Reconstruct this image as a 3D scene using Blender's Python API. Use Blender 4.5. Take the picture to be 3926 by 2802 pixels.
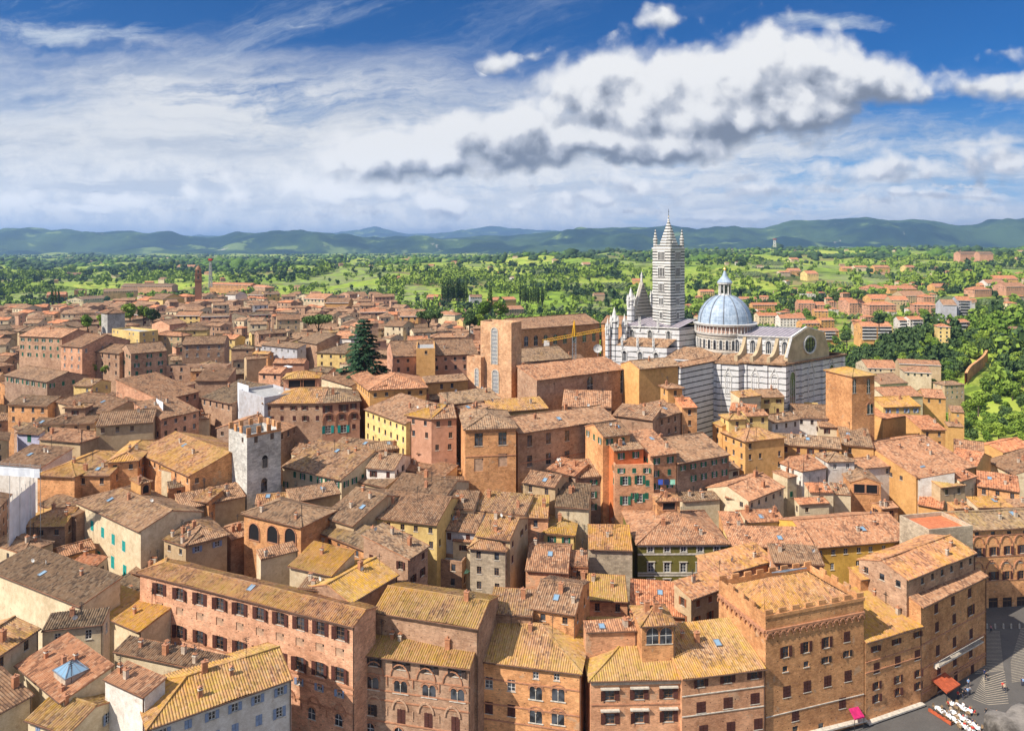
import bpy, math, random
import numpy as np
from mathutils import Vector, Matrix
from mathutils.bvhtree import BVHTree
R = math.radians
for o in list(bpy.data.objects): bpy.data.objects.remove(o)
COL = bpy.context.scene.collection
SCN = bpy.context.scene

# ------------------------------------------------------------------ camera
F, CX, HV, EYE = 2761.0, 1963.0, 940.0, 88.0
cam = bpy.data.cameras.new('camera'); co = bpy.data.objects.new('camera', cam); COL.objects.link(co)
co.location = (0, 0, EYE); co.rotation_euler = (R(90), 0, 0)
cam.sensor_width = 36; cam.lens = F/3926*36
cam.shift_y = -(1401-HV)/3926
cam.clip_start = 0.3; cam.clip_end = 90000
SCN.camera = co
# ------------------------------------------------------------------ light
HAZE = .80/13000
SUN = Vector((-0.80, -0.46, 0.86)).normalized()       # towards the sun
sl = bpy.data.lights.new('sun', 'SUN'); sl.energy = 4.7; sl.angle = R(0.5); sl.color = (1, .93, .83)
so = bpy.data.objects.new('sun', sl); COL.objects.link(so)
so.rotation_euler = SUN.to_track_quat('Z', 'Y').to_euler()
so.location = (-100, -60, 200)
SCN.view_settings.view_transform = 'Standard'; SCN.view_settings.look = 'None'
SCN.view_settings.gamma = 1; SCN.view_settings.exposure = 0.62
SCN.render.engine = 'CYCLES'
SCN.cycles.max_bounces = 5; SCN.cycles.diffuse_bounces = 3; SCN.cycles.glossy_bounces = 2
SCN.cycles.transparent_max_bounces = 4; SCN.cycles.volume_bounces = 0
SCN.cycles.use_denoising = True

# ------------------------------------------------------------------ node helper
class NT:
    def __init__(s, tree): s.t = tree; tree.nodes.clear()
    def n(s, typ, **kw):
        nd = s.t.nodes.new(typ)
        for k, v in kw.items():
            if k.startswith('i_'):
                key = k[2:]; key = int(key) if key.isdigit() else key.replace('_', ' ')
                s.put(nd.inputs[key], v)
            else: setattr(nd, k, v)
        return nd
    def put(s, inp, v):
        if isinstance(v, bpy.types.NodeSocket): s.t.links.new(v, inp)
        elif isinstance(v, bpy.types.Node): s.t.links.new(v.outputs[0], inp)
        else: inp.default_value = v
    def m(s, op, a, b=None, c=None, clamp=False):
        nd = s.n('ShaderNodeMath', operation=op); nd.use_clamp = clamp
        s.put(nd.inputs[0], a)
        if b is not None: s.put(nd.inputs[1], b)
        if c is not None: s.put(nd.inputs[2], c)
        return nd.outputs[0]
    def vm(s, op, a, b=None, out=0):
        nd = s.n('ShaderNodeVectorMath', operation=op); s.put(nd.inputs[0], a)
        if b is not None:
            s.put(nd.inputs['Scale'] if op == 'SCALE' else nd.inputs[1], b)
        return nd.outputs[out]
    def mix(s, f, a, b, typ='MIX'):
        nd = s.n('ShaderNodeMix', data_type='RGBA', blend_type=typ); nd.clamp_factor = True
        s.put(nd.inputs[0], f)
        for i, v in ((6, a), (7, b)):
            if isinstance(v, tuple) and len(v) == 3: v = (*v, 1)
            s.put(nd.inputs[i], v)
        return nd.outputs[2]
    def ramp(s, f, a, b):                              # smooth step a..b
        nd = s.n('ShaderNodeMapRange', interpolation_type='SMOOTHSTEP'); s.put(nd.inputs[0], f)
        nd.inputs[1].default_value = a; nd.inputs[2].default_value = b
        return nd.outputs[0]
    def noise(s, vec, scale, detail=3, rough=.55, out=0, dist=0):
        nd = s.n('ShaderNodeTexNoise'); s.put(nd.inputs['Vector'], vec); nd.inputs['Scale'].default_value = scale
        nd.inputs['Detail'].default_value = detail; nd.inputs['Roughness'].default_value = rough
        nd.inputs['Distortion'].default_value = dist
        return nd.outputs[out]
    def sep(s, v):
        nd = s.n('ShaderNodeSeparateXYZ'); s.put(nd.inputs[0], v); return nd.outputs
    def com(s, x, y, z):
        nd = s.n('ShaderNodeCombineXYZ')
        for i, v in enumerate((x, y, z)): s.put(nd.inputs[i], v)
        return nd.outputs[0]

# ------------------------------------------------------------------ sky
W = bpy.data.worlds.new('World'); SCN.world = W; W.use_nodes = True
w = NT(W.node_tree)
sky = w.n('ShaderNodeTexSky', sky_type='NISHITA'); sky.sun_disc = False
sky.sun_elevation = math.asin(SUN.z); sky.sun_rotation = math.atan2(SUN.x, SUN.y)
sky.air_density = 1.0; sky.dust_density = .3; sky.ozone_density = 2.0; sky.altitude = 400
tc = w.n('ShaderNodeTexCoord')
dx, dy, dz = w.sep(tc.outputs['Generated'])
ay = w.m('MAXIMUM', w.m('ABSOLUTE', dy), .06)
gx = w.m('DIVIDE', dx, ay); gz = w.m('DIVIDE', dz, ay)   # tangent-plane coordinates of the direction
P = w.com(gx, gz, 0)
wp = w.noise(P, 3.2, 5, .6, out=1)                       # warp
PW = w.vm('ADD', P, w.vm('SCALE', w.vm('SUBTRACT', wp, (.5, .5, .5)), .10))
def px2(u, v): return ((u-CX)/F, (HV-v)/F)
SH = (-.016, .024, 0)                                    # a step towards the sun
def lay(q):                                              # layered billow field of the heaps
    a = w.noise(q, 8, 10, .56, dist=.35); v = w.n('ShaderNodeTexVoronoi', feature='SMOOTH_F1', voronoi_dimensions='2D'); w.put(v.inputs['Vector'], q); v.inputs['Scale'].default_value = 21; v.inputs['Smoothness'].default_value = .6
    v2 = w.n('ShaderNodeTexVoronoi', feature='SMOOTH_F1', voronoi_dimensions='2D'); w.put(v2.inputs['Vector'], q); v2.inputs['Scale'].default_value = 47; v2.inputs['Smoothness'].default_value = .5
    return w.m('ADD', a, w.m('ADD', w.m('MULTIPLY', w.m('SUBTRACT', .45, v.outputs[0]), .42), w.m('MULTIPLY', w.m('SUBTRACT', .45, v2.outputs[0]), .20)))
PB = w.vm('ADD', P, w.vm('SCALE', w.vm('SUBTRACT', w.noise(P, 22, 5, .65, out=1), (.5, .5, .5)), .028))
fb = lay(PB); fb2 = lay(w.vm('ADD', PB, SH))
fbl = w.noise(P, 3.6, 5, .55)
fine = w.noise(PB, 30, 8, .64)
def blob(u, v, ru, rv, src=PW):
    cx, cz = px2(u, v)
    d = w.vm('SUBTRACT', src, (cx, cz, 0))
    d = w.vm('MULTIPLY', d, (F/ru, F/rv, 0))
    return w.m('SUBTRACT', 1, w.vm('LENGTH', d, out=1)), w.sep(d)[1]
def union(lst):
    f = h = ws = None
    for b in lst:
        a, y = blob(*b); g = w.m('POWER', w.m('MAXIMUM', w.m('ADD', a, .25), .001), 3)
        f = a if f is None else w.m('SMOOTH_MAX', f, a, .18)
        h = w.m('MULTIPLY', y, g) if h is None else w.m('MULTIPLY_ADD', y, g, h)
        ws = g if ws is None else w.m('ADD', ws, g)
    return f, w.m('DIVIDE', h, ws)
big, bigh = union([(2880, 330, 600, 215), (3230, 320, 340, 130), (2350, 350, 330, 160), (2560, 440, 620, 120),
                   (1930, 520, 470, 135), (2400, 545, 460, 80), (1560, 600, 370, 100), (3080, 450, 170, 60)])
small, smallh = union([(1180, 700, 430, 75), (920, 745, 260, 45), (1380, 730, 280, 48), (2480, 705, 270, 70), (2900, 715, 330, 52),
                       (2200, 765, 300, 46), (3400, 655, 290, 60), (3790, 600, 200, 75), (3850, 195, 120, 50),
                       (1910, 225, 90, 44), (2050, 225, 60, 24), (2550, 95, 120, 55), (3790, 330, 330, 60), (1720, 770, 150, 36),
                       (470, 780, 190, 34), (60, 780, 160, 34), (2750, 835, 260, 28), (300, 815, 210, 24), (3620, 760, 260, 26)])
bigd = w.m('ADD', big, w.m('MULTIPLY', w.m('SUBTRACT', fb, .5), 1.15))
bigm = w.ramp(bigd, -.10, .40)
smd = w.m('ADD', small, w.m('MULTIPLY', w.m('SUBTRACT', fb, .56), 3.0))
smm = w.ramp(smd, -.15, .95)
# high veil in several streaky layers, thick on the left and towards the horizon
def streak(sx, sz, sc, det, rough, off, tilt=0):
    q = w.com(w.m('ADD', w.m('MULTIPLY', gx, sx), off), w.m('MULTIPLY', w.m('SUBTRACT', gz, w.m('MULTIPLY', gx, tilt)), sz), off)
    return w.noise(w.vm('ADD', q, w.vm('SCALE', wp, .55)), sc, det, rough, dist=.3)
v1 = streak(1.0, 4.6, 2.0, 10, .62, 0, .06); v2 = streak(1.0, 6.5, 5.0, 9, .66, 3.1, .10); v3 = streak(1.0, 9.0, 3.0, 9, .64, 7.7, -.02)
vn2 = v2
edge = w.m('ADD', gz, w.m('ADD', w.m('MULTIPLY', gx, .05), w.m('MULTIPLY', w.m('SUBTRACT', v1, .5), .26)))
top = w.ramp(edge, .285, .15)
dens = w.m('ADD', w.m('ADD', w.m('MULTIPLY', v1, .62), w.m('MULTIPLY', v2, .50)), w.m('MULTIPLY', gx, -.13))
veil = w.m('MULTIPLY', top, w.ramp(dens, .36, .60))
cs = w.noise(w.vm('ADD', w.vm('MULTIPLY', w.com(gx, w.m('SUBTRACT', gz, w.m('MULTIPLY', gx, .33)), 0), (1, 9, 1)), w.vm('SCALE', wp, .8)), 1.6, 9, .68)
cir = w.m('MULTIPLY', w.m('MULTIPLY', w.ramp(cs, .47, .80), .75), w.ramp(gx, .55, -.6))
band, _ = union([(3090, 95, 360, 50), (230, 130, 430, 60), (1150, 125, 300, 30)])
cir = w.m('MAXIMUM', cir, w.m('MULTIPLY', w.ramp(w.m('ADD', band, w.m('MULTIPLY', w.m('SUBTRACT', v2, .5), 2.6)), .1, 1.2), .9))
low = w.m('MULTIPLY', w.ramp(w.m('ADD', gz, w.m('MULTIPLY', w.m('SUBTRACT', v1, .5), .10)), .19, .05), w.ramp(w.m('ADD', v3, w.m('MULTIPLY', gx, -.05)), .42, .60))
base = w.mix(1, sky.outputs[0], (.035, .25, .52, 1), 'MULTIPLY')
STR = .105
EX = 2**SCN.view_settings.exposure
def e(r, g, b): return (r/STR/EX, g/STR/EX, b/STR/EX, 1)
base = w.mix(w.ramp(gz, .24, .0), base, e(.30, .52, .78))
veilc = w.mix(w.ramp(w.m('ADD', w.m('MULTIPLY', v3, .6), w.m('MULTIPLY', v2, .4)), .40, .58), e(.60, .64, .71), e(.88, .88, .87))
c = w.mix(cir, base, e(.62, .69, .78))
c = w.mix(w.m('MULTIPLY', veil, .94), c, veilc)
c = w.mix(w.m('MULTIPLY', low, .85), c, w.mix(w.ramp(fine, .38, .62), e(.62, .67, .75), e(.88, .88, .88)))
puff = w.m('MULTIPLY', w.ramp(gz, .13, .07), w.ramp(w.m('ADD', w.noise(w.vm('MULTIPLY', PB, (1, 3.2, 1)), 11, 7, .6), w.m('MULTIPLY', w.m('SUBTRACT', fb, .5), .15)), .545, .63))
c = w.mix(w.m('MULTIPLY', puff, .8), c, w.mix(w.ramp(fine, .35, .6), e(.50, .53, .60), e(.84, .84, .84)))
def shade(h, lo, hi, k, dk, md):
    t = w.m('ADD', w.m('MULTIPLY_ADD', w.m('MAXIMUM', w.m('SUBTRACT', -.02, gx), 0), 2.2, w.m('MULTIPLY', h, k)), w.m('MULTIPLY', w.m('SUBTRACT', fb, fb2), 1.45))
    t = w.m('ADD', t, w.m('MULTIPLY', w.m('SUBTRACT', fbl, .5), .45))
    t = w.m('ADD', t, w.m('MULTIPLY', w.m('SUBTRACT', fine, .5), .5))
    t = w.ramp(t, lo, hi)
    return w.mix(w.ramp(t, 0, .5), e(*dk), w.mix(w.ramp(t, .4, 1), e(*md), e(.93, .93, .93)))
c = w.mix(smm, c, shade(smallh, -.9, .35, .8, (.34, .38, .46), (.55, .58, .65)))
c = w.mix(bigm, c, shade(bigh, -.74, .34, 1.05, (.22, .25, .31), (.50, .53, .60)))
glow = w.m('ADD', 1, w.m('MULTIPLY', w.ramp(gz, .16, .0), .30)); c = w.mix(1, c, w.com(glow, glow, glow), 'MULTIPLY')
c = w.mix(w.m('MULTIPLY', w.ramp(dz, .40, .62), .45), c, e(1.4, 1.45, 1.6))       # brightness added to the unseen sky overhead, to lift the shadows
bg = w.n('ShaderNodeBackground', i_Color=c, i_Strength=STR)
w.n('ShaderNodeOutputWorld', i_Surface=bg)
W.cycles.sampling_method = 'MANUAL'; W.cycles.sample_map_resolution = 512

# ------------------------------------------------------------------ materials
def newmat(name):
    m = bpy.data.materials.new(name); m.use_nodes = True
    return m, NT(m.node_tree)
def finish(t, col, rough=.85, bump=None, bs=.3, bd=.05, metal=0, spec=.25, **kw):
    b = t.n('ShaderNodeBsdfPrincipled'); t.put(b.inputs['Base Color'], col if not isinstance(col, tuple) else (*col[:3], 1))
    t.put(b.inputs['Roughness'], rough); t.put(b.inputs['Metallic'], metal); b.inputs['Specular IOR Level'].default_value = spec
    if bump is not None:
        bn = t.n('ShaderNodeBump', i_Strength=bs, i_Distance=bd); t.put(bn.inputs['Height'], bump); t.put(b.inputs['Normal'], bn.outputs[0])
    t.n('ShaderNodeOutputMaterial', i_Surface=b)
    return b
MATS = {}
def wallmat(kind, const=None):
    m, t = newmat('wall_'+kind)
    oi = t.n('ShaderNodeObjectInfo'); base = oi.outputs['Color']; rnd = oi.outputs['Random']
    if const:
        rg_ = t.n('ShaderNodeRGB'); rg_.outputs[0].default_value = (*const, 1); base = rg_.outputs[0]
    uv = t.n('ShaderNodeUVMap').outputs[0]; geo = t.n('ShaderNodeNewGeometry').outputs['Position']
    big = t.noise(geo, .16, 5, .62); med = t.noise(geo, .9, 5, .65); fin = t.noise(t.vm('MULTIPLY', uv, (1, 3, 1)), 3.0, 4, .7)
    var = t.m('ADD', t.m('MULTIPLY', big, .55), t.m('ADD', t.m('MULTIPLY', med, .5), t.m('MULTIPLY', fin, .5)))   # ~.77
    if kind == 'brick':
        dark = t.mix(1, base, (.62, .56, .54), 'MULTIPLY'); lite = t.mix(1, base, (1.32, 1.38, 1.45), 'MULTIPLY')
        c = t.mix(t.ramp(var, .56, .98), dark, lite)
        patch = t.ramp(t.noise(geo, .33, 4, .7), .60, .66)                     # plaster / repair patches
        c = t.mix(t.m('MULTIPLY', patch, .45), c, (.44, .33, .22))
        patch2 = t.ramp(t.noise(t.vm('ADD', geo, (31, 7, 5)), .45, 5, .7), .60, .70)
        c = t.mix(t.m('MULTIPLY', patch2, .5), c, t.mix(1, base, (.52, .45, .42), 'MULTIPLY'))
        br = t.n('ShaderNodeTexBrick'); t.put(br.inputs['Vector'], uv); br.inputs['Scale'].default_value = 1
        br.inputs['Brick Width'].default_value = .62; br.inputs['Row Height'].default_value = .21; br.inputs['Mortar Size'].default_value = .02
        br.inputs['Color1'].default_value = (.74, .74, .74, 1); br.inputs['Color2'].default_value = (1.18, 1.15, 1.12, 1); br.inputs['Mortar'].default_value = (1.1, 1.12, 1.15, 1)
        c = t.mix(.8, c, br.outputs[0], 'MULTIPLY')
        u, v, _ = t.sep(uv)                                                    # putlog holes
        hu = t.m('ABSOLUTE', t.m('SUBTRACT', t.m('FRACT', t.m('DIVIDE', t.m('ADD', u, t.m('MULTIPLY', rnd, 3)), 2.3)), .5))
        hv = t.m('ABSOLUTE', t.m('SUBTRACT', t.m('FRACT', t.m('DIVIDE', v, 1.75)), .5))
        hole = t.m('MULTIPLY', t.m('LESS_THAN', hu, .042), t.m('LESS_THAN', hv, .055))
        keep = t.m('GREATER_THAN', t.noise(t.vm('MULTIPLY', uv, (.43, .57, 1)), 1.0, 0), .47)
        c = t.mix(t.m('MULTIPLY', t.m('MULTIPLY', hole, keep), .85), c, (.03, .018, .012))
    elif kind == 'stone':
        br = t.n('ShaderNodeTexBrick'); t.put(br.inputs['Vector'], uv); br.inputs['Scale'].default_value = 1
        br.inputs['Brick Width'].default_value = .9; br.inputs['Row Height'].default_value = .42; br.inputs['Mortar Size'].default_value = .025
        br.inputs['Color1'].default_value = (.7, .7, .7, 1); br.inputs['Color2'].default_value = (1.15, 1.15, 1.12, 1); br.inputs['Mortar'].default_value = (.75, .72, .7, 1)
        c = t.mix(t.ramp(var, .56, .98), t.mix(1, base, (.6, .58, .56), 'MULTIPLY'), t.mix(1, base, (1.3, 1.3, 1.28), 'MULTIPLY'))
        c = t.mix(.8, c, br.outputs[0], 'MULTIPLY')
    else:
        c = t.mix(t.ramp(var, .56, .98), t.mix(1, base, (.72, .66, .60), 'MULTIPLY'), t.mix(1, base, (1.15, 1.15, 1.15), 'MULTIPLY'))
        st = t.ramp(t.noise(t.vm('MULTIPLY', uv, (1.6, .18, 1)), 1.2, 5, .7), .56, .74)      # rain streaks
        c = t.mix(t.m('MULTIPLY', st, .45), c, t.mix(1, base, (.5, .42, .36), 'MULTIPLY'))
        pe = t.ramp(t.noise(geo, .5, 5, .7), .62, .67)
        c = t.mix(t.m('MULTIPLY', pe, .5), c, (.36, .23, .15))
    finish(t, c, .9, bump=fin, bs=.25, bd=.06)
    return m
for k in ('brick', 'stone', 'plaster'): MATS['w_'+k] = wallmat(k)
MATS['w_marble'] = None   # set below

def marble(name, period, dark, wcol=(.66, .64, .60)):
    m, t = newmat(name)
    pos = t.n('ShaderNodeNewGeometry').outputs['Position']; z = t.sep(pos)[2]
    n = t.noise(pos, .5, 4, .6); n2 = t.noise(pos, 3, 3)
    f_ = t.m('FRACT', t.m('DIVIDE', t.m('ADD', z, t.m('MULTIPLY', n2, .06)), period))
    f_ = t.m('ADD', f_, t.m('MULTIPLY', t.m('SUBTRACT', n, .5), .22)); k = t.m('MULTIPLY', t.m('LESS_THAN', f_, dark), t.m('SUBTRACT', 1, t.m('MULTIPLY', t.ramp(n2, .5, .75), .45)))
    wc = t.mix(t.ramp(n, .3, .75), tuple(c*.82 for c in wcol), wcol); wc = t.mix(t.ramp(n2, .5, .75), wc, (.50, .44, .36))
    finish(t, t.mix(k, wc, (.05, .052, .05)), .6, bump=n2, bs=.2, bd=.05); MATS[name] = m; return m
MATS['w_marble'] = marble('marble_walls', 1.9, .22, (.68, .67, .66))
def roofmat(const=None):
    m, t = newmat('terracotta_tiles')
    oi = t.n('ShaderNodeObjectInfo'); lich, red, bri = t.sep(t.com(*const) if const else oi.outputs['Color'])
    uv = t.n('ShaderNodeUVMap').outputs[0]; geo = t.n('ShaderNodeNewGeometry').outputs['Position']
    rr = t.vm('SCALE', t.com(oi.outputs['Random'], oi.outputs['Random'], 0), 37.0)
    uvr = t.vm('ADD', uv, rr)
    cell = t.n('ShaderNodeTexWhiteNoise', noise_dimensions='2D')
    t.put(cell.inputs['Vector'], t.vm('FLOOR', t.vm('MULTIPLY', uvr, (1/.42, 1/.5, 1))))
    cv = cell.outputs[0]; ch = t.sep(cell.outputs[1])
    cell2 = t.n('ShaderNodeTexWhiteNoise', noise_dimensions='2D')
    t.put(cell2.inputs['Vector'], t.vm('FLOOR', t.vm('MULTIPLY', uvr, (1/.42, 1/1.6, 1))))
    tan = t.mix(red, (.30, .20, .118), (.47, .185, .085))
    dk = t.mix(red, (.12, .085, .058), (.22, .085, .045))
    pale = t.mix(red, (.43, .33, .22), (.53, .30, .17))
    mot = t.m('ADD', t.m('MULTIPLY_ADD', t.m('SUBTRACT', t.noise(geo, .28, 6, .7), .5), 1.3, .45), t.m('ADD', t.m('MULTIPLY', cv, .38), t.m('MULTIPLY', cell2.outputs[0], .24)))
    c = t.mix(t.ramp(mot, .46, .92), dk, tan)
    c = t.mix(t.m('MULTIPLY', t.ramp(ch[1], .72, .97), .5), c, pale)
    gro = t.m('ABSOLUTE', t.m('SUBTRACT', t.m('FRACT', t.m('MULTIPLY', t.sep(uv)[0], 1/.42)), .5))
    # lichen: patches, streaks down the slope, and single tile columns
    st = t.noise(t.vm('MULTIPLY', uvr, (1.0, .12, 1)), 1.1, 4, .6)
    pa = t.noise(geo, .13, 6, .62); fi = t.noise(uvr, 2.4, 4, .7)
    lm = t.m('ADD', t.m('ADD', t.m('MULTIPLY', st, .5), t.m('MULTIPLY', pa, .8)), t.m('ADD', t.m('MULTIPLY', fi, .45), t.m('MULTIPLY', ch[0], .16)))
    thr = t.m('SUBTRACT', 1.39, t.m('MULTIPLY', lich, .60))
    lmk = t.m('MULTIPLY', t.m('SUBTRACT', lm, thr), 4.5, clamp=True)
    ly = t.mix(ch[2], (.60, .32, .022), (.44, .25, .03))
    ly = t.mix(t.ramp(t.noise(geo, .07, 2), .42, .6), ly, (.44, .30, .06))
    c = t.mix(t.m('MULTIPLY', lmk, .80), c, t.mix(t.m('MULTIPLY', cv, .75), ly, c))
    gr = t.ramp(t.noise(t.vm('ADD', geo, (9, 3, 7)), .22, 5, .7), .56, .74)       # sooty stains
    c = t.mix(t.m('MULTIPLY', gr, .4), c, (.12, .098, .072))
    c = t.mix(1, c, t.com(bri, bri, bri), 'MULTIPLY')
    row = t.m('FRACT', t.m('MULTIPLY', t.sep(uvr)[1], 1/.42))
    hgt = t.m('ADD', t.m('MULTIPLY', row, -.5), t.m('MULTIPLY', cv, .7))
    finish(t, c, .9, bump=hgt, bs=.55, bd=.05, spec=.15)
    return m
MATS['roof'] = roofmat()
for k_, c_ in (('red', (.05, 1, 1.15)), ('brown', (.16, .3, .85)), ('tan', (.35, .25, 1.0))): MATS['roof_'+k_] = roofmat(c_)
for k_, n_, c_ in (('cream', 'plaster', (.62, .51, .34)), ('rose', 'plaster', (.54, .33, .22)), ('brown', 'brick', (.40, .25, .155)), ('white', 'plaster', (.66, .62, .56))): MATS['mass_'+k_] = wallmat(n_, c_)
def plain(name, col, rough=.7, metal=0, spec=.3, var=.25, sc=1.5, emit=None):
    m, t = newmat(name)
    geo = t.n('ShaderNodeTexCoord').outputs['Object']
    n = t.noise(geo, sc, 4, .65)
    c = t.mix(t.ramp(n, .3, .7), tuple(x*(1-var) for x in col), tuple(min(1, x*(1+var*.7)) for x in col))
    finish(t, c, rough, metal=metal, spec=spec)
    MATS[name] = m; return m
plain('shut_brown', (.085, .03, .022)); plain('shut_green', (.02, .12, .07)); plain('shut_teal', (.02, .30, .27)); plain('shut_blue', (.22, .28, .40))
plain('shut_dark', (.045, .03, .025)); plain('shut_yellow', (.6, .42, .05)); plain('shut_rust', (.26, .09, .035))
plain('frame_white', (.62, .60, .56)); plain('frame_brown', (.16, .09, .05)); plain('travertine', (.55, .49, .40)); plain('brick_trim', (.42, .20, .11))
plain('niche', (.48, .30, .19)); plain('iron', (.03, .03, .03)); plain('copper', (.16, .10, .07), metal=.4); plain('concrete', (.36, .35, .33))
plain('white_sheet', (.68, .70, .74), var=.12, sc=.4); plain('terrace', (.55, .17, .07)); plain('lead', (.20, .22, .25), .5); plain('mortar', (.50, .40, .30))
plain('cap', (.45, .20, .10)); plain('gold', (.8, .5, .12), .3, 1); plain('crane_yellow', (.70, .38, .02)); plain('steel', (.30, .31, .32), .5, .3)
plain('dark', (.012, .011, .012)); plain('panel_blue', (.10, .17, .30), .15, spec=.7); plain('awning', (.42, .09, .035)); plain('magenta', (.5, .02, .12))
plain('cloth_white', (.8, .8, .78)); plain('skin', (.5, .3, .2)); plain('navy', (.02, .03, .09)); plain('red', (.5, .03, .02)); plain('blue', (.05, .1, .45)); plain('black', (.02, .02, .02))
plain('mint', (.3, .62, .45)); plain('beige', (.45, .38, .28)); plain('nave_roof', (.36, .31, .33), .45, .1, var=.18, sc=.5); plain('bark', (.10, .075, .05)); plain('plaster_beige', (.47, .36, .22), sc=.3)
m, t = newmat('glass'); n = t.noise(t.n('ShaderNodeNewGeometry').outputs['Position'], .7, 1)
finish(t, t.mix(t.ramp(n, .35, .65), (.012, .014, .018), (.075, .085, .10)), .08, spec=.8); MATS['glass'] = m
m, t = newmat('skylight_glass'); finish(t, (.20, .32, .42), .1, spec=.9); MATS['skyglass'] = m

# ------------------------------------------------------------------ pixel -> world
TILES = {'T1': (0, 1800, 1.6208), 'T2': (1000, 1800, 1.6208), 'T3': (2000, 1800, 1.6208), 'T4': (2926, 1800, 1.6208),
         'T5': (0, 1000, 1.624), 'T6': (1000, 1000, 1.624), 'T7': (2000, 1000, 1.624), 'T8': (2926, 1000, 1.624),
         'T9': (2200, 750, 1.8046), 'S1': (0, 820, 1.7508), 'S2': (1300, 820, 1.7508), 'S3': (2600, 820, 1.7164), 'Z': (0, 0, .57947)}
def src(tile, x, y):
    a, b, s = TILES[tile]; return a+x/s, b+y/s
def ray(tile, x, y):
    u, v = src(tile, x, y); return (u-CX)/F, (HV-v)/F
def at_z(tile, x, y, z):
    a, b = ray(tile, x, y); b = min(b, -.004); Y = (z-EYE)/b; return Vector((a*Y, Y, z))
def at_y(tile, x, y, Y):
    a, b = ray(tile, x, y); return Vector((a*Y, Y, EYE+b*Y))

GP = [(-400, -300, 0), (300, -300, 0), (0, -100, 0), (0, 60, 0), (-90, 60, 0), (90, 60, 0), (0, 120, 0), (-30, 112, 0), (80, 130, 0), (50, 125, 0), (95, 150, 0), (112, 173, 1), (70, 133, 0), (85, 141, 0), (100, 160, 0), (120, 150, 0), (60, 128, 0), (135, 160, 0), (160, 178, 2),
 (0, 160, 6), (60, 165, 6), (-40, 165, 8), (-90, 160, 10), (-60, 125, 5), (-100, 130, 8), (115, 200, 4), (0, 200, 12), (60, 210, 13), (-60, 200, 16),
 (-120, 220, 18), (-200, 220, 14), (115, 235, 8), (160, 235, 4), (0, 260, 22), (80, 250, 20), (-60, 260, 24), (-150, 300, 24), (130, 290, 16), (175, 300, 2), (215, 300, -12), (230, 360, -28),
 (30, 330, 28), (100, 340, 28), (150, 360, 16), (190, 420, -20), (-80, 380, 28), (-200, 400, 27), (-300, 420, 25), (260, 470, -34), (300, 420, -22), (330, 520, -4), (390, 620, 8), (440, 760, 4),
 (-100, 520, 29), (-250, 550, 29), (-380, 560, 26), (0, 450, 24), (80, 480, 8), (140, 560, -15), (-150, 650, 31), (-300, 660, 29), (-450, 740, 10), (0, 600, 2), (-100, 800, -5), (-300, 900, -30), (60, 700, -20),
 (200, 650, -36), (300, 700, -26), (340, 790, -15), (400, 900, -8), (250, 900, -20), (560, 1000, 2), (500, 800, 8), (100, 900, -25)]
GA = np.array(GP, float)
FU = [-1500, 0, 800, 1600, 2400, 3200, 3926, 5400]
FY = [600, 1000, 1500, 2500, 4000, 7000, 12000]
FZ = [[-10, -30, 0, 2, 0, -8, -10], [-10, -30, 2, 4, 0, -8, -10], [0, -24, 6, 10, 2, -8, -10], [-10, -20, 12, 26, 6, -8, -10],
      [-20, -24, 6, 42, 44, 4, 0], [-30, -8, 14, 36, 66, 36, 0], [5, 6, 26, 52, 64, 40, 0], [5, 6, 26, 52, 64, 40, 0]]
FZ = np.array(FZ, float)
def _n2(x, y):
    return (np.sin(x*.0061+1.3)*np.cos(y*.0047+.4)+.6*np.sin(x*.0137+y*.0093+2)+.35*np.cos(x*.027-y*.021))*.55
def G(x, y):
    x = np.asarray(x, float); y = np.asarray(y, float); sh = x.shape; x = x.ravel(); y = y.ravel()
    d2 = (x[:, None]-GA[:, 0])**2+(y[:, None]-GA[:, 1])**2
    sc = 18+.03*np.abs(GA[:, 1]); wgt = 1/(d2+sc**2)**2*sc**2
    near = (wgt*GA[:, 2]).sum(1)/wgt.sum(1)
    yy = np.maximum(y, 1); u = CX+x/np.maximum(y, np.abs(x)*.5+1)*F
    fi = np.clip(np.interp(u, FU, np.arange(len(FU))), 0, len(FU)-1.001); yi = np.clip(np.interp(np.log(yy), np.log(FY), np.arange(len(FY))), 0, len(FY)-1.001)
    i = fi.astype(int); j = yi.astype(int); a = fi-i; b = yi-j; a = a*a*(3-2*a)
    far = (FZ[i, j]*(1-a)*(1-b)+FZ[i+1, j]*a*(1-b)+FZ[i, j+1]*(1-a)*b+FZ[i+1, j+1]*a*b)
    far = far+_n2(x, y)*np.clip((yy-900)/1500, 0, 1)*16
    k = np.clip((yy-650)/500, 0, 1); k = k*k*(3-2*k); k = np.maximum(k, np.clip((np.abs(x)-560)/300, 0, 1))
    k = k*(y > 100)
    back = np.where(y < 100, np.clip((np.hypot(x, y-60)-200)/400, 0, 1)*-25, 0)
    return ((near*(1-k)+far*k)+back).reshape(sh)
def g1(x, y): return float(G(np.array([x]), np.array([y]))[0])

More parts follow.
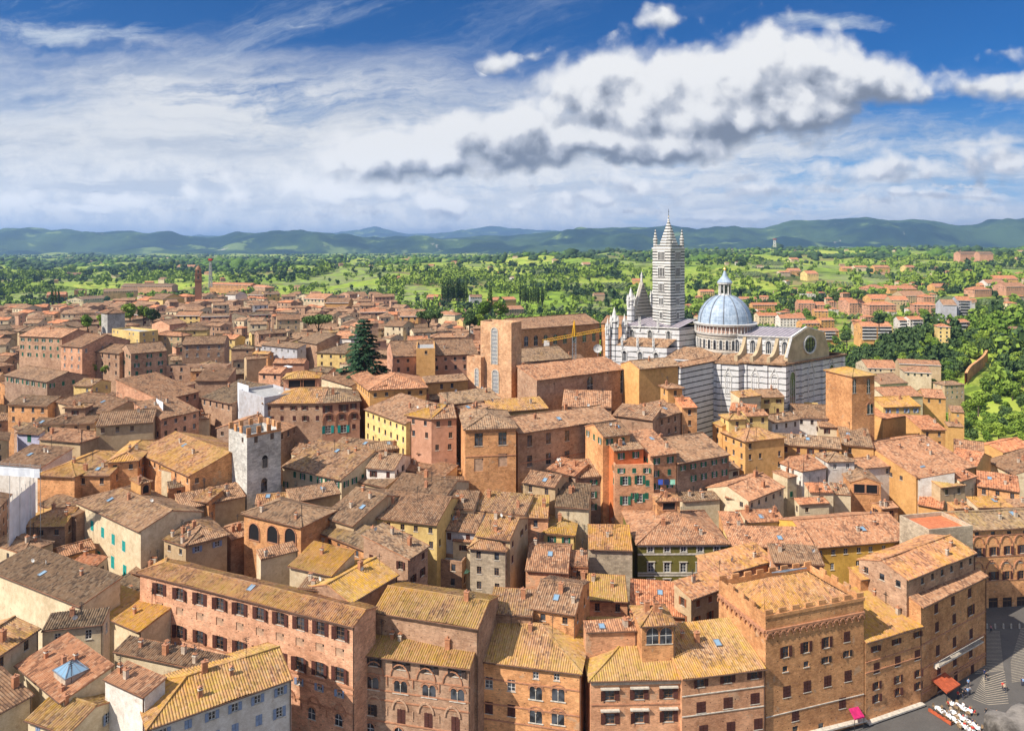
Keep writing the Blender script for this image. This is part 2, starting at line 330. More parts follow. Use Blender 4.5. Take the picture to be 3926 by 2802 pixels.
# ------------------------------------------------------------------ mesh helpers
class MB:
    def __init__(s): s.v = []; s.f = []; s.uv = []; s.mi = []; s.mats = []
    def mat(s, name):
        if name not in s.mats: s.mats.append(name)
        return s.mats.index(name)
    def face(s, pts, m, uv=None):
        b = len(s.v); s.v.extend([tuple(p) for p in pts]); s.f.append(tuple(range(b, b+len(pts))))
        if uv is None:
            p0 = Vector(pts[0]); n = (Vector(pts[1])-p0).cross(Vector(pts[-1])-p0)
            if abs(n.z) > .8*n.length: uv = [(p[0], p[1]) for p in pts]
            else:
                h = Vector((-n.y, n.x, 0)).normalized() if n.length > 1e-9 else Vector((1, 0, 0))
                uv = [(Vector(p).dot(h), p[2]) for p in pts]
        s.uv.extend(uv); s.mi.append(s.mat(m))
    def box(s, x0, y0, z0, x1, y1, z1, m, skip=''):
        P = [(x0, y0, z0), (x1, y0, z0), (x1, y1, z0), (x0, y1, z0), (x0, y0, z1), (x1, y0, z1), (x1, y1, z1), (x0, y1, z1)]
        for k, q in (('f', (0, 1, 5, 4)), ('r', (1, 2, 6, 5)), ('b', (2, 3, 7, 6)), ('l', (3, 0, 4, 7)), ('t', (4, 5, 6, 7)), ('d', (3, 2, 1, 0))):
            if k not in skip: s.face([P[i] for i in q], m)
    def prism(s, prof, y0, y1, m, axis='y'):           # profile in (x,z), swept along y
        n = len(prof)
        def q(p, y): return (p[0], y, p[1]) if axis == 'y' else (y, p[0], p[1])
        s.face([q(p, y0) for p in prof], m); s.face([q(p, y1) for p in reversed(prof)], m)
        for i in range(n):
            a, b = prof[i], prof[(i+1) % n]; s.face([q(a, y0), q(a, y1), q(b, y1), q(b, y0)], m)
    def cyl(s, x, y, z0, z1, r0, r1, m, n=10, cap=True, ph=0):
        c = [(math.cos(ph+2*math.pi*i/n), math.sin(ph+2*math.pi*i/n)) for i in range(n)]
        for i in range(n):
            a, b = c[i], c[(i+1) % n]
            P = [(x+a[0]*r0, y+a[1]*r0, z0), (x+b[0]*r0, y+b[1]*r0, z0), (x+b[0]*r1, y+b[1]*r1, z1), (x+a[0]*r1, y+a[1]*r1, z1)]
            if r1 < 1e-4: P = P[:3]
            s.face(P, m)
        if cap and r1 > 1e-4: s.face([(x+a[0]*r1, y+a[1]*r1, z1) for a in c], m)
    def bar(s, a, b, w_, m):
        a = Vector(a); b = Vector(b); d = (b-a).normalized(); u = d.cross(Vector((0, 0, 1)) if abs(d.z) < .9 else Vector((1, 0, 0))).normalized()*w_/2; v = d.cross(u).normalized()*w_/2
        A = [a+u+v, a-u+v, a-u-v, a+u-v]; B = [b+u+v, b-u+v, b-u-v, b+u-v]
        for i in range(4): s.face([A[i], A[(i+1) % 4], B[(i+1) % 4], B[i]], m)
        s.face(A[::-1], m); s.face(B, m)
    def mesh(s, name):
        me = bpy.data.meshes.new(name); me.from_pydata(s.v, [], s.f)
        for mm in s.mats: me.materials.append(MATS[mm])
        me.polygons.foreach_set('material_index', s.mi)
        ul = me.uv_layers.new(name='UVMap'); ul.data.foreach_set('uv', np.array(s.uv, 'f').ravel())
        me.update(); return me
    def build(s, name, parent=None, color=None, loc=None):
        return link(name, s.mesh(name), parent, color, loc)
def link(name, me, parent=None, color=None, loc=None, rz=0, scale=None):
    o = bpy.data.objects.new(name, me); COL.objects.link(o)
    if parent is not None: o.parent = parent
    if color is not None: o.color = (*color, 1)
    if loc is not None: o.location = loc
    if rz: o.rotation_euler = (0, 0, rz)
    if scale is not None: o.scale = scale
    return o
def empty(name, loc, rz=0):
    o = bpy.data.objects.new(name, None); COL.objects.link(o); o.location = loc; o.rotation_euler = (0, 0, rz); o.empty_display_size = .5
    return o
def tag(o, label=None, cat=None, group=None, kind=None):
    if label: o['label'] = label
    if cat: o['category'] = cat
    if group: o['group'] = group
    if kind: o['kind'] = kind
    return o

def roof_face(mb, poly, corr, rng, m='roof', amp=.15):
    """poly: planar polygon (list of Vector), corrugated into tile columns running down the slope"""
    P = [Vector(p) for p in poly]
    n = Vector((0, 0, 0))
    for i in range(len(P)): n += P[i].cross(P[(i+1) % len(P)])
    n.normalize()
    if n.z < 0: n = -n; P = P[::-1]
    ud = Vector((0, 0, 1)).cross(n)
    ud = ud.normalized() if ud.length > 1e-4 else Vector((1, 0, 0))
    vd = n.cross(ud)
    o = P[0]; q = [((p-o).dot(ud), (p-o).dot(vd)) for p in P]
    if corr <= 0:
        mb.face(P, m, uv=[(a, b) for a, b in q]); return
    us = [a for a, b in q]; u0, u1 = min(us), max(us)
    if u1-u0 < .2: return
    ncol = max(1, round((u1-u0)/corr)); st = (u1-u0)/ncol
    cuts = set([round(u0+st*(k+f), 4) for k in range(ncol) for f in (0, .22, .5, .78)]+[round(u1, 4)]+[round(a, 4) for a in us])
    cuts = sorted(cuts)
    span = max(b for a, b in q)-min(b for a, b in q); nr = max(1, int(span/1.6))
    v00 = min(b for a, b in q); vs = span or 1
    def rng_at(u):
        lo, hi = 1e9, -1e9
        for i in range(len(q)):
            (a, b), (c, d) = q[i], q[(i+1) % len(q)]
            if abs(a-c) < 1e-6:
                if abs(u-a) < 1e-3: lo = min(lo, b, d); hi = max(hi, b, d)
                continue
            t_ = (u-a)/(c-a)
            if -1e-4 <= t_ <= 1.0001:
                v = b+(d-b)*t_; lo = min(lo, v); hi = max(hi, v)
        return lo, hi
    ph = rng.random()*6; base = len(mb.v); mi = mb.mat(m); rows = []
    cj = {}
    for u in cuts:
        lo, hi = rng_at(u)
        if lo > hi: lo = hi = 0
        k = ((u-u0)/st) % 1; up = .12 < k < .88; up = 1.0 if .4 < k < .6 else (.72 if up else 0)
        ci = int((u-u0)/st)
        r = []
        for j in range(nr+1):
            v = lo+(hi-lo)*j/nr
            jit = cj.setdefault((ci, j), rng.uniform(-.022, .022))
            sag = .08*math.sin(u*.45+ph)+.06*math.sin((v+u*.4)*.8+ph*2)-.05
            p = o+ud*u+vd*v+n*(amp*up+jit+sag)
            mb.v.append(tuple(p)); r.append((len(mb.v)-1, (u, v)))
        rows.append(r)
    for i in range(len(rows)-1):
        a, b = rows[i], rows[i+1]
        for j in range(nr):
            mb.f.append((a[j][0], b[j][0], b[j+1][0], a[j+1][0])); mb.uv.extend([((q_[0]-u0)/st*.42, q_[1]) for q_ in (a[j][1], b[j][1], b[j+1][1], a[j+1][1])]); mb.mi.append(mi)

def clamp01(x): return max(0, min(1, x))
# ------------------------------------------------------------------ windows (local: x along the wall, z up, outward is -y)
SHC = {'b': 'shut_brown', 'g': 'shut_green', 't': 'shut_teal', 'u': 'shut_blue', 'k': 'shut_dark', 'r': 'shut_rust', 'y': 'shut_yellow'}
_cache = {}
def cached(key, fn):
    if key not in _cache: _cache[key] = fn()
    return _cache[key]
def arch_pts(w_, z0, z1, n=7, pointed=False):
    r = w_/2; P = [(-r, z0), (r, z0)]
    for i in range(n+1):
        a = math.pi*i/n
        x = r*math.cos(a); z = (z1-r)+r*math.sin(a)*(1.25 if pointed else 1)
        P.append((x, z))
    return P
def win_mesh(style, w_, h, col):
    """style letter, returns window mesh; pane sits at +y (recessed)"""
    mb = MB(); a = w_/2; b = h/2
    fr = {'w': 'frame_white', 'n': 'frame_brown'}.get(col, 'frame_white' if col in 'gtu' else 'frame_brown')
    if style in ('o', 'w', 'd', 't'):                 # glazed window in its recess, frame, mullions, sill
        d = .16
        mb.face([(-a, d, -b), (a, d, -b), (a, d, b), (-a, d, b)], 'glass')
        f = .085
        if style != 'd':
            for (x0, x1, z0, z1) in ((-a, -a+f, -b, b), (a-f, a, -b, b), (-a+f, a-f, b-f, b), (-a+f, a-f, -b, -b+f), (-.045, .045, -b+f, b-f)):
                mb.box(x0, d-.06, z0, x1, d-.01, z1, fr, 'b')
            k = 2 if h > 1.5 else 1
            for i in range(k):
                z = -b+h*(i+1)/(k+1); mb.box(-a+f, d-.045, z-.03, a-f, d-.012, z+.03, fr, 'b')
        mb.box(-a-.12, -.10, -b-.12, a+.12, .05, -b, 'travertine')
        if style == 't':
            t_ = .24
            mb.box(-a-t_, -.07, -b, -a, .03, b, 'travertine'); mb.box(a, -.07, -b, a+t_, .03, b, 'travertine')
            mb.box(-a-t_, -.07, b, a+t_, .03, b+t_, 'travertine'); mb.box(-a-t_-.12, -.22, b+t_, a+t_+.12, .03, b+t_+.14, 'travertine')
            mb.box(-a-t_-.05, -.14, -b-.2, a+t_+.05, .03, -b, 'travertine')
    elif style == 'c':                                # closed louvred shutters
        sc = SHC.get(col, 'shut_brown')
        for s in (-1, 1):
            x0, x1 = (-a, -.02) if s < 0 else (.02, a)
            mb.box(x0, -.02, -b, x1, .05, b, sc, 'b')
            for i in range(3):
                z = -b+h*(i+.5)/3; mb.box(x0+.05, -.05, z-h*.12, x1-.05, -.02, z+h*.12, sc, 'b')
        mb.box(-a-.1, -.08, -b-.1, a+.1, .05, -b, 'travertine')
    elif style == 'n':                                # blind niche
        mb.face([(-a, .12, -b), (a, .12, -b), (a, .12, b), (-a, .12, b)], 'niche')
        mb.box(a-.35, .06, b-.45, a-.05, .12, b-.1, 'dark', 'b')
    elif style in ('a', 'p'):                         # single arched light
        P_ = arch_pts(w_, -b, b, pointed=style == 'p')
        mb.face([(x, -.02, z) for x, z in P_], 'glass')
        for i in range(2, len(P_)-1):
            mb.bar((P_[i][0]*1.12, -.03, P_[i][1]+.06), (P_[i+1][0]*1.12, -.03, P_[i+1][1]+.06), .2, 'brick_trim' if col != 's' else 'travertine')
        mb.box(-a-.15, -.1, -b-.14, a+.15, .02, -b, 'travertine'); mb.box(-.04, -.05, -b, .04, -.01, b-.1, fr)
        mb.box(-a, -.05, -.04, a, -.01, .04, fr)
    elif style == 'q':                                # three-light gothic window, slim
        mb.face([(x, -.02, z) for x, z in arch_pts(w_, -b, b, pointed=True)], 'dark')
        for x in (-w_/6, w_/6): mb.cyl(x, -.08, -b, b-a*.8, .06, .06, 'travertine', 6)
        for s in (-1, 1): mb.box(s*a-.1, -.12, -b, s*a+.1, .02, b-a, 'travertine')
    elif style == 'b':                                # bifora under a relieving arch
        r = w_/4
        for s in (-1, 1):
            mb.face([(s*r+x*.88, -.02, z) for x, z in arch_pts(w_/2, -b, b)], 'glass')
            pp = arch_pts(w_/2, -b, b)[2:]
            for i in range(len(pp)-1): mb.bar((s*r+pp[i][0], -.05, pp[i][1]+.05), (s*r+pp[i+1][0], -.05, pp[i+1][1]+.05), .16, 'brick_trim')
        mb.cyl(0, -.07, -b, b-r, .07, .07, 'travertine', 8); mb.box(-.13, -.16, b-r-.1, .13, .02, b-r+.08, 'travertine')
        mb.box(-a-.2, -.14, -b-.16, a+.2, .02, -b, 'travertine')
        n = 12
        for i in range(n):
            t0, t1 = math.pi*i/n, math.pi*(i+1)/n
            mb.bar(((a+.2)*math.cos(t0), -.03, b-r+(a*.95)*math.sin(t0)), ((a+.2)*math.cos(t1), -.03, b-r+(a*.95)*math.sin(t1)), .17, 'brick_trim')
    elif style == 'A':                                # tall blocked arch with horizontal ribs
        P_ = arch_pts(w_, -b, b, 9)
        mb.face([(x, -.03, z) for x, z in P_], 'concrete')
        for i in range(1, len(P_)):
            c0, c1 = P_[i], P_[(i+1) % len(P_)]; mb.bar((c0[0]*1.1, -.08, c0[1]), (c1[0]*1.1, -.08, c1[1]), .28, 'travertine')
        for k in range(int(h/1.3)): mb.box(-a+.1, -.1, -b+1.3*k+.6, a-.1, -.03, -b+1.3*k+.85, 'lead')
    elif style == 'D':                                # shop or house door
        mb.face([(-a, .1, -b), (a, .1, -b), (a, .1, b), (-a, .1, b)], 'glass' if col == 'w' else 'shut_dark')
        mb.box(-.03, .05, -b, .03, .1, b, 'frame_brown'); mb.box(-a, .04, b*.45, a, .1, b*.55, 'frame_brown')
    return mb.mesh('window')
def shut_mesh(w_, h, col):
    mb = MB(); sc = SHC[col]
    mb.box(0, -.05, -h/2, w_, -.005, h/2, sc)
    for i in range(3):
        z = -h/2+h*(i+.5)/3; mb.box(.05, -.075, z-h*.12, w_-.05, -.05, z+h*.12, sc, 'b')
    return mb.mesh('shutter')
HOLE = set('owdntcD')

# ------------------------------------------------------------------ buildings
WALLC = {  # code: (kind, base colour)
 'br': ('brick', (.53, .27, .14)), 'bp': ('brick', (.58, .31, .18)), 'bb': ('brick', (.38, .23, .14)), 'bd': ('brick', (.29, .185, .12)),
 'bo': ('brick', (.56, .275, .115)), 'or': ('plaster', (.60, .335, .125)), 'ye': ('plaster', (.68, .50, .20)), 'cr': ('plaster', (.62, .51, .34)), 'sa': ('plaster', (.50, .37, .22)),
 'pk': ('plaster', (.52, .28, .18)), 'wh': ('plaster', (.66, .62, .56)), 'gn': ('plaster', (.17, .15, .035)), 'lv': ('plaster', (.42, .42, .55)), 'rd': ('plaster', (.62, .20, .07)),
 'st': ('stone', (.40, .385, .36)), 'sy': ('stone', (.44, .35, .25)), 'gy': ('plaster', (.42, .42, .44)), 'vy': ('plaster', (.62, .38, .08))}
ROOFC = {'Y': (1.0, .35, 1.08), 'y': (.68, .15, .98), 't': (.32, .22, .98), 'r': (.22, .50, 1.10), 'R': (.06, .9, 1.15), 'b': (.16, .22, .74), 'g': (.22, .0, .68), 'O': (.98, .5, 1.1)}  # brown, grey and tan tiles dimmed, cloud shade put into their brightness
OCC_V, OCC_F = [], []
def occ(polys):
    for p in polys:
        b = len(OCC_V); OCC_V.extend([Vector(q) for q in p]); OCC_F.append(tuple(range(b, b+len(p))))
BLD = []
class Bld: pass
def hfun(b, x, y):
    s, W_, D = b.s, b.W, b.D
    return {'g': lambda: s*min(y, D-y), 's': lambda: s*y, 'h': lambda: s*min(x, W_-x, y, D-y), 'p': lambda: s*min(x, W_-x), 'l': lambda: s*min(y, D-y, x),
            'r': lambda: s*min(y, D-y, W_-x), 'f': lambda: 0, 'c': lambda: 0}[b.t]()
def roof_polys(b):
    W_, D = b.W, b.D; h = D/2; w2 = W_/2
    def P(*q): return [Vector((x, y, b.Z+hfun(b, x, y))) for x, y in q]
    t = b.t
    if t == 'g': return [P((0, 0), (W_, 0), (W_, h), (0, h)), P((W_, D), (0, D), (0, h), (W_, h))], [((0, h), (W_, h))]
    if t == 's': return [P((0, 0), (W_, 0), (W_, D), (0, D))], []
    if t == 'p': return [P((0, D), (0, 0), (w2, 0), (w2, D)), P((W_, 0), (W_, D), (w2, D), (w2, 0))], [((w2, 0), (w2, D))]
    if t == 'h' or (t in 'lr' and W_ < h*1.2):
        b.t = 'h'
        if W_ >= D: a, c = (h, h), (W_-h, h)
        else: a, c = (w2, w2), (w2, D-w2)
        if W_ >= D: return [P((0, 0), (W_, 0), c, a), P((W_, 0), (W_, D), c), P((W_, D), (0, D), a, c), P((0, D), (0, 0), a)], [(a, c), ((0, 0), a), ((0, D), a), ((W_, 0), c), ((W_, D), c)]
        return [P((0, 0), (W_, 0), a), P((W_, 0), (W_, D), c, a), P((W_, D), (0, D), c), P((0, D), (0, 0), a, c)], [(a, c), ((0, 0), a), ((W_, 0), a), ((0, D), c), ((W_, D), c)]
    if t == 'l': a = (h, h); return [P((0, 0), (W_, 0), (W_, h), a), P((W_, D), (0, D), a, (W_, h)), P((0, D), (0, 0), a)], [(a, (W_, h)), ((0, 0), a), ((0, D), a)]
    if t == 'r': a = (W_-h, h); return [P((0, 0), (W_, 0), a, (0, h)), P((W_, D), (0, D), (0, h), a), P((W_, 0), (W_, D), a)], [(a, (0, h)), ((W_, 0), a), ((W_, D), a)]
    return [], []
def setup(b):
    b.rz = math.atan2(b.ex.y, b.ex.x)
    b.ey = Vector((-b.ex.y, b.ex.x, 0))
    c = b.A+b.ex*(b.W/2)+b.ey*(b.D/2)
    b.c = c
    b.zg = getattr(b, 'zg', None) if getattr(b, 'zg', None) is not None else min(g1(*(b.A+b.ex*(b.W*i)+b.ey*(b.D*j)).to_2d()) for i in (0, 1) for j in (0, 1))
    b.base = Vector((b.A.x, b.A.y, b.zg))
    b.Z = b.A.z-b.zg
    b.s = b.s*(.75 if b.t == 's' else 1)
    b.M = Matrix.Translation(b.base) @ Matrix.Rotation(b.rz, 4, 'Z')
    b.ihx, b.ihy = {'g': (.12, .5), 's': (.12, .5), 'h': (.5, .5), 'p': (.5, .15), 'l': (.12, .5), 'r': (.12, .5), 'f': (0, 0), 'c': (0, 0)}[b.t]
    if b.W < 5 or b.D < 5: b.ihx *= .6; b.ihy *= .6
    b.rp, b.rl = roof_polys(b)
    if b.t == 'f': b.zt = b.Z
    # flat wall outlines: side -> (origin, dir, length, top profile)
    x0, x1, y0, y1 = b.ihx, b.W-b.ihx, b.ihy, b.D-b.ihy
    if b.t in 'lr':
        if b.t == 'l': x0 = b.ihy
        else: x1 = b.W-b.ihy
    def top(x, y): return b.Z+(hfun(b, x, y)-.12 if b.t not in 'fc' else 0)
    b.sides = {}
    for k, (p, q) in {'F': ((x0, y0), (x1, y0)), 'R': ((x1, y0), (x1, y1)), 'B': ((x1, y1), (x0, y1)), 'L': ((x0, y1), (x0, y0))}.items():
        L_ = math.hypot(q[0]-p[0], q[1]-p[1]); mid = ((p[0]+q[0])/2, (p[1]+q[1])/2)
        prof = [(0, top(*p))]
        if b.t in 'gplr' and top(*mid) > max(top(*p), top(*q))+.05 and not (b.t == 'l' and k == 'L') and not (b.t == 'r' and k == 'R'): prof.append((L_/2, top(*mid)))
        prof.append((L_, top(*q)))
        b.sides[k] = (Vector((*p, 0)), Vector((q[0]-p[0], q[1]-p[1], 0)).normalized(), L_, prof)
    b.z0 = -6.0
    wp_ = []
    for k, (o, d, L_, prof) in b.sides.items():
        wp_.append([b.M @ (o+Vector((0, 0, b.z0))), b.M @ (o+d*L_+Vector((0, 0, b.z0)))]+[b.M @ (o+d*x+Vector((0, 0, z))) for x, z in reversed(prof)])
    rp = [[b.M @ p for p in q] for q in b.rp] or [[b.M @ Vector((x, y, b.Z-(.9 if b.t == 'f' else 2.2))) for x, y in ((0, 0), (b.W, 0), (b.W, b.D), (0, b.D))]]
    b.wins = []
    occ(wp_); occ(rp)
    BLD.append(b)
    return b
def parse(line):
    f_ = line.split('|')
    if len(f_) < 9: raise ValueError(line)
    tl, pts, vt, t, hz, wall, roof, win, label = f_[:9]; opt = dict(kv.split('=') for kv in f_[9].split(',')) if len(f_) > 9 and f_[9] else {}
    x1, y1, x2, y2 = map(float, pts.split(','))
    b = Bld(); b.t = t; b.s = float(opt.get('s', .33))
    def zsolve(x, y):
        if hz[0] == 'z': return float(hz[1:])
        h = float(hz[1:]); z = 30+h
        for _ in range(12):
            p = at_z(tl, x, y, z); z = .5*z+.5*(g1(p.x, p.y)+h)
        return z
    if 'Y' in opt:                                    # distance given instead of height
        A = at_y(tl, x1, y1, float(opt['Y'])); Z = A.z; B = at_z(tl, x2, y2, Z)
    else:
        Z = zsolve((x1+x2)/2, (y1+y2)/2); A = at_z(tl, x1, y1, Z); B = at_z(tl, x2, y2, Z)
    b.A = A; d = B-A; d.z = 0; b.W = d.length; b.ex = d.normalized()
    if 'D' in opt: b.D = float(opt['D'])
    else:
        M_ = (A+B)/2; ny = b.ex.x; _, vv = src(tl, 0, float(vt)); q = vv-HV
        sl = b.s*(.75 if t == 's' else 1); 
        if t in 'fcp': sl = 0
        den = q*ny+F*sl; dd = (F*(EYE-Z)-q*M_.y)/den if abs(den) > 1 else 6
        b.D = max(3, min(26, dd*(1 if t in 'sfcp' else 2)))
        if dd < 0 and 'q' not in opt: print('NEGATIVE DEPTH', line)
    b.wall = WALLC[wall]; b.roof = ROOFC[roof]; b.win = win; b.label = label; b.cat = opt.get('c', 'house'); b.opt = opt; b.hand = True
    b.key = opt.get('k')
    if 'zg' in opt: b.zg = float(opt['zg'])
    b.far = b.A.y
    return setup(b)

# ---- windows on a building
BVH = None
def visible(p):
    for cx, cz in ((0, 0), (-7, 1), (7, 1)):
        o = Vector((cx, 0, EYE+cz)); d = p-o; L_ = d.length; u = CX+d.x/d.y*F; v = HV-d.z/d.y*F
        if not (-40 < u < 3966 and v < 2850): return False
        h = BVH.ray_cast(o, d/L_, L_-.6)
        if h[0] is None: return True
    return False
def add_win(b, side, s, z, style, w_, h, col, force=False):
    o, d, L_, prof = b.sides[side]
    if s-w_/2 < .25 or s+w_/2 > L_-.25: return
    zt = min(prof[0][1], prof[-1][1])
    if len(prof) == 3 and style not in HOLE: zt = prof[1][1]
    if z+h/2 > zt-.12 or z-h/2 < b.z0+.5: return
    for (sd, s2, z2, st2, w2, h2, c2) in b.wins:
        if sd == side and abs(s-s2) < (w_+w2)/2+.1 and abs(z-z2) < (h+h2)/2+.1: return
    out = Vector((d.y, -d.x, 0)); p = b.M @ (o+d*s+Vector((0, 0, z))+out*.3)
    nrm = b.M.to_3x3() @ out
    if nrm.dot(Vector((0, 0, EYE))-p) < 0: return
    if not force and not (visible(p) or visible(p+Vector((0, 0, h*.4)))): return
    b.wins.append((side, s, z, style, w_, h, col))
def wrow(b, tile, x1, y1, x2, y2, n, style, w_, h, col, side='F'):
    o, d, L_, prof = b.sides[side]
    ow = b.M @ o; dw = b.M.to_3x3() @ d
    for i in range(n):
        t_ = i/(n-1) if n > 1 else 0
        a, c = ray(tile, x1+(x2-x1)*t_, y1+(y2-y1)*t_)
        # ray (a*Y, Y, EYE+c*Y) meets the wall plane
        den = dw.x-a*dw.y
        if abs(den) < 1e-6: continue
        s = (a*ow.y-ow.x)/den; Y = ow.y+dw.y*s; z = EYE+c*Y-b.zg
        s = max(w_/2+.3, min(L_-w_/2-.3, s))
        zt = min(prof[0][1], prof[-1][1])
        if z+h/2 > zt-.15: z = zt-.15-h/2
        add_win(b, side, s, z, style, w_, h, col, True)
def auto_wins(b, rng):
    wn = b.win
    if wn in ('-', ''): return
    col = wn[0]; nf = int(wn[1]) if len(wn) > 1 else 2
    for side in 'FRL':
        o, d, L_, prof = b.sides[side]
        n = int((L_-.8)/(3.0 if b.far < 260 else 3.4))
        if L_ > 2.4: n = max(1, n)
        if n < 1: continue
        zt = min(prof[0][1], prof[-1][1]); off = rng.uniform(-.3, .3)
        for f_ in range(nf):
            z = zt-1.55-f_*3.25; hh = 1.25 if f_ == 0 and rng.random() < .4 else 1.6
            for i in range(n):
                s = L_*(i+.5)/n+off*(f_ % 2)+rng.uniform(-.15, .15); k = rng.random()
                if k < .07: continue
                if col in 'nd': st, c = ('d' if rng.random() < .3 else 'o0'), 'n'
                elif col == 'w': st, c = 'w', 'w'
                else: st, c = ('c' if k > .6 else 'o'), col
                if side != 'F' and rng.random() < .35: continue
                if b.far > 480: add_win(b, side, s, z, 'd' if st[0] != 'c' else 'c', 1.35, 1.7, c)
                else: add_win(b, side, s, z, st[0] if st != 'o0' else 'w', 1.0, hh, c)
        if len(prof) == 3 and prof[1][1]-zt > 1.7 and side != 'L' and rng.random() < .5:
            pass

def wall_side(mb, b, side, mat):
    o, d, L_, prof = b.sides[side]
    zt = min(prof[0][1], prof[-1][1]); uo = {'F': 0, 'R': 37, 'B': 71, 'L': 113}[side]
    holes = [(s-w_/2, s+w_/2, z-h/2, z+h/2) for sd, s, z, st, w_, h, c in b.wins if sd == side and st in HOLE]
    def pt(x, z, inn=0): q = o+d*x; return (q.x-d.y*inn, q.y+d.x*inn, z)
    def quad(x0, x1, z0, z1): mb.face([pt(x0, z0), pt(x1, z0), pt(x1, z1), pt(x0, z1)], mat, uv=[(x0+uo, z0), (x1+uo, z0), (x1+uo, z1), (x0+uo, z1)])
    zs = sorted(set([b.z0, zt]+[round(v, 4) for h in holes for v in h[2:]]))
    for j in range(len(zs)-1):
        z0, z1 = zs[j], zs[j+1]; zc = (z0+z1)/2
        act = sorted((h[0], h[1]) for h in holes if h[2]-1e-3 < zc < h[3]+1e-3); x = 0
        for a, c in act:
            if a > x: quad(x, a, z0, z1)
            x = c
        quad(x, L_, z0, z1)
    dp = .18
    for x0, x1, z0, z1 in holes:
        for q in (((x0, z0), (x0, z1)), ((x0, z1), (x1, z1)), ((x1, z1), (x1, z0)), ((x1, z0), (x0, z0))):
            (a, c), (e_, g) = q; mb.face([pt(a, c), pt(a, c, dp), pt(e_, g, dp), pt(e_, g)], mat, uv=[(a+uo, c), (a+uo, c+dp), (e_+uo, g+dp), (e_+uo, g)])
    if len(prof) == 3 or abs(prof[0][1]-prof[-1][1]) > 1e-3:
        pts = [(0, zt), (L_, zt)]+[p for p in reversed(prof) if p[1] > zt+1e-3]
        mb.face([pt(*p) for p in pts], mat, uv=[(p[0]+uo, p[1]) for p in pts])
def chim_mesh(k):
    mb = MB(); m = ['brick_trim', 'mortar', 'cap'][k % 3]
    a, h = [(.35, 1.3), (.3, 1.0), (.42, 1.6), (.28, .9)][k % 4]
    mb.box(-a, -a*.8, -.6, a, a*.8, h, m, 'd'); mb.box(-a-.08, -a*.8-.08, h, a+.08, a*.8+.08, h+.1, 'travertine' if k % 2 else 'brick_trim')
    if k % 2: mb.box(-a*.8, -a*.6, h+.1, -a*.55, a*.6, h+.4, m); mb.box(a*.55, -a*.6, h+.1, a*.8, a*.6, h+.4, m); mb.prism([(-a-.1, h+.4), (a+.1, h+.4), (0, h+.62)], -a*.8, a*.8, 'cap')
    else: mb.cyl(0, 0, h+.1, h+.45, .14, .12, 'cap', 8)
    return mb.mesh('chimney')
def aerial_mesh(k):
    mb = MB(); h = 2.4+.5*k; mb.bar((0, 0, -.3), (0, 0, h), .07, 'iron')
    for i in range(3+k): z = h-.15-i*.28; mb.bar((-.55+.08*i, 0, z), (.55-.08*i, 0, z), .05, 'iron')
    mb.bar((0, -.5, h-.5), (0, .5, h-.5), .05, 'iron'); return mb.mesh('antenna')
def dish_mesh():
    mb = MB(); mb.bar((0, 0, -.3), (0, 0, .8), .07, 'iron')
    for i in range(10):
        a0, a1 = 2*math.pi*i/10, 2*math.pi*(i+1)/10; mb.face([(0, -.05, .8), (.42*math.cos(a0), -.18, .8+.42*math.sin(a0)), (.42*math.cos(a1), -.18, .8+.42*math.sin(a1))], 'frame_white')
    return mb.mesh('small_dish')
def skyl_mesh():
    mb = MB(); mb.box(-.5, -.7, -.1, .5, .7, .14, 'lead', 'dt'); mb.face([(-.5, -.7, .14), (.5, -.7, .14), (.5, .7, .14), (-.5, .7, .14)], 'skyglass')
    for s in (-1, 1): mb.box(s*.5-.05, -.75, .1, s*.5+.05, .75, .2, 'lead'); mb.box(-.5, s*.7-.05, .1, .5, s*.7+.05, .2, 'lead')
    return mb.mesh('skylight')
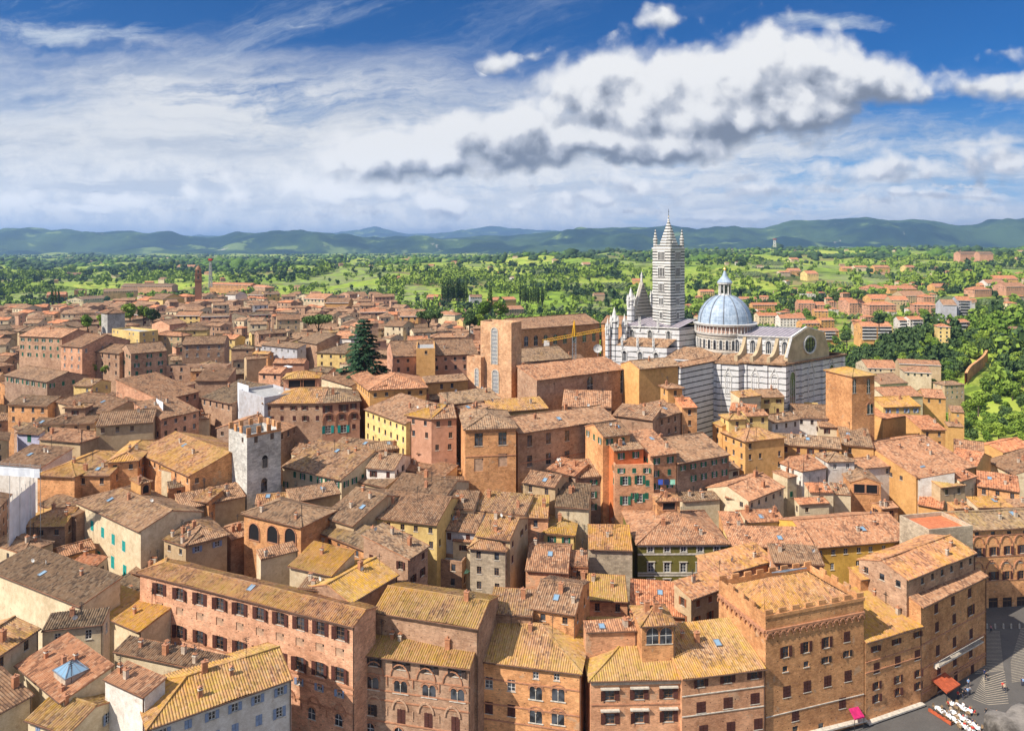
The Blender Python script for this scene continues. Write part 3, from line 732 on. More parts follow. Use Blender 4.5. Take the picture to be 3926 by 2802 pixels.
def build_bld(b):
    rng = random.Random(hash((round(b.c.x, 1), round(b.c.y, 1))) & 0xffff)
    root = empty({'house': 'house', 'palazzo': 'palazzo', 'tower': 'tower', 'church': 'church', 'apartment block': 'apartment_block', 'villa': 'villa', 'convent': 'convent'}.get(b.cat, 'house'), b.base, b.rz)
    tag(root, b.label, b.cat); b.root = root
    if getattr(b, 'group', None): root['group'] = b.group
    if b.key == 'stow': b.wall = ('stone', (.54, .52, .48))
    jc = rng.uniform(.9, 1.1); wc = tuple(c*jc for c in b.wall[1])
    mb = MB(); mat = 'w_'+b.wall[0]
    for k in 'FRBL': wall_side(mb, b, k, mat)
    near = b.c.y < 240
    if b.t in 'fc':
        W_, D, Z = b.W, b.D, b.Z; fl = Z-(.9 if b.t == 'f' else 2.0); th = .35
        for (x0, y0, x1, y1) in ((th, th, W_-th, th), (W_-th, th, W_-th, D-th), (W_-th, D-th, th, D-th), (th, D-th, th, th)):
            mb.face([(x1, y1, fl), (x0, y0, fl), (x0, y0, Z), (x1, y1, Z)], mat)
        if b.t == 'c':                                # merlons above the wall head
            mh = 1.7 if b.key == 'stow' else .8; mw = 1.1 if b.key == 'stow' else 1.55; bc_ = WALLC['bo'][1] if b.key == 'stow' else wc
            def mer(x, y, dx_, dy_):
                def mk():
                    q_ = MB(); q_.box(0, 0, 0, dx_, dy_, mh, 'w_brick', 'd'); return q_.mesh('merlon')
                link('merlon', cached(('mer', dx_, dy_, mh), mk), root, bc_, (x, y, Z))
            n = max(2, int(W_/(mw+1))); st = (W_-mw)/(n-1) if n > 1 else 1
            for i in range(n): mer(i*st, 0, mw, th); mer(i*st, D-th, mw, th)
            n = max(2, int(D/(mw+1))); st = (D-mw)/(n-1)
            for i in range(1, n-1): mer(0, i*st, th, mw); mer(W_-th, i*st, th, mw)
            bt_ = MB(); bt_.box(-.15, -.15, Z-.6, W_+.15, -.02, Z-.05, 'w_brick'); bt_.build('brick_band', root, bc_)
        for (x0, y0, x1, y1) in ((0, 0, W_, th), (0, D-th, W_, D), (0, th, th, D-th), (W_-th, th, W_, D-th)):
            mb.face([(x0, y0, Z), (x1, y0, Z), (x1, y1, Z), (x0, y1, Z)], mat)
        r = MB(); r.face([(th, th, fl), (W_-th, th, fl), (W_-th, D-th, fl), (th, D-th, fl)], {'ter': 'terrace', 'con': 'concrete'}.get(b.opt.get('fl', 'con'), 'concrete'))
        r.build('roof_terrace', root)
    walls = mb.build('walls', root, wc)
    if b.rp:
        corr = .42 if b.c.y < 185 else (.6 if b.c.y < 280 else 0)
        jr = [b.roof[0]*rng.uniform(.8, 1.12), clamp01(b.roof[1]+rng.uniform(-.14, .14)), b.roof[2]*rng.uniform(.9, 1.1)]
        rm = MB()
        for p in b.rp:
            roof_face(rm, p, corr, rng)
            rm.face([(q.x, q.y, q.z-.16) for q in reversed(p)], 'shut_dark')
            for i in range(len(p)):
                a, c = p[i], p[(i+1) % len(p)]
                if (abs(a.x-c.x) < .01 and (abs(a.x) < .01 or abs(a.x-b.W) < .01)) or (abs(a.y-c.y) < .01 and (abs(a.y) < .01 or abs(a.y-b.D) < .01)):
                    rm.face([(a.x, a.y, a.z-.16), (c.x, c.y, c.z-.16), (c.x, c.y, c.z+.03), (a.x, a.y, a.z+.03)], 'cap' if corr else 'shut_dark')
        for a, c in b.rl:
            rm.bar((*a, b.Z+hfun(b, *a)+.04), (*c, b.Z+hfun(b, *c)+.04), .34 if corr else .4, 'roof')
        roof = rm.build('roof', root, jr); b.roofo = roof
        if corr and b.t in 'gshlr' and b.W > 5:
            gm = MB(); z = b.Z-.1; gm.bar((0, -.08, z), (b.W, -.08, z), .13, 'copper')
            if b.c.y < 150: gm.bar((b.W-.3, b.ihy-.1, z-.1), (b.W-.3, b.ihy-.1, b.z0+6), .11, 'copper')
            gm.build('gutter', root)
        if b.far > 480 and b.rp:
            em = MB(); em.bar((0, 0, b.Z-.1), (b.W, 0, b.Z-.1), .3, 'frame_white'); em.build('eave_band', root)
        nc = int(b.opt.get('ch', rng.choice([1, 1, 2, 2, 3]) if near else rng.choice([0, 1, 1])))
        for _ in range(nc):
            x = rng.uniform(.12, .88)*b.W; y = rng.uniform(.15, .75 if b.t == 's' else .5)*b.D; k = rng.randrange(6)
            link('chimney', cached(('ch', k), lambda: chim_mesh(k)), roof, loc=(x, y, b.Z+hfun(b, x, y)))
        for _ in range(rng.choice([0, 1, 1, 2]) if near else 0):
            x = rng.uniform(.1, .9)*b.W; y = rng.uniform(.3, .9 if b.t == 's' else .5)*b.D; k = rng.randrange(4)
            o = link('antenna' if k < 3 else 'small_dish', cached(('aer', k), lambda: aerial_mesh(k) if k < 3 else dish_mesh()), roof, loc=(x, y, b.Z+hfun(b, x, y)), rz=rng.uniform(-.6, .6))
        if near and b.W > 7 and rng.random() < .38 and b.t in 'gslr':
            x = rng.uniform(.25, .75)*b.W; y = rng.uniform(.2, .4)*b.D*(1 if b.t != 's' else 1.6); z = b.Z+hfun(b, x, y)
            o = link('skylight', cached('sky', skyl_mesh), roof, loc=(x, y, z+.06)); o.rotation_euler = (math.atan(b.s), 0, 0)
    for (side, s, z, st, w_, h, col) in b.wins:
        o, d, L_, prof = b.sides[side]; p = o+d*s
        rz = {'F': 0, 'R': R(90), 'B': R(180), 'L': R(-90)}[side]
        wo = link('window' if st != 'D' else 'door', cached(('w', st, round(w_, 2), round(h, 2), col), lambda: win_mesh(st, w_, h, col)), root, loc=(p.x, p.y, z), rz=rz)
        if st == 'o' and b.c.y < 330:
            sw = w_*.5
            for sgn in (-1, 1):
                k = rng.uniform(0, .5)**2*1.6
                sm = cached(('s', round(sw, 2), round(h, 2), col), lambda: shut_mesh(sw, h, col))
                so_ = link('shutter', sm, wo, loc=(sgn*w_/2, 0, 0)); so_.rotation_euler = (0, 0, -k if sgn > 0 else R(180)+k)
                if sgn < 0: so_.location.y = -.055; so_.rotation_euler = (0, 0, k); so_.scale = (-1, 1, 1)
    return root
# tile | eave line x1,y1,x2,y2 | y of the ridge / far edge | roof form | h above ground or z | wall | roof | windows+floors | label | options
DATA = '''
T1|905,1621,1821,1300,1300|l|z20|wh|Y|u2|long pale palazzo with blue shutters and a lichen yellow roof, bottom left corner|c=palazzo,D=13,ch=3
T1|640,1300,890,1415,1235|s|z22.6|wh|r|-|small red tiled roof box above a pale green light well|c=house,s=.3
T1|90,1215,372,1450,1105|s|z20.5|cr|r|-|broad pinkish brown roof carrying a glass pyramid skylight|ch=3,k=pyr
T1|-90,1560,215,1395,1290|s|z20|cr|b|-|dark tiled roof with a slanted skylight at the left frame edge|ch=2
T1|150,1556,420,1650,1480|g|z18.6|cr|Y|u1|small mustard tiled house with two brick chimneys in the bottom left corner|D=9,ch=2
T1|-60,1195,256,985,880|g|z23|cr|Y|d1|cream house under a yellow lichen roof on the left frame edge|D=10,ch=1
T1|256,1004,640,962,870|s|z22|cr|g|w1|cream walled house with a dark grey roof and two small square windows|ch=1
T1|700,1130,1560,1312,1112|s|z20.2|cr|b|-|long dull brown roof with a row of small brick chimneys beside the alley|ch=5
T1|-80,625,492,852,560|s|z21|cr|b|-|very long dark brown roof with a cream parapet wall under it|ch=1
T1|492,850,862,1012,770|s|z17|cr|Y|-|narrow strip of mustard tiles sloping towards the brick buttress
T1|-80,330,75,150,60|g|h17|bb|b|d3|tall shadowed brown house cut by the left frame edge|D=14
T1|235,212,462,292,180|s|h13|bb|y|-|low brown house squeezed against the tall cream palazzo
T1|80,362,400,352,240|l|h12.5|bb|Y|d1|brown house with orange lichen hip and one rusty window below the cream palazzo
T1|140,524,340,450,395|l|h12|cr|y|d1|small ochre house with an olive green tiled roof left of the cream palazzo|s=.28
T1|288,665,430,602,510|h|h11|cr|y|d1|low hipped house with a row of tiny windows under its eave|D=11,s=.25
T1|452,570,600,596,550|s|h10.5|cr|R|d1|low annexe with a flat orange terracotta lean-to roof
T1|330,700,560,735,640|s|h8.5|bb|g|-|low mossy grey roof with one squat chimney in the court
T1|560,800,800,905,690|s|h7|cr|g|-|low court roof with white canvas panels below the cream palazzo
T1|455,195,862,388,200|l|z26|cr|y|-|tall cream palazzo with turquoise and green shutters|c=palazzo,D=15,k=teal
T1|935,345,1032,386,270|s|z23|bb|Y|d2|small house with a bright lichen roof joined to the cream palazzo
T1|1148,476,1430,404,290|h|h15|sa|y|u1|sandy hip roofed house with a pale blue shuttered window|D=14
T1|800,636,912,664,600|s|z17.5|bo|t|d1|narrow orange brick buttress tower at the end of the long palazzo|D=5,c=tower
T1|1010,432,1148,478,380|s|h14.5|sa|y|d1|low sandy wing with a lichen roof in front of the hip roofed house
T1|870,92,950,72,20|h|h20|or|Y|-|small orange roof loggia with blind arches and a yellow lichen roof|D=6,k=logg,c=tower
T1|1045,120,1180,100,85|s|h17|bo|g|d1|orange brick stair head with a flat pale lid|s=.1,D=5
T1|845,640,2196,978,705|l|z24|bp|Y|-|long curved pink brick palazzo with rows of dark brown shutters|c=palazzo,k=long,ch=0,s=.3
T2|165,600,440,662,470|s|z26|cr|Y|-|lichen streaked roof slope behind the long palazzo, beside a roof pit
T2|560,832,862,652,590|g|z24.3|bb|Y|-|curved mustard roof ring at the right end of the long palazzo|D=12,ch=1
T2|230,735,480,765,690|s|z24.5|ye|y|d1|low cream attic wall with a thin tiled top inside the roofs|D=3
T2|0,560,235,500,470|s|z25|cr|t|-|orange brown roof patch between the loggia and the long palazzo
T2|925,560,1052,470,425|s|h19|bb|y|b2|dark brick house side with tall brown shutters above the courtyard|D=12
T2|-125,272,250,362,205|h|h19|bo|t|-|brick roof loggia with three open arches and a hip roof|D=12,k=loggia
T2|330,378,682,520,345|g|h16|bo|y|d1|long low orange brick wing with a round window|s=.28
T2|370,292,570,352,110|g|h18|sa|t|-|broad brown roof with a metal valley gutter on its right|D=22
T2|660,294,1092,346,150|g|h18|ye|t|d2|pale yellow house with a wide brown roof and square dark windows|c=house,ch=2
T2|785,132,1140,186,45|g|h18|cr|b|-|plain brown roof behind the pale yellow house
T1|1128,250,1530,165,112|s|h15|sa|y|-|wide lichen roof with an open light well in front of the stone tower|ch=3
T2|-40,215,190,200,150|g|h15|sa|Y|-|low yellow brown roof at the foot of the stone tower
T2|190,205,500,150,95|s|h17|sa|t|-|tan roof slope rising towards the metal valley gutter
T1|1185,190,1290,205,150|s|h16|bo|Y|-|small orange tiled roof below the great hall|D=6
T2|1150,240,1325,250,130|s|h18|cr|b|-|small brown roof with one white dormer at its foot
T2|1325,250,1640,286,140|s|h17.5|cr|y|-|wide speckled yellow roof right of the white dormer
T2|1110,372,1340,394,262|g|h15.5|gy|y|b1|grey lilac house with brown shutters over the small courtyard
T2|1190,440,1325,452,395|s|h13.5|cr|r|b1|cream courtyard house with a small red lean-to roof
T2|1283,488,1530,510,425|h|z23|sy|Y|d3|slim peeling tower house with a bright yellow pyramid roof|c=tower,D=9,s=.5
T2|1330,412,1548,442,290|g|h19|sa|Y|b2|sandy house behind the peeling tower house with brown shutters
T2|1050,548,1250,572,520|f|h10|bb|Y|d2|dark brown courtyard house with a terrace and washing
T2|575,1146,1300,1242,945|s|z17.2|bb|Y|-|brick palazzo with three arched twin windows and a recessed roof dormer|c=palazzo,k=bif,s=.34
T2|692,884,1350,990,770|g|z22.5|bb|Y|-|upper lichen roof with two skylights behind the twin window palazzo|s=.3,ch=1
T2|1375,1192,1996,1272,960|r|z15.3|bo|Y|-|orange brick palazzo with twin arched windows beside the dark alley|c=palazzo,k=alley,s=.36
T2|1410,892,1690,912,735|s|z20|bb|Y|-|mustard roof behind the orange brick palazzo
T3|55,862,335,906,700|g|z20.6|bo|t|d1|brick attic tower with a tan roof beside the dark alley|c=tower
T3|415,1316,1025,1304,1085|l|z14.3|br|Y|-|brick palazzo with stone window hoods right of the dark alley|c=palazzo,k=hood,D=21,s=.36
T3|400,1010,720,1000,930|s|z19.5|br|r|-|flat terrace roof with a long glass rooflight by the alley|s=.1
T3|735,976,966,964,885|h|z22|bo|O|-|rooftop belvedere with two glazed arches and an orange pyramid roof|c=tower,D=7,k=belv,s=.45
T3|1000,1304,1525,1238,940|s|z14.8|br|Y|-|brick palazzo with a steep mustard roof left of the battlements|c=palazzo,k=step,s=.36
T4|15,905,625,790,700|c|z23.6|bo|Y|-|tall brick palazzo crowned by battlements over small corbel arches|c=palazzo,D=14,k=cren
T4|645,1076,1000,974,745|s|z15.4|bo|Y|-|lower brick palazzo between the battlements and the corner palazzo|c=palazzo,k=mid
T4|995,858,1402,662,560|g|z19|bo|r|-|corner brick palazzo with a long pale balcony over the square|c=palazzo,k=corner,D=10
T4|905,688,1332,517,475|g|z23.5|bb|O|n1|raised mustard roof behind the corner palazzo|D=11
T4|610,686,830,655,590|s|z20.5|bo|O|-|little orange roof with a ribbed rooflight right of the battlements
T4|1298,379,1900,350,255|g|z20|bo|y|-|brick palazzo with blind gothic arches at the right frame edge|c=palazzo,k=goth,zg=1.2
T4|1030,373,1303,347,270|f|z25|sy|Y|-|square stone tower with an orange roof terrace|c=tower,k=terr,fl=ter
T4|320,488,950,436,290|g|z18.5|vy|r|w2|long yellow palazzo under a pink tiled roof|c=palazzo,ch=2
T3|1300,479,1830,487,350|s|z19|ye|r|-|wide pink tiled roof left of the long yellow palazzo|ch=1
T3|1212,662,1590,566,490|s|z18|br|O|-|bright orange lichen roof touching the olive green palazzo
T3|1062,808,1378,692,640|s|z17.5|sa|O|r2|plastered house with rust red shutters beside the battlements
T4|60,575,385,594,462|s|z20|br|t|w1|tan roofed house left of the yellow palazzo
T3|710,466,1296,463,265|h|z20|gn|r|-|olive green palazzo with white framed windows|c=palazzo,k=green,ch=3
T3|832,198,1000,194,148|h|z26|bo|O|-|open roof turret on the big hip roof above the olive green palazzo|c=tower,D=5,k=turr,s=.4
T3|415,495,692,504,388|s|z20|sy|O|-|windowless rubble stone block with an orange lean-to roof|D=9
T3|20,626,292,644,470|g|h13.5|br|r|-|reddish roof with two skylights left of the rubble stone block
T3|292,602,415,606,500|s|h13.5|br|r|n1|narrow red roof wedged against the rubble stone block
T3|410,812,662,822,650|s|h11.5|br|Y|d2|brick house with a half yellow half brown roof below the stone block
T3|292,702,415,714,645|s|h11|br|y|d2|small brick house with a tiny window beside the alley mouth
T3|668,886,1056,922,690|s|z13|br|R|-|patched bright red roof in front of the olive green palazzo|ch=2
T3|0,296,166,302,155|s|h17|br|Y|d1|mustard roofed house with a blue shutter at its side
T3|125,396,335,410,300|h|h14|ye|Y|g1|ochre house with green shutters and a mossy hip roof|D=12
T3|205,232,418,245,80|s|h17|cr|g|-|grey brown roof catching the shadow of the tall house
T3|0,78,206,112,20|g|h19|sa|t|d1|sandy gabled house with a barred attic window
T7|580,1268,822,1266,1200|f|z32|br|t|g3|brick house with an orange walled roof terrace and green shutters|fl=ter,D=8,k=orant
T7|575,1184,766,1168,1140|s|z35|rd|t|g1|bright orange rooftop room with two green shuttered doors|D=7
T7|803,1217,972,1199,1050|s|z33.2|br|r|g3|brick house with a broad red roof and green shutters
T7|975,1263,1300,1206,1090|g|z30.5|bd|t|g2|dark weathered stone house with green shutters, right of the brick terrace house
T7|508,1097,682,1081,1008|g|z38|bo|b|g1|upper brick house with one green shutter and a brown roof
T7|652,986,812,969,920|g|h20|bo|r|d1|small gabled house with a round arched attic window
T7|310,1192,477,1176,1138|g|h19|wh|r|d1|white walled attic with a thin red roof
T7|330,1352,572,1338,1235|g|h18|bd|t|g3|dark green shuttered brick house left of the orange terrace
T7|150,1296,330,1340,1240|s|h18|bd|r|-|red roofed corner with rows of chimneys, left of the green shuttered houses|ch=4
T7|-20,1076,592,987,935|g|z38|bb|t|-|long brown brick palace with tall dark windows|c=palazzo,k=lngp
T6|1262,1053,1602,1040,930|h|z40|bo|t|-|brick palace corner block with two tall dark windows|c=palazzo,k=crnb,D=20
T6|893,962,1060,986,888|l|z40|pk|Y|d2|pink palace wing with a mossy yellow roof|c=palazzo
T6|1060,986,1222,978,890|g|z40|pk|t|d3|pink palace centre with flags by its door|c=palazzo
T6|640,922,896,1016,860|s|z38|ye|t|n3|bright yellow palace with tall narrow windows|c=palazzo
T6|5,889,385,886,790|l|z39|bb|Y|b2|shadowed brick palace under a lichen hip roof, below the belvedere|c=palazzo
T6|385,886,627,872,790|r|z39|pk|y|b3|pink brick palace with walled up gothic arches|c=palazzo,k=pkp
T6|130,737,368,730,668|h|z44|pk|Y|-|wide open belvedere with a mustard roof|c=tower,D=10,k=belv2
T5|1488,800,1645,850,745|f|z41|gy|t|-|house wrapped in white scaffold sheeting|k=sheet,D=12
T6|668,808,1042,789,690|h|z42|or|r|d1|square orange cloister building with a hip roof|c=palazzo,D=22
T6|545,712,668,809,650|s|z41.8|or|r|d1|sloping orange side wing of the cloister|D=6
T6|1026,762,1294,742,710|s|z42|or|t|d1|low orange arcade linking the cloister to the tall brick arch wall
T6|822,601,1356,580,450|g|z46|pk|b|n2|big pink palace with a brown roof and a yellow roof room|c=palazzo
T6|968,545,1085,543,470|f|z50|or|t|d1|small yellow orange roof room on the pink palace
T6|885,882,1176,858,835|s|z37|bb|t|-|low brown roof in front of the cloister
T6|1176,896,1500,858,805|s|z38|bb|y|-|lichen roof with three skylights below the tall brick arch wall
T6|1440,946,1796,918,855|s|z38|ye|Y|-|yellow tiled roof right of the tall brick arch wall
T6|1258,945,1424,910,885|g|z40|bo|t|-|low brick attic box on the palace corner block|D=6
T6|120,1072,312,986,940|g|h15|bd|r|d1|dark brick house with a pink roof right of the stone tower
T6|125,1280,496,1366,1130|g|h14|cr|y|g2|long cream house with dark green shutters right of the stone tower
T6|490,1347,772,1413,1290|s|h14|sa|t|-|brown roof apron below the rooftop room with three brown shutters
T6|650,1290,832,1302,1200|g|h18|wh|t|b1|rooftop room with three brown shutters and a red balcony
T6|785,1432,1290,1432,1345|g|h15|cr|b|-|long brown roof with white chimneys in front of the orange house
T6|968,1200,1122,1206,1150|g|h18|bb|b|d1|brown house with a glazed green veranda
T6|840,1290,1128,1356,1240|s|h15|cr|b|-|sagging brown roof with a domed skylight below the veranda
T6|1110,1294,1282,1298,1238|s|h14|or|b|-|plain orange house with a small dark roof below the palace corner
T6|1428,1336,1645,1338,1248|s|h14|ye|r|t1|bright yellow house with turquoise shutters and a red terrace
T6|1285,1410,1428,1412,1320|s|h11|cr|g|-|steep dark grey roof left of the bright yellow house
T6|680,1185,888,1165,1125|g|h17|bb|t|d1|small ridge roofed house with a curved red edge below the yellow palace
T6|440,1150,690,1182,1108|s|h15|bd|t|d1|brown lean-to roofs at the foot of the shadowed brick palace
T5|1538,1086,1749,1042,1000|c|z40.5|st|t|d1|grey stone tower with brick battlements and a gothic window|c=tower,D=9.5,k=stow
T5|1302,1318,1536,1262,1200|c|h15|bo|Y|d2|low brick wall house with swallow notched battlements left of the stone tower|D=5
T5|845,1190,1172,1342,1125|g|h19|bo|Y|d1|great hall with a wide mustard roof and curved brick front|c=palazzo
T5|1172,1342,1312,1300,1190|r|h18|cr|Y|-|hipped yellow end of the great hall|D=12
T5|213,1336,466,1347,1225|h|h17|bo|Y|-|brick hall end with a bright orange hip roof|c=house,D=22
T5|452,1336,682,1337,1238|s|h17|bo|Y|d1|brick house with a clean mustard lean-to roof and tall chimney
T5|655,1256,866,1244,1110|h|h19|bo|Y|d1|brick block with a two tone tan and mustard hip roof|D=20
T5|-20,1262,252,1290,1150|s|h14|wh|b|-|brown hipped roof above a white scaffold parapet
T5|235,1110,500,1132,1050|r|h14|sa|r|-|low sandy house with a pink edged hip roof
T5|95,1072,238,1082,980|g|h14|lv|b|-|lavender house with a green door|k=lav
T5|248,1022,590,1012,940|l|h16|sa|b|n1|brown roofed house above the lavender house
T5|592,1030,956,1004,930|g|h17|sa|b|d1|wide brown roof with one orange tiled strip in the left quarter
T5|330,872,640,955,835|l|h18|sa|b|-|long brown roof with a small three window attic
T5|388,918,535,915,885|h|h20|bb|y|b1|three window attic under a tiny yellow hip roof|D=6
T5|40,896,292,906,850|g|h18|bo|b|d2|orange brick house with a dark roof and a white blind|D=12
T5|20,712,286,757,670|g|h15|bd|b|g1|low brown house with a line of green shutters under its eave
T5|112,468,380,480,420|g|h25|bb|r|g3|tall pink brick block with green top shutters and a chimney shaft
T5|372,530,506,540,455|g|h23|bp|b|w3|pale pink tower house with a yellow balcony
T5|525,560,738,580,520|g|h20|bb|b|d3|brown house with a balcony garden
T5|815,580,1042,560,510|g|h21|bb|b|g3|pink brick house with rows of round arches
T5|1130,524,1398,516,462|g|h20|bb|b|w2|large brown house with white balconies and an orange gable end|D=16
T5|1035,655,1415,650,620|f|h15|bb|b|d2|brown terrace front under the large brown house|D=5
T5|1000,870,1246,812,715|s|h19|bp|b|d1|stepped brown roofs with a solar panel
T5|1005,986,1246,930,870|s|h17|bp|b|d2|pink brick front with two attic windows beside a white sheeted gap|D=14
T5|1246,850,1437,892,755|s|h17|bb|g|d1|grey brown lean-to roof falling to the dark street
T5|1210,748,1415,745,665|s|h20|bb|b|-|brown street side roof left of the scaffolded house
T5|855,768,1015,768,732|s|h17|bb|y|d1|low house with a green brown roof below the arched pink house
T5|710,915,930,915,830|g|h17|ye|y|d1|ochre and brown house with a small yellow lean-to
T5|450,776,568,782,735|g|h17|ye|y|w1|small bright ochre house in the shadowed quarter
T5|628,860,712,862,820|s|h17|ye|b|n1|narrow ochre house end left of the yellow lean-to
T5|868,442,985,430,405|f|h18|ye|b|w2|bright yellow house with a roof terrace
T5|665,330,786,322,303|h|h23|st|b|-|square grey stone tower house among the trees|c=tower,D=10
T5|1012,240,1152,228,195|p|h14|ye|b|-|yellow gable fronted house near the bell tower|D=16
T5|412,245,520,245,212|p|h13|cr|b|g1|cream gable with one arched window, far left|D=14
T5|515,240,664,232,205|g|h13|cr|b|g1|cream house with green shutters, far left
T5|288,213,410,210,190|g|h12|rd|R|-|red house by three small cypresses, far left
T5|460,184,540,182,168|h|h13|bo|b|-|far orange brick turret house with a tiny pyramid roof|c=tower,D=11
T5|645,192,860,186,163|g|h14|bp|b|n1|long low pink brick house on the far edge of town
T5|752,158,1070,158,140|g|h14|bp|b|n1|very long brick convent wing at the far edge of town|c=convent
T5|1304,146,1560,152,112|g|h18|bo|R|n2|large orange brick convent right of the bell tower|c=convent,D=20
T5|1560,158,1650,168,125|h|h17|bb|R|-|brick convent chapel with an arched end wall|c=church,D=18
T5|1465,212,1540,205,190|p|h14|wh|b|-|white gabled house below the convent|D=12
T5|1540,212,1640,215,190|g|h14|pk|b|w1|pale pink house below the convent
T6|22,208,122,204,190|g|h15|ye|b|g2|square yellow house below the convent
T6|262,235,395,240,205|g|h14|cr|r|g1|house with a red roof and a row of green shutters in the far town
T6|400,262,546,262,232|g|h13|or|b|-|orange house at the far edge above the trees
T6|862,346,980,346,316|g|h14|or|r|w1|bright orange house with a pink roof behind the cedar
T6|765,405,882,410,372|g|h15|cr|b|d2|cream gabled house with dark square windows behind the cedar
T6|1204,322,1290,318,300|g|h11|cr|b|-|cream house right of the umbrella pine
T6|1070,335,1210,340,278|h|h11|cr|r|-|wide hip roofed house on the valley edge|D=18
T6|1030,222,1122,225,210|g|h12|pk|R|w1|pink villa in front of the cypress row|c=villa
T6|1440,245,1592,240,225|g|h10|or|R|-|long red roof villa beside the cypresses|c=villa
T6|1500,305,1640,300,272|g|h16|sa|r|n2|brown convent with blocked windows behind the tall arch wall|c=convent
T6|98,370,245,365,335|g|h16|sa|b|g2|sandy house with green shutters left of the round tree
T6|340,572,525,578,510|l|h17|ye|b|n2|ochre corner house left of the cedar
T6|0,525,222,548,505|s|h16|gy|b|w1|grey plaster wall house with two white windows
T6|225,500,345,520,450|g|h17|bb|b|-|brown roofed house between the grey wall and the ochre corner house
T6|440,480,560,485,440|g|h18|wh|r|-|white walled house with pink roof left of the cedar
T6|70,640,270,640,610|g|h17|pk|r|-|pale pink walled terrace house with a white parasol
T6|-20,700,120,705,660|g|h16|bp|r|d1|pink brick house behind the wide belvedere
T6|370,725,560,780,690|s|h17|cr|b|-|brown roof with skylights between the belvedere and the cedar
T7|-20,428,490,389,345|g|z50|bo|t|-|long orange brick hospital front with arched windows|c=palazzo,k=hosp
T7|490,389,662,398,345|g|z50|bo|t|n2|orange brick hospital end with paired windows|c=palazzo
T7|-20,634,316,606,540|g|z43|bb|y|-|brown roofed hall in front of the hospital|c=palazzo
T7|98,745,655,674,640|s|z45|bb|r|-|long brick nave of the unfinished church, pink roof|c=palazzo,k=mus,D=12
T7|3,684,98,680,650|h|z46|bo|Y|-|slim brick turret with a yellow cap|c=tower,D=7,s=.5
T7|735,675,998,652,600|g|z46.6|or|t|-|plain orange building joined to the striped cathedral|c=palazzo,k=orb,D=12
T7|815,993,1066,924,872|s|z37|bb|t|n2|curved brown house below the orange building|D=9
T7|560,960,815,993,900|s|z37.5|bb|t|-|long brown roof behind the gabled attic house
T7|1000,915,1098,912,855|s|z38.5|bo|R|d3|small house with a bright red rounded roof|D=7
T7|250,905,560,915,808|g|z39|bb|r|-|pale red ridge roof behind the brown brick palace
T7|905,798,1014,792,755|h|z43|or|t|d1|little orange house standing on the roofs before the cathedral|D=6
T7|1235,1064,1390,1127,1050|h|h18|or|Y|d4|tall ochre house with a lichen hip roof at the street corner|D=15
T7|1285,990,1402,985,950|l|h22|ye|Y|n1|yellow roof room with a small window above the street corner
T7|1400,968,1542,962,928|g|h22|ye|r|d1|yellow roof room with a long dark opening
T7|1183,1010,1245,1032,930|s|h19|or|Y|n2|narrow ochre house on the street corner's left
T7|1290,930,1452,946,888|s|h20|cr|R|-|bright orange roof terrace room below the cathedral
T7|1358,852,1495,838,805|s|h20|cr|Y|-|mustard lean-to roof against the cathedral
T7|1494,852,1640,846,800|g|h20|ye|t|b2|yellow house with brown shutters below the choir
T8|142,838,246,838,805|s|h20|pk|t|b1|pink house with one brown shutter below the choir
T8|252,900,356,905,875|f|h19|ye|t|-|little yellow cube with a pale green flat roof|D=6
T8|205,976,552,988,895|g|h19|wh|b|d1|white walled house with a brown ridge roof below the oculus wall
T8|345,1030,548,1042,985|s|h18|cr|t|b1|cream house with a wide brown shuttered window
T8|62,1010,236,985,950|g|h18|wh|b|n1|white and grey house with a sloping brown roof
T8|30,1136,492,1172,1085|g|h17|or|t|b3|long orange yellow house with brown shutters|c=palazzo
T8|490,1146,692,1162,1035|s|h18|or|t|d1|ochre house with a brown roof at the narrow street
T8|552,722,708,712,622|h|z45.5|bo|Y|-|square brick church block with a mustard roof|c=church,D=13,k=chur
T8|400,1252,584,1248,1185|h|h18|wh|y|w1|white rooftop house with a hip roof and outside stair|D=9
T8|245,1312,402,1288,1215|l|h15|wh|r|-|white walled house left of the rooftop stair
T8|566,1300,812,1276,1225|g|h15|wh|r|d1|white walled house right of the rooftop stair
T4|537,78,745,88,18|p|h16|bo|t|-|brick loggia house with three wide openings under a curved roof|D=14,k=lg3
T4|290,142,440,145,80|s|h15|cr|R|n1|cream roof room with a bright red tiled roof
T4|443,150,548,156,82|s|h14|cr|t|-|low tan roofed house beside the brick loggia house
T4|225,218,415,208,172|s|h13|cr|R|d1|flat orange red roof terrace with a low parapet
T3|1262,172,1418,202,118|g|h15|cr|R|d1|cream house with a red roof left of the roof garden
T3|1418,196,1640,108,58|g|h16|cr|r|d1|cream house with a roof garden and red gable
T3|1265,372,1400,374,258|s|h15|bo|r|-|steep red roofed block with a downpipe, right of the big hip roof
T3|1000,200,1235,185,135|s|h14|cr|b|-|brown roof with water tanks behind the open roof turret
T3|1400,330,1640,320,250|g|h13.5|cr|r|-|low pink roof with potted flowers on its ledge
T8|860,1258,968,1352,1240|s|h15|wh|r|-|white facade with grey shutters facing the narrow street|D=10,k=whf
T8|960,1352,1330,1280,1100|g|h15|or|r|d1|huge pink roof sloping along the narrow street|D=34,ch=3
T8|752,985,970,950,880|s|h17|or|R|-|orange roof terrace above the narrow street
T8|750,912,988,906,845|g|h20|ye|Y|u1|yellow house with a pale blue shutter and a mustard roof
T8|986,1052,1142,1052,960|s|h19|or|R|d2|orange house with a plain red roof on the right slope
T8|1000,850,1140,858,800|g|h20|or|r|y1|ochre house with a bright yellow blind
T8|1130,776,1260,770,732|h|h22|sa|t|g3|tall sandy house on the valley edge|D=11
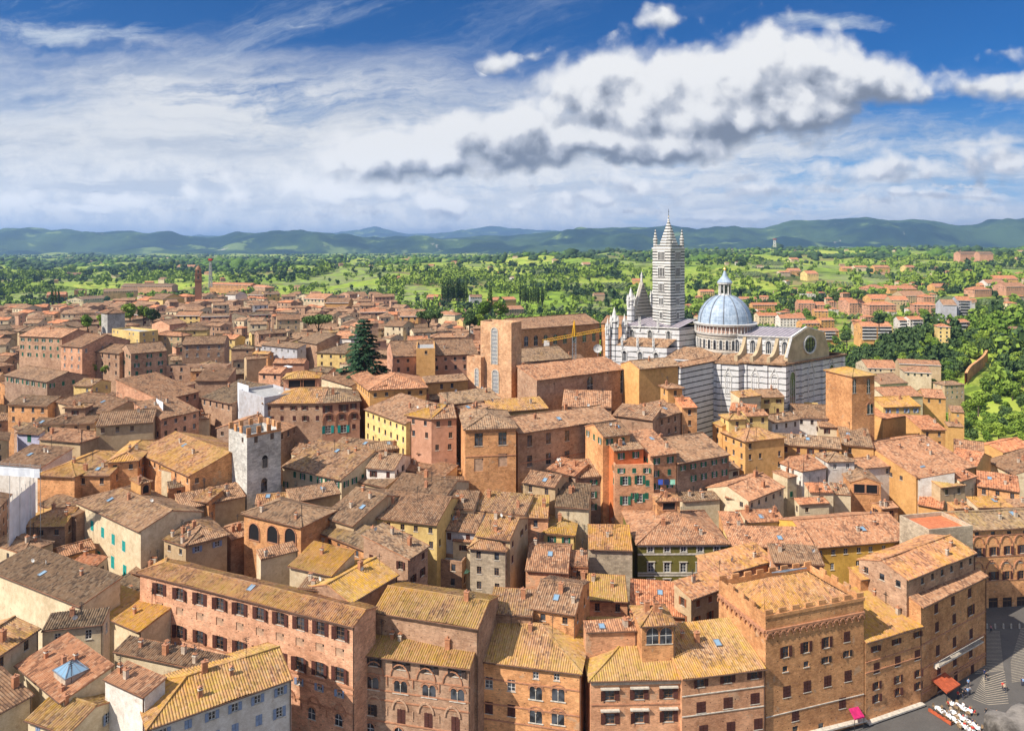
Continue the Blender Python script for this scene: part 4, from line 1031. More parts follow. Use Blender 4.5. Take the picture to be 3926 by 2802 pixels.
T8|760,850,1000,842,785|g|h18|cr|r|-|pink roofed house behind the yellow house
T8|730,770,905,760,700|g|h18|cr|t|-|brown roofed house right of the brick church block
T8|650,668,850,672,610|g|h16|cr|r|d1|pink roofed house behind the brick church block
T8|880,692,1050,700,655|l|h15|cr|r|d1|cream house with a dark doorway on the valley edge
T8|845,640,1110,652,616|g|h14|sa|r|-|long low roof overlooking the green valley
T8|1170,940,1255,946,900|s|h16|or|t|g2|small ochre house below the tall sandy house
T8|1150,1030,1250,1035,1000|s|h13|or|t|-|low ochre house at the foot of the valley
T8|1110,1412,1268,1396,1335|s|h15|sa|Y|d1|mustard roofed house in the right hand street
T8|1232,1372,1338,1340,1300|s|h16|cr|R|-|plain red roof patch right of the mustard roofed house
T8|1330,1400,1600,1440,1320|s|h14|bo|R|d1|wide bright red roof on the right
T4|1188,243,1335,238,198|s|h15|bo|Y|d1|narrow yellow roof strip left of the cream dormer row
T4|1335,236,1560,234,165|s|h16.5|cr|Y|b1|cream dormer row with brown shutters below a mustard roof
T4|1558,235,1700,232,180|s|h16|wh|t|w1|white dormer at the right frame edge
T8|1185,1190,1380,1215,1120|g|h13|cr|r|-|long pink roof with a cream gable on the right slope
T8|1150,1250,1330,1285,1180|g|h14|or|R|-|red roof beside the huge pink roof
T8|1380,1240,1560,1330,1180|g|h12|cr|b|-|shadowed grey roof on the right slope
T8|1500,1195,1680,1150,1120|g|h12|or|R|-|bright orange roof at the right frame edge
T8|960,1515,1120,1545,1360|s|h10|or|R|-|red lean-to with a row of white hanging cloths
T8|1000,1225,1175,1200,1090|s|h16|or|r|-|red brown roof left of the red roof on the slope
'''
SUB = '''
S3|1208,742,1412,745,710|g|Y700|or|R|w4|orange apartment block with long white balconies|apartment block|15|16
S3|1155,745,1210,748,712|g|Y745|cr|R|w2|cream block with a terrace left of the orange balconied block|apartment block|12|8
S3|1258,602,1440,602,578|h|Y880|pk|R|w4|pink four storey block above the orange balconied block|apartment block|13|16
S3|1070,572,1160,590,552|g|Y930|pk|R|w3|pink stepped block, left half|apartment block|12|12
S3|1128,590,1236,585,562|g|Y900|pk|R|w4|pink stepped block, right half|apartment block|12|15
S3|1270,560,1400,555,530|g|Y960|or|R|w3|orange block with an overgrown front|apartment block|14|12
S3|1400,568,1520,568,540|g|Y940|sa|R|w3|sandy barrack like block with regular windows|apartment block|12|13
S3|1482,540,1640,520,502|g|Y1000|sa|r|w3|large sandy block turned to the left|apartment block|22|16
S3|1550,600,1706,600,582|h|Y880|pk|R|w4|wide salmon block with five window columns|apartment block|13|16
S3|1614,548,1692,550,528|h|Y960|pk|R|w2|small pale pink block with a roof room|apartment block|10|14
S3|1742,600,1836,600,562|g|Y860|gy|t|-|white blank sided high rise|apartment block|12|24
S3|1838,570,1932,568,542|g|Y880|gy|R|d5|grey high rise with stacked balconies|apartment block|14|26
S3|1930,586,1956,586,575|g|Y890|wh|t|-|thin white stair shaft beside the high rise|apartment block|8|20
S3|1812,716,1922,716,696|g|Y760|pk|R|w3|salmon block with rounded balconies below the high rise|apartment block|12|15
S3|1705,742,1796,742,722|h|Y710|ye|R|w5|slim yellow block with small square windows|apartment block|11|20
S3|1450,700,1530,700,676|g|Y800|wh|R|w3|white block with dark balconies, left half|apartment block|12|14
S3|1528,696,1616,694,674|g|Y800|wh|R|w3|white block with dark balconies, right half|apartment block|12|14
S3|1395,495,1572,492,472|g|Y1150|or|R|w1|long low block with a plain red roof|apartment block|14|8
S3|1245,492,1382,490,466|h|Y1150|pk|R|w2|low pink block with a red hip roof|apartment block|14|10
S3|1690,480,1805,478,458|g|Y1150|or|R|w1|orange roofed villa behind the high rise|villa|14|8
S3|1950,500,2066,500,478|h|Y1060|pk|R|w2|pink villa with a hip roof on the right|villa|14|11
S3|2035,458,2160,458,432|g|Y1150|wh|r|w2|long pale block with an orange roof, far right|apartment block|14|12
S3|2160,480,2300,478,452|g|Y1080|pk|r|w2|pink block at the right frame edge|apartment block|14|14
S3|1985,470,2120,470,455|g|Y1180|or|R|w1|orange roof strip left of the long pale block|apartment block|12|9
S3|2085,428,2240,420,405|g|Y1300|or|R|w1|far orange roofed block above the long pale block|apartment block|14|12
S3|2195,768,2290,762,740|g|Y640|pk|b|d1|small pink house among the trees at the right edge|house|10|8
S3|1938,718,1998,716,704|g|Y800|pk|R|d1|tiny pink annexe beside the curved road|house|9|7
S3|942,700,1030,702,684|g|Y820|or|R|w4|orange brick block stepping down the hill|apartment block|12|17
S3|895,640,990,645,625|g|Y860|or|R|w3|orange block with stepped terraces|apartment block|13|14
S3|815,722,935,722,700|g|Y800|or|R|w3|orange and pink terraced block|apartment block|12|14
S3|945,770,1060,772,755|g|Y730|or|R|w3|low orange block with deep balconies|apartment block|11|14
S3|672,688,842,688,662|g|Y820|wh|R|w3|white block with pink trims above the nave roof|apartment block|13|15
S3|530,672,664,680,650|g|Y800|cr|R|w3|cream angular block right of the dome|apartment block|13|16
S3|478,655,540,655,640|g|Y830|cr|R|w2|cream house touching the dome|apartment block|12|12
S3|790,590,900,592,566|g|Y960|pk|R|w3|pink block with a dark gable|apartment block|13|14
S3|880,600,972,602,578|g|Y950|pk|R|w2|rosy block under a wide red roof|apartment block|13|12
S3|490,600,680,612,584|g|Y900|or|R|w2|long orange house with a bright red roof|apartment block|14|11
S3|818,530,905,528,516|f|Y1080|wh|b|w2|white flat topped block|apartment block|12|12
S3|405,560,520,562,545|g|Y1000|cr|R|w2|cream row house behind the dome|house|12|10
S3|145,512,240,512,498|g|Y1050|ye|R|w3|yellow block left of the lantern|apartment block|12|14
S3|345,522,412,522,510|g|Y1060|pk|R|w2|pink house right of the lantern|house|12|9
S3|730,375,810,378,358|g|Y1500|or|R|w2|orange hillside house right of the dome|house|14|10
S3|670,385,740,388,375|g|Y1480|cr|R|w1|pale hillside house right of the dome|house|12|8
S3|850,395,925,395,372|g|Y1450|ye|R|w2|yellow castle like house on the hillside|villa|14|14
S3|1080,358,1160,356,346|g|Y1600|or|R|w1|first of the orange hamlet houses|house|14|8
S3|1165,352,1250,352,340|g|Y1600|cr|R|w1|pale middle house of the orange hamlet|house|14|8
S3|1295,352,1395,352,338|g|Y1600|or|R|w2|broad orange house closing the hamlet|house|14|14
S3|1505,352,1565,350,338|g|Y1600|ye|R|w2|yellow house among fields|house|12|12
S3|1858,262,1985,262,246|g|Y1900|pk|b|w2|huge pink villa on the hilltop, left wing|villa|22|20
S3|1985,262,2075,262,248|g|Y1900|pk|b|w2|huge pink villa on the hilltop, right wing|villa|22|20
S3|745,300,798,300,288|g|Y2100|cr|R|-|lone farmhouse in the middle distance|house|14|9
S1|1185,356,1300,356,342|g|Y1500|sa|r|w1|pale farm building left of the bell tower|villa|14|6
S1|420,402,470,400,388|p|Y1400|sa|b|-|farmhouse with a pale gable on the left meadow|house|12|8
S1|470,408,545,405,395|g|Y1400|sa|b|-|brown farmhouse beside the gabled farmhouse|house|12|8
S1|1060,440,1100,438,426|g|Y1150|cr|b|-|small cream house among orchards|house|10|9
S2|1710,545,1785,545,530|g|Y1050|sa|b|-|stone farmhouse in the woods left of the cathedral|house|12|9
S2|1965,447,2022,447,434|g|Y1500|or|R|-|orange farmhouse left of the bell tower top|house|12|9
S2|590,560,690,562,545|g|Y900|pk|R|w2|pink house in the valley below the meadows|house|12|11
S2|880,560,960,565,542|g|Y850|gy|b|w1|grey house by the cypress row|house|12|10
S2|420,312,490,312,302|g|Y2600|sa|r|-|distant pale farm group|house|14|12
S2|1640,338,1690,335,324|g|Y2000|cr|r|-|hillside farm under dark pines|house|14|9
S2|275,448,300,446,436|p|Y1900|wh|b|-|white gabled shed in the dark grove|house|10|9
'''
WROWS = {
 'long': ['T1;993,742,2116,1017;10;o;1.7;2.2;b', 'T1;993,850,2111,1137;10;n;1.8;1.5;b', 'T1;993,975,2111,1272;10;o;1.7;2.4;b', 'T1;985,1058,2111,1388;10;o;1.0;1.2;u', 'T2;150,1470,485,1550;3;a;1.5;2.1;w', 'T1;1050,1325,1621,1480;4;w;1.1;1.8;w'],
 'bif': ['T2;700,1195,1220,1262;4;o;1.6;1.3;k', 'T2;692,1322,1222,1398;4;b;2.5;2.2;w', 'T2;680,1490,680,1490;1;o;1.3;1.9;k', 'T2;873,1533,1210,1580;3;c;1.5;2.5;b', 'T2;680,1605,1210,1690;4;a;1.5;2;w'],
 'alley': ['T3;88,1277,218,1288;2;w;1.0;1.2;w', 'T3;88,1385,227,1395;2;b;2.3;2.3;w', 'T3;88,1530,225,1540;2;b;2.3;2.3;w', 'T2;1400,1320,1557,1340;2;w;1.4;2.0;w', 'T2;1400,1475,1557,1495;2;c;1.4;2.1;b'],
 'hood': ['T3;548,1400,912,1387;3;o;1.6;1.7;b', 'T3;550,1545,912,1530;3;o;1.6;1.8;b', 'T3;550,1680,912,1665;3;o;1.6;1.8;b'],
 'step': ['T3;1112,1325,1447,1273;3;o;1.4;1.3;b', 'T3;1115,1475,1450,1420;3;c;1.7;1.9;b', 'T3;1130,1620,1470,1578;3;c;1.6;1.9;b'],
 'cren': ['T4;140,1130,393,1072;3;o;1.3;1.9;b', 'T4;520,1037,520,1037;1;c;1.4;1.9;b', 'T4;137,1237,268,1207;2;d;1.1;1.0;b', 'T4;390,1180,520,1142;2;o;1.2;1.1;k', 'T4;147,1378,527,1280;4;c;1.6;2.0;b', 'T4;200,1525,492,1448;2;c;1.5;2.0;b', 'T4;200,1610,360,1590;2;d;1.2;1.0;b'],
 'mid': ['T4;697,1110,958,1022;3;o;1.2;1.0;b', 'T4;705,1230,967,1147;3;c;1.5;1.9;b', 'T4;705,1340,970,1262;3;o;1.2;1.4;b', 'T4;705,1418,967,1340;3;o;1.2;1.4;b', 'T4;730,1575,960,1505;3;D;2.4;2.9;b'],
 'corner': ['T4;1075,862,1283,765;3;c;1.3;1.8;b', 'T4;1080,975,1187,925;2;c;1.3;1.9;b', 'T4;1290,872,1290,872;1;o;1.4;2.0;b', 'T4;1085,1122,1292,1018;3;c;1.3;2.0;b', 'T4;1092,1238,1290,1132;3;c;1.3;2.1;b', 'T4;1094,1340,1300,1234;3;c;1.3;2.1;b', 'T4;1060,1440,1320,1300;4;D;2.2;2.3;b'],
 'goth': ['T4;1328,398,1628,386;4;d;1.1;.8;b', 'T4;1345,512,1610,492;4;o;1.4;2.0;b', 'T4;1420,570,1600,566;3;d;1.1;.7;b', 'T4;1345,662,1605,652;4;o;1.4;2.0;b', 'T4;1430,838,1605,830;3;D;2.4;3.2;b'],
 'teal': ['T1;507,305,769,475;5;c;1.5;2.3;t', 'T1;527,455,615,540;2;c;1.5;2.5;t', 'T1;700,575,775,630;2;c;1.6;2.7;t'],
 'green': ['T3;800,495,1212,494;5;t;1.2;1.2;w', 'T3;803,607,1205,610;5;t;1.3;2.1;w', 'T3;803,712,1205,712;5;t;1.3;2.1;w'],
 'belv': ['T3;812,1030,896,1028;2;a;2.1;2.9;w'],
 'lngp': ['T7;50,1120,283,1088;3;w;1.5;3.0;n', 'T7;50,1245,283,1215;3;w;1.6;3.0;n'],
 'crnb': ['T6;1357,1112,1505,1106;2;w;2.2;3.4;n', 'T6;1357,1270,1507,1240;2;n;2.4;3.4;n'],
 'hosp': ['T7;28,500,450,470;8;a;2.2;4.6;w'],
 'mus': ['T7;190,790,525,720;2;n;2.0;3.0;w', 'T7;425,775,425,775;1;p;2.4;6;w', 'T7;640,745,640,745;1;p;2.2;8;w'],
 'stow': ['T6;25,1250,25,1250;1;q;1.6;3.0;w', 'T6;20,1395,20,1395;1;p;1.7;3.4;s'],
 'chur': ['T8;555,780,655,780;2;p;1.3;4.6;w', 'T8;665,920,665,920;1;b;2.4;3.4;w'],
 'lav': ['T5;182,1105,182,1105;1;c;1.4;2.2;g'],
 'whf': ['T8;885,1335,950,1410;4;c;1.0;2.4;u'],
 'pkp': ['T6;415,922,515,915;2;o;1.5;2.2;b', 'T6;418,1050,515,1045;2;o;1.8;2.4;t'],
 'orb': [],
 'orant': ['T7;645,1367,735,1362;2;o;1.4;2.2;g', 'T7;645,1490,735,1475;2;o;1.4;2.2;g'],
}
DATA += '''T9|745,1188,1030,1134,1050|g|z46.2|mb|t|-|tall striped marble transept flank|k=tran,c=church,D=6
T6|1368,374,1560,386,300|f|z63|ab|t|-|tall unfinished church front of pale orange brick with slim arch openings|k=fac,c=monument,D=7,Y=250
T6|1282,592,1369,602,560|f|z63|ab|t|-|lower left wing of the arch wall|k=fac2,c=monument,D=4,Y=251
T6|1561,640,1625,655,600|f|z63|ab|t|-|lower right wing of the arch wall|k=fac3,c=monument,D=6,Y=252
'''
WALLC['mb'] = ('marble', (.6, .6, .6)); WALLC['ab'] = ('brick', (.64, .37, .20))
WROWS['fac'] = ['T6;1455,530,1455,530;1;A;2.3;12.6;w', 'T6;1461,750,1461,750;1;A;2.3;8.0;w']
WROWS['fac2'] = ['T6;1345,725,1345,725;1;A;1.5;6.2;w']
WROWS['fac3'] = ['T6;1600,790,1600,790;1;A;1.5;4.5;w']
rng = random.Random(7)
for ln in DATA.strip().split('\n'):
    q = ln.split('|'); pv = q[1].split(',')
    parse('|'.join([q[0], ','.join(pv[:4]), pv[4]]+q[2:]))
NH = len(BLD)
for ln in SUB.strip().split('\n'):
    p = ln.split('|'); pv = list(map(float, p[1].split(','))); Yv = float(p[3][1:])
    h0 = float(p[10]); a_, c_ = ray(p[0], (pv[0]+pv[2])/2, (pv[1]+pv[3])/2); best = None
    for Yt in np.geomspace(560, 4200, 260):
        dlt = EYE+c_*Yt-(g1(a_*Yt, Yt)+h0*Yt/Yv)
        if best is None or abs(dlt)+abs(Yt-Yv)*.004 < best[0]: best = (abs(dlt)+abs(Yt-Yv)*.004, Yt)
    h0 *= best[1]/Yv; Yv = best[1]
    b = Bld(); b.t = p[2]; b.s = .33
    A = at_y(p[0], pv[0], pv[1], Yv); B = at_y(p[0], pv[2], pv[3], Yv+rng.uniform(-4, 6)); B.z = A.z
    b.A = A; d = B-A; d.z = 0; b.W = d.length; b.ex = d.normalized(); hh = h0; b.s = .42; _, vv_ = src(p[0], 0, pv[4]); q_ = vv_-HV; dd_ = (F*(EYE-A.z)-q_*A.y)/(q_+F*b.s); b.D = max(11, min(30, dd_*(1 if b.t in 'fp' else 2)))
    b.zg = A.z-hh; b.far = Yv; b.hand = False; b.sub = True
    b.wall = WALLC[p[4]]; b.roof = ROOFC[p[5]]; b.win = p[6]; b.label = p[7]; b.cat = p[8]; b.opt = {'ch': '0'}; b.key = None
    gg = g1(b.A.x, b.A.y)
    if abs(gg-b.zg) > 12: print('SUB ground', round(Yv), round(gg), round(b.zg), p[7])
    setup(b)
NS = len(BLD)

# ---- screen helper and filler houses
def proj(p): return (CX+p[0]/p[1]*F, HV-(p[2]-EYE)/p[1]*F)
def corners(b, g=0):
    return [(b.A+b.ex*x+b.ey*y).to_2d() for x, y in ((-g, -g), (b.W+g, -g), (b.W+g, b.D+g), (-g, b.D+g))]
def sat(c1, c2):
    for c in (c1, c2):
        for i in range(2):
            e_ = c[i+1]-c[i]; n = Vector((-e_.y, e_.x))
            a = [n.dot(p) for p in c1]; d = [n.dot(p) for p in c2]
            if max(a) <= min(d) or max(d) <= min(a): return False
    return True
HANDC = [(b, corners(b)) for b in BLD]
PTS = []
for b in BLD:
    hz = b.Z+hfun(b, b.W/2, b.D/2 if b.t in 'ghlr' else (b.D if b.t == 's' else 0))
    for fx in (.05, .25, .5, .75, .95):
        for y, z in ((0, b.Z), (0, b.Z-3), (b.D*.25, b.Z+.3)):
            u, v = proj(b.base+b.ex*(b.W*fx)+b.ey*y+Vector((0, 0, z))); PTS.append((u, v, b.A.y))
PTS = np.array(PTS); PTL = PTS.reshape(-1, 3, 3)[:, [0, 2]].reshape(-1, 3)
REG = [  # (u0, u1, Y0, Y1, count tries, group)
 ('left', -60, 1250, 205, 700), ('mid', 1100, 2500, 330, 620), ('right', 3200, 3990, 170, 330), ('low', 0, 3900, 150, 330)]
fill = []
def try_fill(u, Y, W_, D, yaw, h, t, pal, strict=True, minG=None):
    x = (u-CX)/F*Y
    b = Bld(); b.ex = Vector((math.cos(yaw), math.sin(yaw), 0)); ey = Vector((-b.ex.y, b.ex.x, 0))
    A = Vector((x, Y, 0))-b.ex*W_/2; zg = g1(x, Y)
    if minG is not None and zg < minG: return None
    b.A = Vector((A.x, A.y, zg+h)); b.W = W_; b.D = D; b.t = t; b.s = .33; b.ey = ey
    cs = corners(b, .3)
    for bb, c in HANDC:
        if abs(bb.A.x-b.A.x) < 60 and abs(bb.A.y-b.A.y) < 60 and sat(cs, c): return None
    R_ = [proj(Vector((p.x, p.y, zg+h+z))) for p in cs for z in (0, min(W_, D)*.16)]
    u0, u1 = min(r[0] for r in R_)-4, max(r[0] for r in R_)+4; vt = min(r[1] for r in R_)
    if strict:
        pt_ = PTL if strict == 2 else PTS
        k = (pt_[:, 0] > u0) & (pt_[:, 0] < u1) & (pt_[:, 1] > vt-(0 if strict == 2 else 3)) & (pt_[:, 2] > Y-2)
        if k.any(): return None
    b.hand = False; b.far = Y; b.wall = WALLC[pal[0]]; b.roof = ROOFC[pal[1]]; b.win = pal[2]; b.cat = 'house'; b.opt = {}; b.key = None; b.label = None; b.code = pal
    HANDC.append((b, cs)); b.zg = None
    return b
def pick(opts, r):
    s = r.random()*sum(w_ for _, w_ in opts)
    for v, w_ in opts:
        s -= w_
        if s <= 0: return v
rf = random.Random(11)
WL = [('bb', 4), ('bd', 2), ('sa', 3), ('cr', 2), ('bp', 2), ('ye', 1.2), ('wh', .5), ('pk', 1)]
RL = [('b', 6), ('g', 2), ('t', 3), ('r', 1.4), ('R', .4), ('y', 1)]
tmp = []
def rows(u0, u1, Ya, Yb, step, wl, rl, cond, hs=(10, 15), ws=(9, 19), st=True, dr=(8, 14)):
    Y = Ya
    while Y < Yb:
        u = u0+rf.uniform(0, 60)
        while u < u1:
            W_ = rf.uniform(*ws); Yj = Y+rf.uniform(-4, 4)
            if cond(u, Yj):
                for k in range(2):
                    yaw = rf.choice([-.35, .1, .3, .5])+rf.uniform(-.12, .12) if rf.random() < .7 else rf.uniform(-.9, .9)
                    h = rf.uniform(*hs)-k*2.5; wk = W_*(1 if k == 0 else .7)
                    b = try_fill(u, Yj, wk, rf.uniform(*dr)*(1 if k == 0 else .8), yaw, h, rf.choice('gggghlrp'), (pick(wl, rf), pick(rl, rf), rf.choice(['d2', 'n2', 'g2', 'b2', 'd1', 'n1', '-'])), strict=st, minG=3)
                    if b: tmp.append(b); break
            u += (W_+rf.uniform(0, 2))/Y*F
        Y += step
rows(-60, 1500, 215, 690, 12, WL, RL, lambda u, Y: (Y < 690 or u > 100) and not (u < 420 and Y > 600+u*.15))
rows(1300, 2560, 300, 640, 14, WL, [('b', 4), ('r', 3), ('R', 1), ('t', 3)], lambda u, Y: Y < 640-(u-1300)*.12 and not (Y > 245 and 2300 < u))
rows(3150, 3960, 170, 330, 12, [('cr', 3), ('or', 3), ('bo', 3), ('ye', 1), ('wh', 1)], [('r', 5), ('R', 2), ('t', 3), ('Y', 1.5)], lambda u, Y: (u < 3640 or Y < 245) and not (Y > 235 and u < 3420))
rows(-40, 3900, 150, 300, 11, [('cr', 3), ('bb', 3), ('bo', 2), ('sa', 3)], [('y', 3), ('t', 3), ('Y', 1), ('b', 2), ('r', 2)], lambda u, Y: not (Y > 235 and 2700 < u < 3420))
TW = [('cr', 3), ('bb', 3), ('bo', 2), ('sa', 3), ('or', 1), ('wh', .6)]
rows(-60, 1500, 300, 700, 9, WL, RL, lambda u, Y: (Y < 690 or u > 100) and not (u < 420 and Y > 600+u*.15), hs=(8, 15), ws=(6, 12), st=2, dr=(6, 11))
rows(-60, 2450, 420, 640, 10, WL, RL, lambda u, Y: Y < 650-max(0, u-1300)*.12 and not (u < 420 and Y > 600+u*.15), hs=(8, 14), ws=(6, 12), st=2, dr=(6, 11))
for q_ in range(3):
    rows(-60, 1500, 150, 420, 8, TW, [('y', 3), ('t', 3), ('Y', 1.5), ('b', 3), ('r', 1)], lambda u, Y: True, hs=(9, 17), ws=(5, 11), st=2, dr=(5, 10))
    rows(1300, 2900, 140, 330, 8, TW, [('y', 2), ('t', 3), ('Y', 1), ('b', 1), ('r', 3)], lambda u, Y: not (Y > 232 and u > 2250), hs=(9, 17), ws=(5, 11), st=2, dr=(5, 10))
    rows(2900, 3960, 145, 330, 8, TW, [('y', 1), ('t', 2), ('Y', 1), ('R', 2), ('r', 5)], lambda u, Y: (u < 3640 or 180 < Y < 245) and not (Y > 232 and u < 3420), hs=(9, 17), ws=(5, 11), st=2, dr=(5, 10))
# hillside suburb houses
for k in range(230):
    u = rf.uniform(2640, 3960); Y = rf.uniform(760, 1250) if u < 3350 else rf.uniform(900, 1500)
    if u < 3250 and rf.random() < .25: continue
    if u > 3250 and rf.random() < .62: continue
    b = try_fill(u, Y, rf.uniform(10, 18), rf.uniform(9, 12), rf.uniform(-.5, .6), rf.uniform(7, 12), rf.choice('ghhh'), (rf.choice(['pk', 'cr', 'or', 'wh', 'ye', 'sa']), rf.choice('RRRr'), rf.choice(['w2', 'd2', 'w3'])))
    if b: b.suburb = True; tmp.append(b)
# scattered farms
for k in range(110):
    u = rf.uniform(-50, 3960); Y = rf.uniform(1300, 4200)
    if 2440 < u < 2700: continue
    b = try_fill(u, Y, rf.uniform(11, 20), rf.uniform(9, 13), rf.uniform(-.8, .8), rf.uniform(5, 9), rf.choice('gh'), (rf.choice(['sa', 'cr', 'or', 'pk', 'wh']), rf.choice('Rrtb'), '-'))
    if b: b.farm = True; tmp.append(b)
# keep only filler houses that show
def zr(b): return b.Z
for b in tmp: b.hand = False; b.zg = None
for b in tmp: setup(b)
BVH = BVHTree.FromPolygons(OCC_V, OCC_F)
def shows(b):
    n = 0
    for fx in (.1, .35, .65, .9):
        for y, dz_ in ((.1, .25), (.3, .25), (0, -1)):
            p = b.M @ Vector((b.W*fx, b.D*y, b.Z+(hfun(b, b.W*fx, b.D*y)+dz_ if dz_ > 0 else dz_)))
            d = p-Vector((0, 0, EYE)); L_ = d.length; u, v = proj(p)
            if -30 < u < 3956 and v < 2820 and BVH.ray_cast(Vector((0, 0, EYE)), d/L_, L_-.8)[0] is None: n += 1
    return n
keep = []
for b in tmp:
    if shows(b) >= 2: keep.append(b)
print('fillers', len(tmp), 'kept', len(keep), 'hand', NH, 'sub', NS-NH)
keepset = set(id(b) for b in keep)
BLD[:] = BLD[:NS]+keep
OCC_V.clear(); OCC_F.clear()
for b in BLD:
    wp_ = []
    for k, (o, d, L_, prof) in b.sides.items():
        wp_.append([b.M @ (o+Vector((0, 0, b.z0))), b.M @ (o+d*L_+Vector((0, 0, b.z0)))]+[b.M @ (o+d*x+Vector((0, 0, z))) for x, z in reversed(prof)])
    occ(wp_); occ([[b.M @ p for p in q] for q in b.rp] or [[b.M @ Vector((x, y, b.Z-1)) for x, y in ((0, 0), (b.W, 0), (b.W, b.D), (0, b.D))]])
BVH = BVHTree.FromPolygons(OCC_V, OCC_F)
# windows
for b in BLD:
    if b.hand and b.key in WROWS:
        for r_ in WROWS[b.key]:
            tl, xy, n, st, w_, h, col = r_.split(';'); x1, y1, x2, y2 = map(float, xy.split(','))
            wrow(b, tl, x1, y1, x2, y2, int(n), st, float(w_), float(h), col)
    auto_wins(b, random.Random(int(b.c.x*7+b.c.y*13)))
# the smallest filler houses become one far-off mass
for b in keep: b.size = b.W*b.Z/b.A.y**2
nhouse = sum(1 for b in BLD[:NS] if b.cat == 'house')
keep.sort(key=lambda b: -b.size); cut = max(0, 298-nhouse); mass = keep[cut:]; keep = keep[:cut]; print('mass houses', len(mass))
BLD[:] = BLD[:NS]+keep
mb = MB()
for b in mass:
    wm = {'cr': 'mass_cream', 'sa': 'mass_cream', 'wh': 'mass_white', 'ye': 'mass_cream', 'pk': 'mass_rose', 'or': 'mass_rose', 'bp': 'mass_rose', 'bo': 'mass_rose'}.get(b.code[0], 'mass_brown'); rm_ = 'roof_red' if b.code[1] in 'Rr' else ('roof_brown' if b.code[1] in 'bg' else 'roof_tan')
    for k, (o, d, L_, prof) in b.sides.items():
        mb.face([b.M @ (o+Vector((0, 0, b.z0))), b.M @ (o+d*L_+Vector((0, 0, b.z0)))]+[b.M @ (o+d*x+Vector((0, 0, z))) for x, z in reversed(prof)], wm)
        if k in 'FLR':
            for f_ in range(2):
                for i in range(int(L_/3.4)):
                    s_ = (i+.6)*3.4; z_ = min(prof[0][1], prof[-1][1])-1.8-3.1*f_; ou = Vector((d.y, -d.x, 0))*.04
                    mb.face([b.M @ (o+d*(s_+a)+Vector((0, 0, z_+c))+ou) for a, c in ((-.5, -.8), (.5, -.8), (.5, .8), (-.5, .8))], 'glass')
    for q in b.rp: roof_face(mb, [b.M @ p for p in q], 0, rng, rm_)
mo = mb.build('distant_houses'); tag(mo, 'distant tiled houses too small and many to count', 'houses', kind='stuff')
# labels of the filler houses: nearest named landmark, side and rank
LM = [('the grey stone tower', 'T5', 1640, 1100), ('the slender brick bell tower', 'T5', 1235, 100), ('the big dark cedar', 'T6', 660, 560), ('the big orange convent', 'T5', 1430, 150),
      ('the round umbrella tree', 'T6', 360, 390), ('the bright yellow terrace house', 'T5', 925, 445), ('the tall pink brick block', 'T5', 240, 550), ('the lavender house', 'T5', 165, 1080),
      ('the white scaffold sheeting', 'T5', 1540, 870), ('the tall brick arch wall', 'T6', 1470, 600), ('the striped bell tower', 'T7', 935, 300), ('the blue dome', 'T7', 1260, 300),
      ('the brick church block', 'T8', 605, 800), ('the orange balconied block', 'S3', 1310, 800), ('the grey high rise', 'S3', 1885, 620), ('the olive green palazzo', 'T3', 1000, 560),
      ('the battlemented palazzo', 'T4', 320, 1000), ('the square stone terrace tower', 'T4', 1130, 400), ('the hilltop villa', 'S3', 1965, 270), ('the cream palazzo with turquoise shutters', 'T1', 650, 400),
      ('the oculus wall', 'T8', 290, 560), ('the cypress row', 'T6', 1210, 200), ('the long yellow palazzo', 'T4', 640, 500), ('the orange walled roof terrace', 'T7', 680, 1220)]
LM = [(n, *src(t_, x, y)) for n, t_, x, y in LM]
WN = {'bb': 'brown brick', 'bd': 'dark brick', 'sa': 'sandy', 'cr': 'cream', 'bp': 'pink brick', 'ye': 'ochre', 'wh': 'white', 'pk': 'pink', 'or': 'orange', 'bo': 'orange brick'}
RN = {'b': 'brown', 'g': 'grey', 't': 'tan', 'r': 'pinkish', 'R': 'red', 'y': 'mossy yellow', 'Y': 'mustard'}
ORD = ['nearest', 'second nearest', 'third nearest', 'fourth nearest', 'fifth nearest', 'sixth nearest', 'seventh nearest', 'eighth nearest', 'ninth nearest', 'tenth nearest', 'eleventh nearest', 'twelfth nearest']
SZ = {}
ent = {}
for b in keep:
    u, v = proj(b.c+Vector((0, 0, b.Z+b.zg-b.c.z))); b.uv = (u, v)
    best = min(LM, key=lambda L: math.hypot(L[1]-u, (L[2]-v)*2))
    dxx, dyy = u-best[1], (v-best[2])*2
    side = ('left of' if dxx < 0 else 'right of') if abs(dxx) > abs(dyy) else ('beyond' if dyy < 0 else 'below')
    sz = 'small' if b.W*b.Z < 130 else ('broad' if b.W > 15 else 'plain')
    kd = WN[b.code[0]]+' house with '+RN[b.code[1]]+' roof'
    ent.setdefault((kd, side, best[0]), []).append((math.hypot(dxx, dyy/2), b))
for (kd, side, lm), lst in ent.items():
    lst.sort(key=lambda q: q[0])
    for i, (_, b) in enumerate(lst):
        b.label = f'{kd}, {side} {lm}' if len(lst) == 1 else f'{kd}, {ORD[min(i, 11)]} {side} {lm}'
        b.group = 'far hillside houses' if getattr(b, 'suburb', 0) or getattr(b, 'farm', 0) else 'tiled town houses'
lab = {}
for b in BLD: lab.setdefault(b.label, []).append(b)
for k, v in lab.items():
    if len(v) > 1: print('DUP LABEL', k, len(v))
    if not 4 <= len(k.split()) <= 16: print('LABEL LEN', len(k.split()), k)
for b in BLD: build_bld(b)
print('windows', sum(len(b.wins) for b in BLD))
BK = {b.key: b for b in BLD if b.key}
